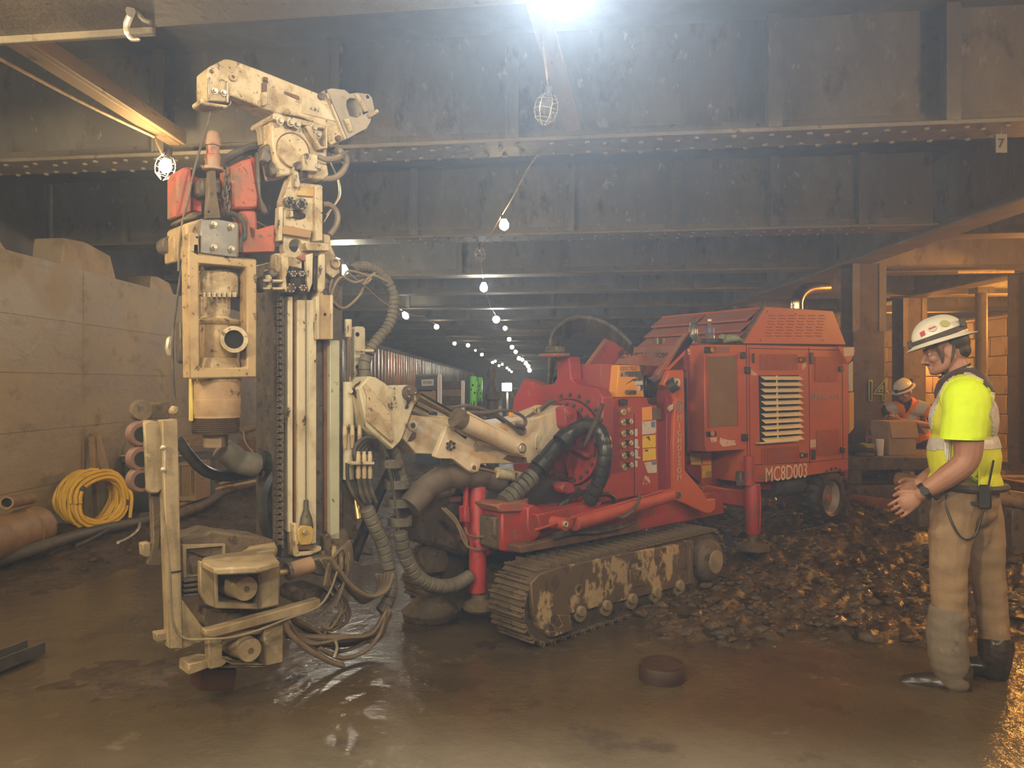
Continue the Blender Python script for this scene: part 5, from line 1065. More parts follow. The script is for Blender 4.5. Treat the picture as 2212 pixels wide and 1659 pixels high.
for q in C6(1605, 105, 1800, 122, 1980, 132, 1560, 300, 1985, 300): disc('bonnet_screw', K, q, 2, VK+.004, .006, STEEL, bon, seg=10)
ex = obj('exhaust_pipe', MB().tube(spline([K.V(x, y, VK-.5) for x, y in ((1721, 668), (1722, 648), (1732, 632), (1750, 624), (1785, 622))], 5), [.065]*18+[.064, .062, .06], 18), mk('exhaust_chrome', (.60, .47, .30), (.42, .30, .17), 6, .4, .7, rough=.22, metal=1), pk)
wn = side('cab_window', K, C6(1197, 412, 1392, 405, 1402, 884, 1210, 896), VK+.004, .012, DOORGL, pk, bevel=.003)
for a in ((C6(1190, 405, 1197, 405, 1210, 900, 1203, 902)), (C6(1392, 400, 1400, 400, 1408, 888, 1400, 890))): side('window_seal', K, a, VK+.006, .01, RED, wn, bevel=0)
dl = side('indicator_lamp', K, C6(1183, 345, 1250, 345, 1250, 385, 1183, 388), VK+.02, .02, BLACK, pk, bevel=.005); disc('amber_lens', K, C6(1232, 366)[0], 6, VK+.03, .02, AMBER, dl); side('lens_patch', K, C6(1255, 345, 1345, 343, 1345, 385, 1256, 386), VK+.003, .004, DUST, dl)
dl = side('indicator_lamp', K, C6(1195, 925, 1258, 920, 1260, 955, 1200, 958), VK+.02, .02, BLACK, pk, bevel=.005); disc('amber_lens', K, C6(1235, 938)[0], 6, VK+.03, .02, AMBER, dl)
for a in (C6(1430, 380, 1465, 380, 1465, 425, 1430, 425), C6(1458, 480, 1492, 480, 1492, 528, 1458, 528), C6(1437, 940, 1475, 940, 1475, 988, 1437, 988), C6(2100, 478, 2127, 478, 2127, 515, 2100, 515), C6(2110, 1030, 2136, 1030, 2136, 1070, 2110, 1070)): side('door_hinge', K, a, VK+.02, .02, BLACK, pk, bevel=.004)
for a in (C6(1505, 390, 1520, 388, 1521, 455, 1506, 457), C6(1898, 385, 1923, 384, 1923, 462, 1900, 465), C6(1905, 1045, 1936, 1042, 1936, 1115, 1908, 1118)): side('door_handle', K, a, VK+.012, .012, BLACK, pk, bevel=.006)
for a in (C6(1822, 415, 1870, 414, 1870, 448, 1823, 450), C6(1832, 1068, 1882, 1064, 1882, 1100, 1834, 1105)): o = side('door_lock', K, a, VK+.015, .015, BLACK, pk, bevel=.005); disc('lock_barrel', K, ((a[0][0]+a[1][0])/2-4, a[0][1]+6), 3.5, VK+.022, .01, AMBER, o)
for a in (C6(1459, 330, 1463, 330, 1470, 1270, 1466, 1270), C6(1477, 360, 1480, 360, 1488, 1160, 1484, 1160), C6(1886, 350, 1890, 350, 1896, 1150, 1892, 1150), C6(1475, 352, 2120, 366, 2120, 371, 1475, 357), C6(1485, 1150, 1895, 1130, 2150, 1105, 2150, 1109, 1895, 1135, 1485, 1155), C6(2114, 470, 2118, 470, 2124, 1110, 2120, 1110)): side('panel_seam', K, a, VK+.0015, .003, mk('seam', (.11, .02, .012), rough=.8) if 'seam' not in bpy.data.materials else bpy.data.materials['seam'], pk, bevel=0)
GR = mk('grille_hole', (.035, .010, .008), rough=.8)
for (x0, y0, x1, y1, dy) in ((1555, 396, 1810, 502, 0), (1930, 412, 2086, 582, 0), (1565, 1040, 1822, 1150, -18), (1940, 914, 2092, 1086, -8)):
    g = side('vent_grille', K, C6(x0, y0, x1, y0+dy, x1, y1+dy*.9, x0, y1), VK+.002, .004, GR, pk, bevel=0); mb = MB()
    n = 12
    for i in range(n):
        t = (i+.5)/n; mb.prism([K.V(*q, VK+.003) for q in C6(x0, y0+(y1-y0)*t-2.2, x1, y0+dy+(y1-y0)*t-2.2, x1, y0+dy+(y1-y0)*t+2, x0, y0+(y1-y0)*t+2)], K.n*.004)
    n = 20
    for i in range(n):
        x = x0+(x1-x0)*(i+.5)/n; d = dy*(i+.5)/n; mb.prism([K.V(*q, VK+.003) for q in C6(x-2, y0+d, x+2, y0+d, x+2, y1+d, x-2, y1+d)], K.n*.004)
    stuff(obj('grille_bars', mb, ORANGE, g, smooth=0))
lv = side('louvre_opening', K, C6(1545, 540, 1818, 538, 1822, 985, 1555, 1006), VK+.003, .01, DARK, pk, bevel=0)
for i in range(11):
    y0 = 542+i*42.3; y1 = y0+31; e = i*-1.9
    p = [K.V(*C6(1548+i*.7, y0+26)[0], VK), K.V(*C6(1816+i*.5, y0+26+e)[0], VK), K.V(*C6(1816+i*.5, y0+4+e)[0], VK), K.V(*C6(1548+i*.7, y0+4)[0], VK)]
    mb = MB().prism([p[0]+K.n*.055, p[1]+K.n*.055, p[2]+K.n*.012, p[3]+K.n*.012], (K.n*.003-UP*.004))
    obj('louvre_slat', mb, SLAT, pk, .001)
obj('louvre_stay', MB().beam(K.V(*C6(1668, 542)[0], VK+.03), K.V(*C6(1676, 990)[0], VK+.03), .008, .02), SLAT, pk); side('louvre_foot', K, C6(1553, 1000, 1822, 980, 1822, 988, 1556, 1008), VK+.06, .05, SLAT, pk, bevel=0)
WL_ = mk('white_letter', (.80, .62, .46), (.6, .3, .2), 30, .6, .66, rough=.6)
text('lettering', 'MC8D003', K.V(*C6(1738, 1208)[0], VK+.002), K.a*.998+UP*0, UP, .150, WL_, pk, extrude=.001).scale = (1.08, 1.3, 1)
side('plate_patch', K, C6(1548, 1222, 1638, 1208, 1638, 1248, 1550, 1258), VK+.002, .003, DUST, pk, bevel=0)
text('lettering', 'NICHOLSON', K.V(*C6(2015, 688)[0], VK+.003), K.a, UP, .070, PL, pk, outline=.0012); globe(K.V(*C6(1922, 688)[0], VK+.004), K.a, UP, .034, bpy.data.materials['faded_emblem'], pk, .003)
for a in (C6(1840, 470, 1870, 452, 1868, 480, 1845, 505), C6(1492, 500, 1510, 515, 1532, 528, 1530, 540, 1494, 538), C6(1898, 980, 1936, 976, 1936, 1030, 1900, 1034), C6(1285, 965, 1330, 980, 1390, 985, 1390, 1015, 1300, 1028, 1280, 1000), C6(1212, 965, 1260, 962, 1258, 990, 1225, 998), C6(1060, 360, 1070, 355, 1085, 385, 1078, 400, 1066, 398)): side('torn_sticker', K, a, VK+.003 if a[0][0] > 1500 else VK-.155, .003, mk('torn_paper', (.72, .48, .36), (.45, .08, .03), 26, .58, .6, rough=.7) if 'torn_paper' not in bpy.data.materials else bpy.data.materials['torn_paper'], pk, bevel=0)
side('tail_bracket', K, C6(2095, 342, 2200, 345, 2205, 380, 2180, 440, 2150, 465, 2120, 400), VK+.03, .06, ORANGE, pk, bevel=.01); side('tail_decal', K, C6(2122, 352, 2195, 348, 2195, 405, 2128, 410), VK+.032, .004, WHSTK, pk, bevel=0)
side('yellow_guard', K, C6(2162, 655, 2196, 655, 2196, 900, 2165, 940), VK-.05, .3, mk('yellow_guard', (.68, .36, .03), rough=.5), pk); side('tail_plate', K, C6(2160, 465, 2190, 440, 2190, 650, 2162, 650), VK-.08, .2, WHSTK, pk)
ch = side('chassis', K, C6(1545, 1262, 2155, 1180, 2155, 1240, 1850, 1330, 1560, 1320), VK-.15, .8, DKRED, pk); obj('air_tank', MB().cyl(K.V(*C6(1600, 1300)[0], VK-.2), K.V(*C6(1800, 1275)[0], VK-.2), .11, seg=18), MACH, ch)
# prop jack of the pack
vlathe2 = lambda name, x, v, prof, m, parent, seg=22: obj(name, MB().lathe(K.V(x, prof[0][0], v), -UP, [(K.V(x, prof[0][0], v).z-K.V(x, y, v).z, pxr(r, K.V(x, prof[0][0], v))) for y, r in prof], seg), m, parent)
pj = vlathe2('prop_jack', 1626, VK+.12, [(1045, 15), (1048, 16), (1100, 16), (1148, 16), (1154, 13)], REDW, pk); vlathe2('jack_inner', 1618, VK+.12, [(985, 11), (1048, 11)], REDW, pj); vlathe2('jack_foot', 1626, VK+.12, [(1150, 10), (1172, 10), (1176, 34), (1186, 36)], MUDDY, pj)
side('jack_arm', K, C6(1160, 1300, 1210, 1290, 1310, 1310, 1470, 1320, 1470, 1445, 1310, 1420, 1250, 1400, 1200, 1380), VK-.02, .2, REDW, pk, bevel=.012); disc('arm_boss', K, C6(1280, 1365)[0], 9, VK+.0, .05, DUST, pk)
obj('jack_pipe', MB().tube(spline([K.V(*q, VK+.2) for q in C6(1545, 1290, 1552, 1310, 1556, 1420, 1552, 1590)], 4), .008, 6), RED, pj)
side('jack_bracket', K, C6(1420, 1200, 1455, 1195, 1460, 1300, 1425, 1300), VK+.1, .06, STEEL, pj, bevel=.01)
hose('jack_hose', [K.V(*q, VK+.1) for q in C6(1470, 1260, 1530, 1290, 1545, 1340, 1550, 1400)], .012, HOSE, pj)
hose('drain_hose', [K.V(*q, VK+.05) for q in C6(1100, 1480, 1200, 1545, 1300, 1575, 1400, 1570, 1450, 1540)], .012, HOSE, pk)
# tyre
wc = K.V(*C6(2052, 1376)[0], VK+.0); rt = pxr(64, wc)
ty = obj('tyre', MB().lathe(wc-K.n*.22, K.n, [(0, rt*.62), (.01, rt*.8), (.04, rt*.95), (.08, rt), (.15, rt), (.19, rt*.95), (.215, rt*.82), (.22, rt*.62), (.20, rt*.56), (.02, rt*.56), (0, rt*.62)], 36, False), RUBBER, pk)
for k in range(22):
    a = 2*PI*k/22; e = K.a*math.cos(a)+UP*math.sin(a)
    for sd in (0, 1): obj('tread_lug', MB().box(wc-K.n*(.05+.11*sd)+(K.a*math.cos(a+sd*.14)+UP*math.sin(a+sd*.14))*rt*.995, .03, .12, .028, (K.a*math.cos(a+sd*.14)+UP*math.sin(a+sd*.14)), K.n, (K.a*math.cos(a+sd*.14)+UP*math.sin(a+sd*.14)).cross(K.n)), RUBBER, ty)
rim = obj('wheel_rim', MB().lathe(wc-K.n*.12, K.n, [(0, rt*.3), (.0, rt*.52), (.06, rt*.54), (.092, rt*.585), (.098, rt*.55), (.075, rt*.48), (.035, rt*.43), (.04, rt*.25), (.055, rt*.2), (.055, .001)], 28), mk('rim_grey', (.30, .24, .18), (.2, .14, .09), 8, .4, .7, rough=.5), pk); obj('hub_cap', MB().cyl(wc-K.n*.07, wc-K.n*.045, rt*.11, seg=12), ORANGE, rim)
side('mudguard', K, C6(1850, 1195, 1880, 1165, 2140, 1165, 2150, 1185, 1870, 1215), VK-.06, .2, RED, pk)
# things left on top of the pack
def stand(px, py, v): return K.V(px, py, v)
can = empty('spray_can', K.V(1498, 741, VK-.06)); tag(can, 'slim spray can with a dark cap standing on the red pack', 'can')
q = WL[can.name]; obj('can_body', MB().lathe(q, UP, [(0, .033), (.004, .036), (.155, .036), (.17, .025)], 18), mk('can_label', (.10, .11, .12), (.55, .40, .2), 20, .52, .56, rough=.3, metal=.3), can); obj('can_cap', MB().lathe(q+UP*.17, UP, [(0, .022), (.04, .02), (.042, .018)], 14), BLACK, can)
bt = empty('water_bottle', K.V(1533, 741, VK-.06)); tag(bt, 'clear water bottle with a blue label on the red pack beside the glove', 'bottle')
q = WL[bt.name]; obj('bottle_body', MB().lathe(q, UP, [(0, .032), (.005, .04), (.07, .04), (.085, .037), (.13, .037), (.165, .02), (.185, .016)], 18), WATERB, bt); obj('bottle_cap', MB().cyl(q+UP*.185, q+UP*.205, .018, seg=14), WHITEP, bt); obj('bottle_label', MB().ring(q+UP*.085, q+UP*.13, .0385, .0375, 20), mk('blue_label', (.10, .12, .28), rough=.4), bt)
dish = obj('oil_dish', MB().ring(K.V(1537, 741, VK-.12), K.V(1537, 741, VK-.12)+UP*.035, .10, .094, 24).cyl(K.V(1537, 741, VK-.12), K.V(1537, 741, VK-.12)+UP*.006, .098, seg=24), BLACK); tag(dish, 'shallow black dish under the water bottle on the red pack', 'dish')
q = K.V(1573, 741, VK-.05)
gl = blob('work_glove', [('e', q+UP*.04+K.a*.02, (.10, .05, .035)), ('c', [(q-K.a*.08+UP*.05, .03), (q-K.a*.10+UP*.02, .02), (q-K.a*.02+UP*.012, .014)])]+[('c', [(q+K.a*.05+UP*.035+K.n*(.03*i-.03), .02), (q+K.a*.15+UP*.028+K.n*(.03*i-.03), .016), (q+K.a*.17+UP*.014+K.n*(.03*i-.03), .013)]) for i in range(3)], GLOVE, None, .007, 2, .004, 30); tag(gl, 'crumpled green work glove lying on the red pack under the bonnet', 'glove')
q = K.V(*C6(940, 296)[0], VK-.75)-UP*.0
cb = obj('chrome_cup', MB().lathe(b1.lerp(a1, .62)+UP*.012, UP, [(0, .045), (.05, .05), (.052, .046), (.01, .04)], 16), CHROME); tag(cb, 'small chrome cup at the top of the sloping bonnet', 'cup')
# ---------------------------------------------------------------- people
def cut(o, co, no):
    """Trim a garment at a hem: drop what lies beyond the plane and close it."""
    c = WL[o.name]; bm = bmesh.new(); bm.from_mesh(o.data)
    r = bmesh.ops.bisect_plane(bm, geom=bm.verts[:]+bm.edges[:]+bm.faces[:], plane_co=Vector(co)-c, plane_no=Vector(no), clear_outer=True)
    ed = [g for g in r['geom_cut'] if isinstance(g, bmesh.types.BMEdge)]
    bmesh.ops.holes_fill(bm, edges=ed, sides=0); bm.to_mesh(o.data); bm.free()
def shell(name, o, pred, off, m, parent):
    """A strip sewn onto a garment: the garment's faces that satisfy pred, raised by off."""
    c = WL[o.name]; me = o.data; keep = [p for p in me.polygons if pred(p.center+c)]
    if not keep: return None
    ids = {}; vs = []; fs = []
    for p in keep:
        f = []
        for i in p.vertices:
            if i not in ids: ids[i] = len(vs); vs.append(me.vertices[i].co+c+me.vertices[i].normal*off)
            f.append(ids[i])
        fs.append(f)
    b = MB().add(vs, fs); n = len(vs)
    ec = {}
    for f in fs:
        for i in range(len(f)): k = (f[i], f[(i+1) % len(f)]); ec[k] = 1
    back = [Vector(v)-me.vertices[i].normal*(off+.004) for i, v in zip(ids, vs)]
    b.add(back, [])
    for (i, j) in ec:
        if (j, i) not in ec: b.f.append([j, i, i+n, j+n])
    return obj(name, b, m, parent, smooth=60)
def dist_poly(p, poly):
    d = 9
    for a, b in zip(poly, poly[1:]):
        ab = b-a; t = max(0, min(1, (p-a).dot(ab)/max(ab.dot(ab), 1e-9))); d = min(d, (a+ab*t-p).length)
    return d
def hand_parts(W, d, e, c, s=1.0, curl=1.0):
    """Palm, four fingers and a thumb: W wrist, d towards the fingers, e across to the thumb side, c the way they curl."""
    W = Vector(W); rot = Matrix((d, e, c)).transposed()
    out = [('e', W+d*.052*s, (.052*s, .042*s, .019*s), rot)]
    for k, (off, ln) in enumerate(((.035, .92), (.0118, 1.0), (-.0118, .93), (-.034, .76))):
        b0 = W+d*.088*s+e*off*s; L = .088*ln*s; fan = e*off*3.0
        p1 = b0+(d*.98+fan-c*.0)*L*.42+c*.012*curl*s; p2 = p1+(d*.62+c*.75*curl)*L*.34; p3 = p2+(d*.10+c*.95*curl-d*.2*curl)*L*.28
        out.append(('c', [(b0-d*.02*s, .0092*s), (p1, .0085*s), (p2, .0080*s), (p3, .0070*s)]))
    t0 = W+d*.022*s+e*.030*s; t1 = t0+d*.035*s+e*.026*s+c*.012*s; t2 = t1+d*.034*s+e*.004*s+c*.018*s
    out.append(('c', [(t0, .016*s), (t1, .0125*s), (t2, .0095*s)]))
    return out
def head_parts(C, f, l, u, s=1.0):
    L = lambda x, y, z: C+(f*x+l*y+u*z)*s
    rot = Matrix((f, l, u)).transposed(); E = lambda x, y, z, a, b, c: ('e', L(x, y, z), (a*s, b*s, c*s), rot)
    out = [E(-.012, 0, .035, .098, .076, .098), E(.038, 0, -.035, .058, .056, .082), E(-.03, 0, -.02, .07, .068, .07), E(.082, 0, -.100, .024, .030, .019), E(.086, 0, .012, .016, .048, .013),
           E(.094, 0, -.064, .013, .026, .008), E(.093, 0, -.078, .013, .024, .008),
           ('c', [(L(.094, 0, .002), .009*s), (L(.108, 0, -.02), .010*s), (L(.120, 0, -.042), .0125*s)]), ('c', [(L(.108, .013, -.046), .008*s), (L(.108, -.013, -.046), .008*s)])]
    for y in (-1, 1):
        out += [('c', [(L(-.01, y*.058, -.05), .026*s), (L(.03, y*.046, -.088), .024*s), (L(.075, y*.02, -.102), .020*s)]), E(.062, y*.040, -.035, .026, .022, .024),
                E(-.012, y*.078, -.018, .026, .010, .034), E(-.008, y*.080, -.044, .012, .008, .012)]
    return out, L, rot
def features(L, f, l, body, s=1.0):
    EYE_W, EYE_D = mk('eye_white', (.42, .36, .32), rough=.35), mk('iris', (.05, .03, .02), rough=.2)
    for y in (-1, 1):
        o = obj('eye', MB().ball(L(.073, y*.031, -.012), .0125*s, 12, 8), EYE_W, body); obj('iris', MB().ball(L(.0835, y*.032, -.014), .0048*s, 8, 6), EYE_D, o)
        obj('eyebrow', MB().tube([L(.099, y*.015, .012), L(.096, y*.034, .018), L(.084, y*.050, .012)], .005*s, 6), HAIR, body)
def helmet(C, f, l, u, s, stickers, parent, M_=None):
    """Full-brim hard hat about C, the middle of its brim."""
    hp = MB(); n = 40; rings = 12; vs = []; fs = []
    for i in range(rings+1):
        t = (PI/2)*i/rings
        for k in range(n):
            a = 2*PI*k/n; rx, ry = .148*math.cos(t)**.85 if i < rings else 0, .126*math.cos(t)**.85 if i < rings else 0
            rid = .006*max(0, math.cos(a*2))*math.sin(2*t)*0
            vs.append(C+(f*(rx*math.cos(a))+l*(ry*math.sin(a))+u*(.022+.128*math.sin(t)+(.010*math.exp(-(math.sin(a)*6*math.cos(t))**2)*math.sin(t) if i > 2 else 0)))*s)
    fs = [(i*n+k, i*n+(k+1) % n, (i+1)*n+(k+1) % n, (i+1)*n+k) for i in range(rings) for k in range(n)]
    h = obj('helmet', hp.add(vs, fs), M_ or HELMET, parent, smooth=60)
    br = MB(); R1 = [(.146, .124, .024), (.160, .140, .012), (.182 , .152, .000), (.180, .150, -.004), (.156, .136, .004), (.14, .118, .018)]
    vs = [C+(f*(a_*math.cos(2*PI*k/n)+(.012 if i in (2, 3) else 0)*math.cos(2*PI*k/n))+l*(b_*math.sin(2*PI*k/n))+u*z_)*s for i, (a_, b_, z_) in enumerate(R1) for k in range(n)]
    fs = [(i*n+k, i*n+(k+1) % n, ((i+1) % 6)*n+(k+1) % n, ((i+1) % 6)*n+k) for i in range(6) for k in range(n)]
    obj('helmet_brim', br.add(vs, fs), M_ or HELMET, h, smooth=60)
    hb = MB(); vs = [C+(f*(r_*.148*math.cos(2*PI*k/n))+l*(r_*.126*math.sin(2*PI*k/n))+u*(z_+.012*math.cos(2*PI*k/n+2.5)))*s for r_, z_ in ((1.03, .024), (1.045, .034), (1.02, .056), (.97, .05)) for k in range(n)]
    fs = [(i*n+k, i*n+(k+1) % n, ((i+1) % 4)*n+(k+1) % n, ((i+1) % 4)*n+k) for i in range(4) for k in range(n)]
    obj('lamp_strap', hb.add(vs, fs), STRAP, h, smooth=60)
    obj('strap_clip', MB().box(C+(f*.155+u*.035)*s, .03*s, .045*s, .045*s, f, l, u), BLACK, h, .004); obj('strap_buckle', MB().box(C+(l*.07-f*.135+u*.07)*s, .03*s, .035*s, .05*s, f, l, u), STRAP, h, .004)
    return h
# --- standing worker, in profile, near the right edge
WY = 4.0
wk = empty('person', Vector((P(2085, 1080, WY).x, WY, 0))); tag(wk, 'standing worker in yellow hi-vis shirt, khaki trousers and white full-brim helmet with stickers', 'person')
Q = lambda x, y, dy=0.0: Vector((P(2085, y, WY).x+(x-2085)*WY/F*.862, WY+dy, P(x, y, WY).z))
th = math.radians(15); hf = Vector((-math.cos(th), .02, -math.sin(th))).normalized(); hl = UP.cross(hf).normalized(); hu = hf.cross(hl).normalized()
HC = Q(2043, 752)
hp, HL, hrot = head_parts(HC, hf, hl, hu, 1.03)
dn = (Q(1952, 1085, -.30)-Q(1992, 1056, -.28)).normalized()
en = Vector((dn.z, 0, -dn.x)); en = en if en.z > 0 else -en
cn_ = dn.cross(en); cn_ = cn_ if cn_.y > 0 else -cn_
body = blob('body', hp+[('c', [(Q(2056, 778), .062), (Q(2072, 806), .064), (Q(2084, 850), .10)]),
    ('c', [(Q(2085, 860), .12), (Q(2084, 930), .145), (Q(2088, 1010), .125), (Q(2088, 1075), .10)]), ('c', [(Q(2088, 866, -.19), .07), (Q(2086, 860, 0), .10), (Q(2088, 866, .19), .07)]),
    ('c', [(Q(2088, 868, -.20), .072), (Q(2090, 930, -.235), .072), (Q(2086, 985, -.255), .060), (Q(2050, 1018, -.27), .056), (Q(2012, 1044, -.28), .043), (Q(1992, 1058, -.285), .034)]),
    ('c', [(Q(2086, 868, .20), .07), (Q(2084, 930, .24), .07), (Q(2076, 985, .24), .058), (Q(2040, 1018, .18), .053), (Q(2000, 1040, .08), .040), (Q(1984, 1050, .02), .033)]),
    ('c', [(Q(2068, 1095, -.085), .075), (Q(2050, 1240, -.12), .055), (Q(2052, 1430, -.10), .05)]), ('c', [(Q(2110, 1095, .085), .075), (Q(2134, 1245, .12), .052), (Q(2150, 1425, .14), .045)])]
    + hand_parts(Q(1990, 1059, -.285), dn, en, cn_, 1.06, .9) + hand_parts(Q(1984, 1051, .02), (Q(1945, 1072, -.06)-Q(1984, 1051, .02)).normalized(), en, -cn_, 1.0, .9), SKIN, wk, .0052, 3)
features(HL, hf, hl, body, 1.03)
hr = blob('hair', [('e', HL(-.035, 0, .02), (.085, .080, .075), hrot), ('e', HL(-.06, 0, -.03), (.05, .066, .045), hrot)], HAIR, wk, .008, 2)
obj('stubble', MB().ball(HL(.05, 0, -.094), 1, 16, 8, (.052, .050, .024), hrot), mk('stubble', (.22, .12, .08), rough=.8), body); obj('moustache', MB().tube([HL(.094, -.026, -.062), HL(.107, 0, -.055), HL(.094, .026, -.062)], [.005, .007, .005], 8), HAIR, body)
bc_ = Q(2032, 738); bf = Vector((-.954, -.03, -.299)).normalized(); bl = UP.cross(bf).normalized(); bu = bf.cross(bl).normalized()
hm_ = helmet(bc_, bf, bl, bu, .90, True, wk)
def sticker(name, x, z, r, m, sq=False):
    zz = (z-.022)/.128; k = math.sqrt(max(.02, 1-zz*zz)); 
    yy = .126*k*math.sqrt(max(0, 1-(x/(.148*k))**2))
    p = bc_+(bf*x+bl*yy+bu*z)*.90; nn = (bf*(x/.148**2)+bl*(yy/.126**2)+bu*((z-.022)/.128**2)).normalized()
    tx = bf.cross(nn).cross(nn)*-1; tx = (bf-nn*bf.dot(nn)).normalized(); ty_ = nn.cross(tx)
    p += nn*.004
    if sq: obj(name, MB().box(p, r*1.8, r*1.8, .003, tx, ty_, nn), m, hm_)
    else: obj(name, MB().prism(circ(p, tx, ty_, r, 18), nn*.002), m, hm_)
    return p, tx, ty_, nn
sticker('red_sticker', .075, .072, .014, mk('crimson', (.50, .06, .10), rough=.4), True)
q = sticker('round_sticker', .020, .085, .021, WHSTK); obj('sticker_bar', MB().box(q[0]+q[3]*.003, .034, .008, .002, q[1], q[2], q[3]), bpy.data.materials['crimson'], hm_)
sticker('olive_sticker', -.045, .090, .022, mk('olive_print', (.42, .42, .18), rough=.4))
for y in (-1, 1):
    obj('chin_strap', MB().tube(spline([HL(.045, y*.078, .03), HL(.03, y*.074, -.04), HL(.03, y*.04, -.118)], 5), .009, 6), STRAP, wk); obj('chin_strap', MB().tube(spline([HL(-.04, y*.086, .0), HL(-.015, y*.078, -.055), HL(.03, y*.04, -.118)], 5), .008, 6), STRAP, wk)
obj('chin_cup', MB().ball(HL(.032, 0, -.128), .02, 10, 6, (1.2, 1.8, 1)), BLACK, wk)
# garments
sh_ = blob('shirt', [('e', Q(2082, 905), (.152, .200, .17)), ('e', Q(2082, 985), (.163, .19, .20)), ('e', Q(2084, 1045), (.168, .185, .12)), ('c', [(Q(2086, 862, -.17), .105), (Q(2084, 850, 0), .125), (Q(2086, 862, .17), .105)]), ('c', [(Q(2074, 822), .092), (Q(2080, 850), .11)]),
    ('c', [(Q(2088, 872, -.19), .104), (Q(2082, 915, -.225), .103), (Q(2078, 965, -.245), .102)]), ('c', [(Q(2086, 872, .19), .10), (Q(2080, 940, .24), .10), (Q(2076, 970, .25), .098)])], HIVIS, wk, .0095, 4, .006, 8)
cut(sh_, Q(2090, 1046), (.0, 0, -1))
sh_c = Q(2062, 806); cut(sh_, sh_c, (-.45, 0, .89))
for dy in (-1, 1):                                    # trim the sleeves level with mid upper arm
    c0 = WL[sh_.name]; me = sh_.data
    for v in me.vertices:
        p = v.co+c0
        if (p.y-WY)*dy > .17 and p.z < Q(0, 941).z: v.co.z = Q(0, 941).z-c0.z+(v.co.z-(Q(0, 941).z-c0.z))*.04
vs_ = shell('vest', sh_, lambda p: (abs(p.y-WY) < .165 or p.z < Q(0, 948).z) and p.z < Q(0, 812).z+.0, .007, HIVIS2, wk)
WLn = lambda *q: [Vector((Q(x, y).x, 0, Q(x, y).z)) for x, y in zip(q[::2], q[1::2])]
xz = lambda p: Vector((p.x, 0, p.z))
shell('waist_tape', sh_, lambda p: Q(0, 968).z < p.z-.06*(p.x-Q(2082, 0).x) < Q(0, 944).z and (abs(p.y-WY) < .165 or p.z < Q(0, 948).z), .012, REFL, wk)
bk_ = WLn(2096, 806, 2128, 846, 2150, 905, 2152, 945); ft_ = WLn(2050, 812, 2022, 850, 2004, 905, 2000, 945)
for nm, pl2, sg_ in (('back_tape', bk_, -1), ('front_tape', ft_, -1), ('back_tape', bk_, 1), ('front_tape', ft_, 1)): shell(nm, sh_, lambda p, pl2=pl2, sg_=sg_: .155 > (p.y-WY)*sg_ > .05 and dist_poly(xz(p), pl2) < .028, .013, REFL, wk)
shell('harness_strap', sh_, lambda p: abs(p.y-WY) < .165 and min(dist_poly(xz(p), WLn(2016, 865, 2040, 826, 2064, 808, 2092, 803, 2122, 820, 2136, 842)), 9) < .013, .017, STRAP, wk)
shell('front_strap', sh_, lambda p: abs(p.y-WY) < .14 and abs(p.y-WY) > .08 and dist_poly(xz(p), WLn(2016, 865, 2003, 900, 1998, 960, 1996, 1000)) < .012, .017, STRAP, wk)
tr2 = blob('trousers', [('c', [(Q(2088, 1040), .152), (Q(2088, 1085), .148)]), ('c', [(Q(2064, 1085, -.085), .112), (Q(2054, 1150, -.105), .103), (Q(2049, 1225, -.12), .089), (Q(2051, 1290, -.12), .083), (Q(2052, 1330, -.12), .080)]),
    ('c', [(Q(2110, 1085, .085), .112), (Q(2126, 1160, .10), .100), (Q(2134, 1235, .12), .084), (Q(2142, 1310, .13), .078), (Q(2150, 1395, .14), .074), (Q(2152, 1425, .14), .072)])], KHAKI, wk, .009, 3, .007, 9)
cut(tr2, Q(2090, 1036), (0, 0, 1))
gt = blob('gaiter', [('c', [(Q(2048, 1318, -.12), .092), (Q(2046, 1370, -.12), .098), (Q(2052, 1425, -.115), .092), (Q(2064, 1452, -.11), .078)])], BOOTM, wk, .009, 2, .006, 10); cut(gt, Q(2050, 1302, -.12), (0, 0, 1))
blob('boot', [('c', [(Q(2068, 1440, -.11), .075), (Q(2074, 1462, -.11), .058)]), ('c', [(Q(2076, 1466, -.11), .052), (Q(2025, 1470, -.12), .056), (Q(1980, 1474, -.13), .050), (Q(1958, 1478, -.135), .044)])], BOOT, wk, .010, 3, .004, 20)
blob('boot', [('c', [(Q(2152, 1400, .14), .088), (Q(2150, 1455, .14), .07)]), ('c', [(Q(2150, 1450, .14), .054), (Q(2100, 1452, .12), .050), (Q(2060, 1454, .10), .040)])], BOOT, wk, .010, 3, .004, 20)
obj('belt', MB().tube([Q(2088, 1048)+Vector((.176*math.cos(a), .172*math.sin(a), 0)) for a in [2*PI*k/32 for k in range(32)]], .018, 6, closed=True), STRAP, wk)
rd = obj('radio', MB().box(Q(2124, 1062, -.165), .06, .03, .12), BLACK, wk, .008); obj('radio_aerial', MB().tube([Q(2132, 1040, -.165), Q(2142, 985, -.185)], .005, 6), BLACK, rd); obj('radio_clip', MB().box(Q(2108, 1077, -.17), .05, .012, .016), BLACK, rd)
obj('belt_pouch', MB().box(Q(2036, 1064, -.145), .085, .04, .06), STRAP, wk, .012)
obj('radio_cord', MB().tube(spline([Q(2045, 1062, -.17), Q(2045, 1085, -.185), Q(2055, 1115, -.21), Q(2072, 1142, -.215), Q(2092, 1150, -.20), Q(2108, 1136, -.18), Q(2122, 1088, -.17)], 6), .0055, 6), BLACK, wk)
wv = (Q(2012, 1044, -.28)-Q(1992, 1058, -.285)).normalized(); wp = Q(2000, 1052, -.283)
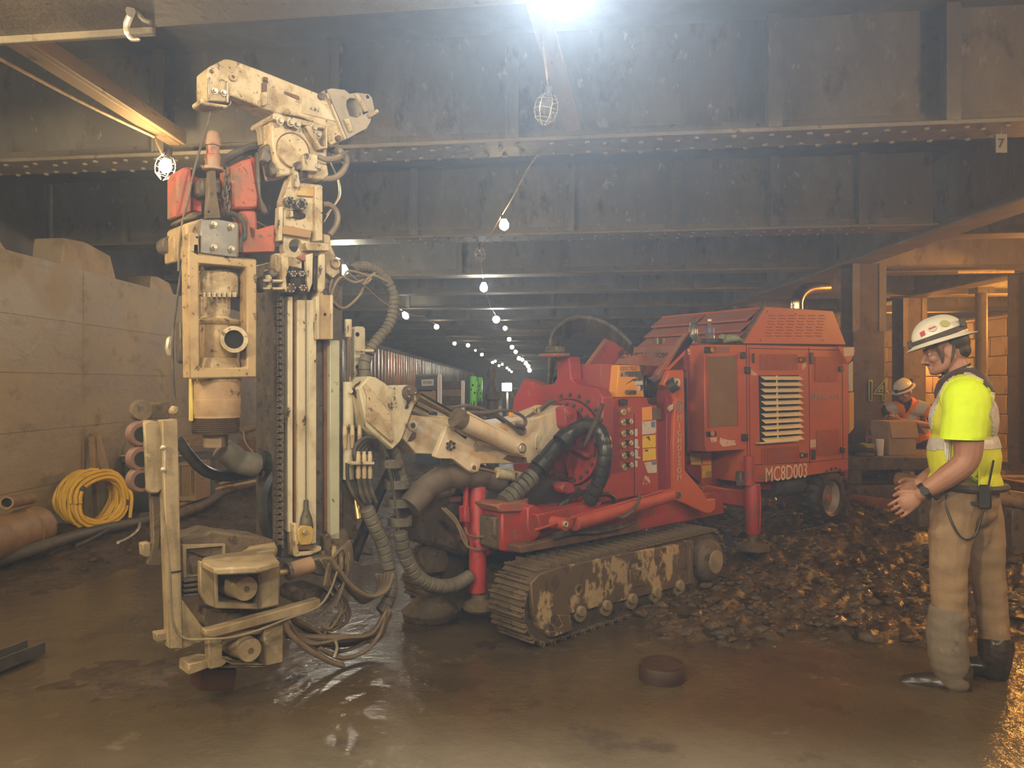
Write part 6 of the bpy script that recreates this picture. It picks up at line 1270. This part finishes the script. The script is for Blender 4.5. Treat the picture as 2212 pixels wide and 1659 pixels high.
obj('wristwatch', MB().ring(wp-wv*.014, wp+wv*.014, .044, .037, 20), BLACK, wk); obj('watch_face', MB().cyl(wp+Vector((0, -.042, .006)), wp+Vector((0, -.052, .007)), .02, seg=16), BLACK, wk)
wk.rotation_euler.z = math.radians(-30)            # he stands square to the drill, in profile from the eye point
# --- second worker, bent over the box behind
SY = 10.5
w2 = empty('person', Vector((P(1990, 950, 10.7).x, 10.7, .03))); tag(w2, 'worker in orange vest and black shirt bent over a cardboard box', 'person')
S = lambda x, y, dy=0.0: P(x, y, SY)+Vector((0, dy, 0))
f2 = Vector((-.75, -.35, -.55)).normalized(); l2 = UP.cross(f2).normalized(); u2 = f2.cross(l2).normalized()
hp2, HL2, hr2 = head_parts(S(1950, 846, -.05), f2, l2, u2, 1.0)
dA = (S(1897, 903, -.35)-S(1917, 905, -.32)).normalized(); eA = Vector((0, -.5, .86)).normalized(); eA = (eA-dA*eA.dot(dA)).normalized(); cA = dA.cross(eA)
b2 = blob('body', hp2+[('c', [(S(1956, 858), .06), (S(1966, 876, .03), .09), (S(1984, 915, .10), .13), (S(2002, 960, .2), .14)]), ('c', [(S(1932, 886, .20), .065), (S(1965, 878, .03), .09), (S(1994, 886, -.20), .068)]),
    ('c', [(S(1994, 888, -.20), .062), (S(1992, 916, -.30), .05), (S(1950, 911, -.33), .045), (S(1917, 905, -.32), .03)]), ('c', [(S(1932, 888, .20), .06), (S(1936, 912, .05), .048), (S(1918, 908, -.12), .042), (S(1908, 904, -.2), .03)]),
    ('c', [(S(2000, 965, .12), .09), (S(1990, 1010, .15), .065), (S(1992, 1064, .22), .05)]), ('c', [(S(2006, 965, .3), .09), (S(2004, 1010, .32), .065), (S(2006, 1058, .36), .05)])]
    + hand_parts(S(1917, 905, -.32), dA, eA, cA, 1.0, .6) + hand_parts(S(1908, 904, -.2), (dA+Vector((0, -.3, .1))).normalized(), eA, -cA, 1.0, .6), SKIN, w2, .010, 3)
features(HL2, f2, l2, b2, 1.0)
helmet(HL2(-.005, 0, .045), (f2*.97+u2*.1).normalized(), l2, (u2*.97-f2*.1).normalized(), .92, False, w2)
blob('hair', [('e', HL2(-.035, 0, .02), (.083, .078, .075), hr2)], HAIR, w2, .012, 2)
s2 = blob('shirt', [('c', [(S(1964, 872, .02), .10), (S(1982, 912, .10), .165), (S(2000, 955, .2), .17)]), ('c', [(S(1932, 886, .20), .082), (S(1965, 880, .03), .11), (S(1994, 886, -.20), .086)]), ('c', [(S(1994, 888, -.20), .085), (S(1994, 908, -.27), .08)]), ('c', [(S(1932, 888, .20), .08), (S(1934, 905, .1), .075)])], BLKCL, w2, .014, 3, .006, 9)
pS = lambda *q: [Vector((S(x, y).x, 0, S(x, y).z)) for x, y in zip(q[::2], q[1::2])]
shell('vest', s2, lambda p: dist_poly(xz(p), pS(1938, 880, 1944, 905, 1960, 915)) < .085 or dist_poly(xz(p), pS(1980, 862, 1972, 885, 1964, 912, 1985, 935)) < .085 or p.x > S(1998, 0).x or p.z < S(0, 912).z, .008, HIVOR, w2)
for q in (pS(1931, 872, 1940, 900), pS(1988, 864, 1975, 880, 1967, 902)): shell('vest_tape', s2, lambda p, q=q: dist_poly(xz(p), q) < .045, .016, REFL, w2)
shell('vest_tape', s2, lambda p: S(0, 925).z > p.z > S(0, 936).z, .014, REFL, w2)
blob('trousers', [('c', [(S(2000, 955, .15), .15), (S(2004, 970, .25), .15)]), ('c', [(S(2000, 965, .12), .11), (S(1990, 1010, .15), .085), (S(1992, 1054, .22), .075)]), ('c', [(S(2006, 965, .3), .11), (S(2004, 1010, .32), .085), (S(2006, 1050, .36), .075)])], mk('navy_cloth', (.02, .022, .035), rough=.85), w2, .014, 3, .008, 9)
for q in (S(1992, 1066, .22), S(2006, 1060, .36)): blob('boot', [('c', [(q+UP*.05, .06), (q+UP*.02+Vector((-.14, -.04, 0)), .045)])], BOOT, w2, .014, 2)
# ---------------------------------------------------------------- things lying about: left side
WX = -4.63
# yellow hose, coiled
yc_ = P(224, 1081, 7.7); ax = Vector((.80, -.60, .02)).normalized(); e1 = ax.cross(UP).normalized(); e2 = e1.cross(ax)
coil = empty('hose_coil', yc_-ax*.3-UP*.29); tag(coil, 'coiled bright yellow hose lying on its side against the left wall', 'hose')
def turns(n0, n1, r0, pitch, start, seg=26):
    return [yc_+ax*(start-pitch*(k/seg))+(e1*math.cos(2*PI*k/seg)+e2*math.sin(2*PI*k/seg))*(r0+.010*math.sin(k*.9)+.008*math.sin(k*.37)) for k in range(int(n0*seg), int(n1*seg)+1)]
rc = .262
obj('outer_turns', MB().tube(turns(0, 7.5, rc, .036, .0), .0175, 7), YELLOWH, coil); obj('inner_turns', MB().tube(turns(0, 6, rc-.036, .037, .012), .0175, 7), YELLOWH, coil); obj('rear_turns', MB().tube(turns(0, 6.3, rc+.006, .030, -.26), .0175, 7), YELLOWH, coil)
obj('loose_turns', MB().tube(turns(0, 2.3, rc+.03, .06, -.05), .0175, 7), YELLOWH, coil); obj('free_end', MB().tube(spline([yc_+ax*.03-e1*rc*.9+e2*.1, yc_+ax*.05-e1*rc*.98, yc_+ax*.05-e1*rc*.9-e2*.2], 5), .0175, 7), YELLOWH, coil)
for a in (.6, 2.7+PI*.2): 
    p = yc_+ax*-.01+(e1*math.cos(a)+e2*math.sin(a))*(rc-.012); obj('tape_band', MB().box(p, .09, .05, .045, ax, (e2*math.cos(a)-e1*math.sin(a)), (e1*math.cos(a)+e2*math.sin(a))), TAPE, coil, .006)
def pipe(name, a, b, r, m, label, cat, bore=0, seg=22):
    a, b = Vector(a), Vector(b); e = empty(name, (a+b)/2-UP*r); tag(e, label, cat); mb = MB()
    if bore:
        d = (b-a).normalized(); mb.ring(a, b, r, bore, seg); obj('pipe_wall', mb, m, e); obj('pipe_bore', MB().cyl(a+d*.04, a+d*.05, bore, seg=seg), DARK, e)
    else: obj('pipe_wall', mb.lathe(a, b-a, [(0, r*.9), (.015, r), ((b-a).length-.015, r), ((b-a).length, r*.9)], seg), m, e); obj('pipe_collar', MB().ring(b-(b-a).normalized()*.22, b-(b-a).normalized()*.06, r*1.05, r*.9, seg), m, e)
    return e
pipe('large_pipe', (-4.32, 4.9, .24), (-4.32, 7.0, .25), .19, PIPE, 'fat rust-brown pipe lying along the foot of the left wall', 'pipe')
pipe('small_pipe', P(14, 1086, 6.5), P(66, 1076, 7.1), .055, PIPE, 'short narrow pipe with an open end on the fat brown pipe', 'pipe', .04)
stk = obj('timber_stake', MB().beam((-4.58, 8.45, 1.02), (-4.40, 8.40, .45), .07, .04, Vector((0, 1, 0))).beam((-4.57, 8.35, .98), (-4.5, 8.35, .05), .05, .05, Vector((0, 1, 0))), WOOD, None, .004); tag(stk, 'narrow timber stake leaning on the left wall behind the yellow hose', 'stake')
ch_ = empty('tool_chest', (-4.15, 9.35, .05)); tag(ch_, 'dark green steel tool chest behind the yellow hose', 'chest')
obj('chest_body', MB().box2((-4.58, 9.05, .02), (-3.72, 9.65, .62)), DARKBOX, ch_, .01); obj('chest_lid', MB().box2((-4.6, 9.03, .625), (-3.70, 9.67, .70)), DARKBOX, ch_, .008); obj('lid_edge', MB().box2((-4.6, 9.02, .70), (-3.70, 9.05, .715)), BRIGHT, ch_); obj('chest_hasp', MB().box2((-4.18, 9.01, .52), (-4.10, 9.05, .66)), STEEL, ch_, .004)
bd = obj('leaning_plank', MB().beam((-4.52, 9.3, 1.06), (-3.95, 9.15, .72), .05, .03, Vector((0, 1, 0))), WOOD, None, .003); tag(bd, 'slanting narrow plank on top of the dark tool chest', 'plank')
bd = obj('board', MB().beam((-4.55, 9.62, .80), (-3.75, 9.62, .84), .03, .12), WOOD, None, .003); tag(bd, 'level board at the back of the tool chest lid', 'board')
cn2 = obj('paint_tin', MB().lathe((-4.0, 9.4, .70), UP, [(0, .05), (.01, .055), (.10, .055), (.11, .05)], 16).cyl((-4.0, 9.4, .81), (-4.0, 9.4, .83), .04), ORSTK); tag(cn2, 'small orange tin standing on the tool chest', 'tin')
def floor_hose(name, pts_, r, m, label, cat='hose'):
    o = obj(name, MB().tube(spline(pts_, 7), r, 10), m); return tag(o, label, cat)
gp = lambda x, y, r: G(x, y, ground_z(*G(x, y, .03).xy)+r)
floor_hose('floor_pipe', [gp(x, y, .06) for x, y in ((-120, 1250), (0, 1210), (120, 1172), (220, 1145), (300, 1128), (360, 1108))], .055, MACH, 'thick black delivery hose along the floor below the yellow coil')
floor_hose('floor_cable', [gp(x, y, .03) for x, y in ((165, 1180), (215, 1155), (270, 1120), (292, 1110), (296, 1100), (320, 1090))], .018, HOSE, 'black cable curling over the thick delivery hose')
floor_hose('floor_cable', [gp(x, y, .03) for x, y in ((300, 1115), (300, 1140), (280, 1160), (255, 1172))], .014, BRIGHT, 'short grey cable end on the mud left of the guard post')
floor_hose('floor_pipe', [gp(x, y, .07) for x, y in ((300, 1120), (390, 1108), (450, 1082), (480, 1062), (530, 1048), (590, 1028))], .06, MUDDY, 'thick mud-brown pipe on the floor behind the guard post')
floor_hose('floor_hose', [gp(x, y, .16) for x, y in ((380, 1093), (420, 1080), (470, 1056), (510, 1048), (570, 1036))], .022, ROPE, 'pale thin hose running over the mud-brown pipe')
floor_hose('floor_hose', [gp(x, y, .2) for x, y in ((460, 1050), (520, 1032), (570, 1020))], .02, ROPE, 'second pale hose just above the first, behind the grout hose')
mbx = empty('mesh_crate', P(408, 1075, 8.6)); tag(mbx, 'tan crate with a perforated side behind the guard post', 'crate')
c = P(408, 1040, 8.6); obj('crate_frame', MB().prism([P(x, y, 8.6) for x, y in rect(384, 1000, 424, 1082)], (0, .4, 0), [[P(x, y, 8.6) for x, y in rect(389, 1006, 412, 1072)], [P(x, y, 8.6) for x, y in rect(414, 1010, 419, 1070)]]), WOOD, mbx, .003); obj('mesh_panel', MB().box(c+Vector((-.03, .03, 0)), .14, .01, .36), CARD, mbx)
mb = MB()
for i in range(7):
    for j in range(16): mb.box(P(391.5+i*3.0, 1009+j*4, 8.62), .006, .004, .009)
stuff(obj('mesh_holes', mb, DARK, mbx, smooth=0))
rl = empty('red_reel', P(445, 1082, 9.9)); tag(rl, 'dark red round reel standing behind the guard post', 'reel'); c = P(445, 1057, 9.9)
obj('reel_flange', MB().cyl(c, c+Vector((.02, .03, 0)), .125, seg=26), REDW, rl); obj('reel_rim', MB().ring(c-Vector((0, .01, 0)), c+Vector((.02, .04, 0)), .132, .115, 26), DKRED, rl); obj('reel_core', MB().cyl(c, c+Vector((.1, .16, 0)), .06, seg=14), MUDDY, rl)
br_ = empty('canvas_bundle', P(555, 1036, 12.4)); tag(br_, 'rust-brown boards under a tan pole with a rope, behind the mast', 'boards')
for i, q in enumerate(((500, 960, 522, 1028), (520, 950, 545, 1022), (543, 945, 566, 1016), (565, 935, 592, 1012))): obj('board', MB().prism([P(x, y, 12.4+.03*i) for x, y in rect(*q[:3], 1040)], (.02, .10, 0)), mk('rust_board', (.22, .10, .045), (.32, .17, .08), 6, .4, .7, rough=.8) if i == 0 else bpy.data.materials['rust_board'], br_, .004)
obj('pole', MB().cyl(P(520, 930, 12.3), P(594, 913, 12.3), .06, seg=12), WOOD, br_); obj('rope_loop', MB().tube(spline([P(x, y, 12.2) for x, y in ((525, 930), (530, 955), (545, 975), (560, 990), (575, 975), (590, 950), (592, 920))], 5), .016, 6), ROPE, br_)
# puck, channel and scraps in the water
pk_ = empty('steel_plug', G(1430, 1466, 0)); tag(pk_, 'dark round steel plug standing in the water in front of the track', 'plug')
c = G(1430, 1466, 0); obj('plug_body', MB().lathe(c-UP*.02, UP, [(0, .118), (.01, .122), (.085, .122), (.10, .116), (.101, .10)], 14), mk('dark_rust', (.045, .025, .016), (.07, .035, .02), 12, .4, .7, rough=.55, bump=.3), pk_, .002); obj('plug_rim', MB().ring(c+UP*.078, c+UP*.084, .118, .10, 14), bpy.data.materials['dark_rust'], pk_)
cl = empty('steel_channel', G(30, 1440, 0)); tag(cl, 'dark steel channel off-cut lying in the water at the left edge', 'steel')
p, q = G(-60, 1462, .03), G(78, 1408, .03); d = (q-p).normalized(); s_ = UP.cross(d)
obj('channel_web', MB().beam(p, q, .13, .012), MACH, cl, .002); obj('channel_flange', MB().beam(p+s_*.062+UP*.03, q+s_*.062+UP*.03, .010, .07), MACH, cl, .002); obj('channel_flange', MB().beam(p-s_*.062+UP*.03, q-s_*.062+UP*.03, .010, .07), MACH, cl, .002)
# ---------------------------------------------------------------- centre distance
sg = empty('sign_cabinet', P(925, 905, 14.5)); tag(sg, 'dark blue cabinet with a white KHK plate, beyond the boom', 'cabinet')
obj('cabinet_head', MB().prism([P(x, y, 14.5) for x, y in rect(898, 813, 946, 843)], (0, .5, 0)), BLUEBOX, sg, .01); obj('cabinet_back', MB().prism([P(x, y, 14.6) for x, y in rect(898, 843, 946, 1010)], (0, .4, 0)), BLUEBOX, sg); obj('cabinet_top', MB().prism([P(x, y, 14.48) for x, y in ((897, 810), (946, 808), (946, 813), (897, 814))], (0, .52, 0)), GIRDB, sg)
obj('plate', MB().prism([P(x, y, 14.49) for x, y in ((910, 820), (937, 819), (937, 833), (911, 834))], (0, .012, 0)), WHSTK, sg); text('lettering', 'KHK', P(924, 826.5, 14.48), (1, 0, 0), UP, .085, BLACK, sg)
obj('carton_panel', MB().prism([P(x, y, 14.55) for x, y in rect(902, 846, 934, 890)], (0, .04, 0)), CARD, sg); obj('carton_edge', MB().prism([P(x, y, 14.52) for x, y in rect(933, 843, 941, 890)], (0, .05, 0)), CARD, sg)
po = obj('white_hoop', MB().tube(spline([P(x, y, 14.3) for x, y in ((946, 990), (947, 880), (947, 818), (949, 810), (952, 818), (952, 880), (951, 990))], 5), .022, 8), WHITEP); tag(po, 'white painted hoop beside the dark blue cabinet', 'hoop')
cr = empty('timber_crate', P(980, 960, 15.2)); tag(cr, 'grey-brown timber crate of level boards beyond the boom', 'crate')
for i in range(11): obj('plank', MB().prism([P(x, y, 15.2) for x, y in rect(955, 824+i*17, 1000, 839.5+i*17)], (0, .5, 0)), WOOD if i % 2 else MUDDY, cr, .006)
obj('corner_post', MB().prism([P(x, y, 15.18) for x, y in rect(996, 822, 1003, 1002)], (0, .06, 0)), WHITEP, cr)
for i, (x0, x1, y0, y1, yy) in enumerate(((1015, 1030, 813, 866, 14.0), (1031, 1042, 815, 858, 14.4))):
    gt_ = empty('green_auger_tube', P((x0+x1)/2, y1+100, yy)); tag(gt_, ('bright green auger tube with round holes and toothed foot, the larger' if i == 0 else 'narrower bright green auger tube behind the larger one'), 'tube')
    c = P((x0+x1)/2, y0, yy); r = (x1-x0)/2/F*yy; z0 = P(0, y1, yy).z
    obj('tube', MB().lathe((c.x, c.y, z0), UP, [(0, r), (c.z-z0, r), (c.z-z0, r*.8), (c.z-z0-.01, r*.8)], 18), GREENT, gt_)
    obj('support_post', MB().cyl((c.x, c.y, .0), (c.x, c.y, z0+.05), r*.7), MACH, gt_)
    for k in range(6): a = PI*k/3+.3; obj('tooth', MB().prism([Vector((c.x+r*math.cos(a-.3), c.y+r*math.sin(a-.3), z0)), Vector((c.x+r*math.cos(a+.3), c.y+r*math.sin(a+.3), z0)), Vector((c.x+r*1.1*math.cos(a), c.y+r*1.1*math.sin(a), z0-.09))], Vector((-math.cos(a), -math.sin(a), 0))*.02), GREENT, gt_)
    for (dx, dz) in ((-.5, -.24), (.3, -.3), (-.1, -.16)): obj('round_hole', MB().cyl((c.x+r*dx, c.y-r*math.sqrt(1-dx*dx)*1.01, c.z+dz), (c.x+r*dx, c.y-r*math.sqrt(1-dx*dx)*.9, c.z+dz), r*.33, seg=14), DARK, gt_)
dm = empty('drill_bits', P(1060, 960, 13.5)); tag(dm, 'stack of dark drill bits on a drum beyond the boom', 'drill bits')
def lat(x, yy, prof, m, parent, name): obj(name, MB().lathe(P(x, prof[0][0], yy), -UP, [((y-prof[0][0])/F*yy, r/F*yy) for y, r in prof], 18), m, parent)
lat(1062, 13.5, [(785, 3), (792, 6), (800, 9), (812, 10), (822, 6), (832, 7), (846, 12)], MACH, dm, 'bit'); lat(1064, 13.5, [(846, 13), (850, 17), (862, 17), (866, 12), (880, 13), (1020, 14)], MACH, dm, 'drum')
wlm = empty('work_light', P(1096, 980, 16.5)); tag(wlm, 'bright work light on a stand far behind the boom', 'lamp')
obj('lamp_lens', MB().ball(P(1095, 836, 16.5), .075, 12, 8), bulb_mat((1, .97, .8), 240), wlm); obj('lamp_body', MB().box(P(1095, 836, 16.66), .24, .12, .2), BLACK, wlm, .01); obj('stand', MB().cyl(P(1096, 846, 16.66), P(1096, 990, 16.66), .025, seg=8), MACH, wlm)
mc = empty('far_machine', P(1120, 960, 18)); tag(mc, 'dark tracked machine in the haze behind the work light', 'machine')
obj('machine_body', MB().prism([P(x, y, 18) for x, y in ((1085, 848), (1100, 838), (1135, 840), (1150, 862), (1150, 905), (1085, 905))], (0, 1.2, 0)), MACH, mc, .03); obj('machine_arm', MB().tube([P(x, y, 17.9) for x, y in ((1100, 845), (1118, 872), (1140, 905))], .05, 8), PLATE, mc); obj('machine_track', MB().prism([P(x, y, 17.8) for x, y in ((1080, 905), (1155, 905), (1160, 955), (1150, 974), (1088, 974), (1078, 955))], (0, 1.5, 0)), RUBBER, mc, .03)
# ---------------------------------------------------------------- right side: mats, what lies on them, pipes
mt = empty('timber_mats', (4.75, 9.9, .12)); tag(mt, 'stack of dark timber mats used as a table behind the power pack', 'mats')
for i in range(5): obj('deck_timber', MB().box2((4.0, 9.35+i*.235, .50), (5.75, 9.57+i*.235, .66)), MUDDY, mt, .012)
for x in (4.1, 4.75, 5.45): obj('bearer', MB().box2((x, 9.35, .33), (x+.16, 10.5, .50)), MUDDY, mt, .01)
for i in range(3): obj('lower_timber', MB().box2((3.98, 9.32+i*.4, .16), (5.8, 9.6+i*.4, .32)), MUDDY, mt, .012)
obj('steel_stud', MB().box2((4.83, 9.31, .2), (4.87, 9.34, .48)), BRIGHT, mt)
TZ = .66
def on_mat(px, Y): p = P(px, 900, Y); return Vector((p.x, p.y, TZ))
cbx = empty('cardboard_box', on_mat(1962, 9.75)); tag(cbx, 'brown cardboard box with open flaps on the timber mats', 'box')
q = on_mat(1950, 9.62); bx = Vector((1, .12, 0)).normalized(); by = Vector((-.12, 1, 0)).normalized(); bw, bd_, bh = .36, .40, .42
obj('carton', MB().box(q+UP*(bh/2)+by*bd_/2, bw, bd_, bh, bx, by), CARD, cbx, .004)
obj('flap', MB().prism([q+bx*bw/2+UP*bh, q+bx*bw/2+by*bd_+UP*bh, q+bx*(bw/2+.13)+by*bd_+UP*(bh-.16), q+bx*(bw/2+.13)+UP*(bh-.16)], bx*.006), CARD, cbx); obj('flap', MB().prism([q-bx*bw/2+UP*bh, q+bx*bw/2+UP*bh, q+bx*bw/2-by*.05+UP*(bh-.20), q-bx*bw/2-by*.05+UP*(bh-.20)], -by*.006), CARD, cbx)
q = on_mat(1877, 9.75); yr = obj('rope_coil', MB().tube([q+UP*(.02+.026*(k//22))+Vector((math.cos(2*PI*k/22)*.10, math.sin(2*PI*k/22)*.10, 0)) for k in range(22*5)], .016, 6), YROPE); tag(yr, 'coil of yellow rope under the bottle on the timber mats', 'rope')
b2_ = empty('soda_bottle', q+UP*.14); tag(b2_, 'clear bottle with a red label standing in the rope coil', 'bottle'); obj('bottle_body', MB().lathe(q+UP*.14, UP, [(0, .03), (.005, .038), (.10, .038), (.16, .018), (.19, .015)], 14), WATERB, b2_); obj('bottle_label', MB().ring(q+UP*.20, q+UP*.24, .0395, .0385, 16), RED, b2_); obj('bottle_cap', MB().cyl(q+UP*.33, q+UP*.35, .017, seg=10), RED, b2_)
q = on_mat(1901, 9.55); cu_ = obj('paper_cup', MB().lathe(q, UP, [(0, .036), (.005, .038), (.20, .046), (.205, .044), (.2, .04), (.03, .036)], 16), WHITEP); tag(cu_, 'tall white paper cup on the timber mats', 'cup')
q = on_mat(1917, 9.8); jg = empty('oil_jug', q); tag(jg, 'squat yellow jug beside the white paper cup', 'jug'); obj('jug_body', MB().box(q+UP*.08, .11, .09, .16), YROPE, jg, .02, 2); obj('jug_cap', MB().cyl(q+UP*.16, q+UP*.21, .025, seg=12), YEL, jg)
q = on_mat(1850, 9.6); bg = blob('canvas_bag', [('e', q+UP*.07, (.13, .12, .075)), ('e', q+UP*.05+Vector((.12, -.05, 0)), (.09, .08, .055))], BLKCL, None, .012, 3, .012, 14); tag(bg, 'crumpled dark bag at the left end of the timber mats', 'bag')
q = on_mat(1868, 9.42); sc_ = obj('cable_heap', MB().tube([q+Vector((.09*math.cos(k*.5)*(1+.2*math.sin(k*.23)), .05*math.sin(k*.5), .014+.010*(k % 3))) for k in range(50)], .012, 6), HOSE); tag(sc_, 'small heap of black cable at the front of the timber mats', 'cable')
chz = [P(1822, 1082, 8.9), P(1880, 1088, 8.85), P(1930, 1094, 8.8), P(1970, 1095, 8.75)]
c_ = resample(spline(chz, 8), .008); cg = obj('corrugated_hose', MB().tube(c_, [.088 if i % 2 else .078 for i in range(len(c_))], 16), CORR, smooth=20); tag(cg, 'brown corrugated suction hose lying in front of the timber mats', 'hose')
pipe('steel_pipe', P(1940, 1036, 7.9), P(2260, 1090, 6.7), .075, PIPE, 'brown steel pipe on the mud passing behind the standing worker', 'pipe', .06)
# timber blocks carry the pipe
for i, (x, yy) in enumerate(((2000, 7.7), (2200, 6.95))):
    q = P(x, 1050, yy); zb = P(1940, 1036, 7.9).lerp(P(2260, 1090, 6.7), (x-1940)/320).z-.075
    tb_ = obj('timber_block', MB().box2((q.x-.12, q.y-.1, -.02), (q.x+.12, q.y+.1, zb)), MUDDY, None, .012); tag(tb_, ('timber block under the brown pipe, hidden by the worker' if i == 0 else 'timber block under the right end of the brown pipe'), 'block')
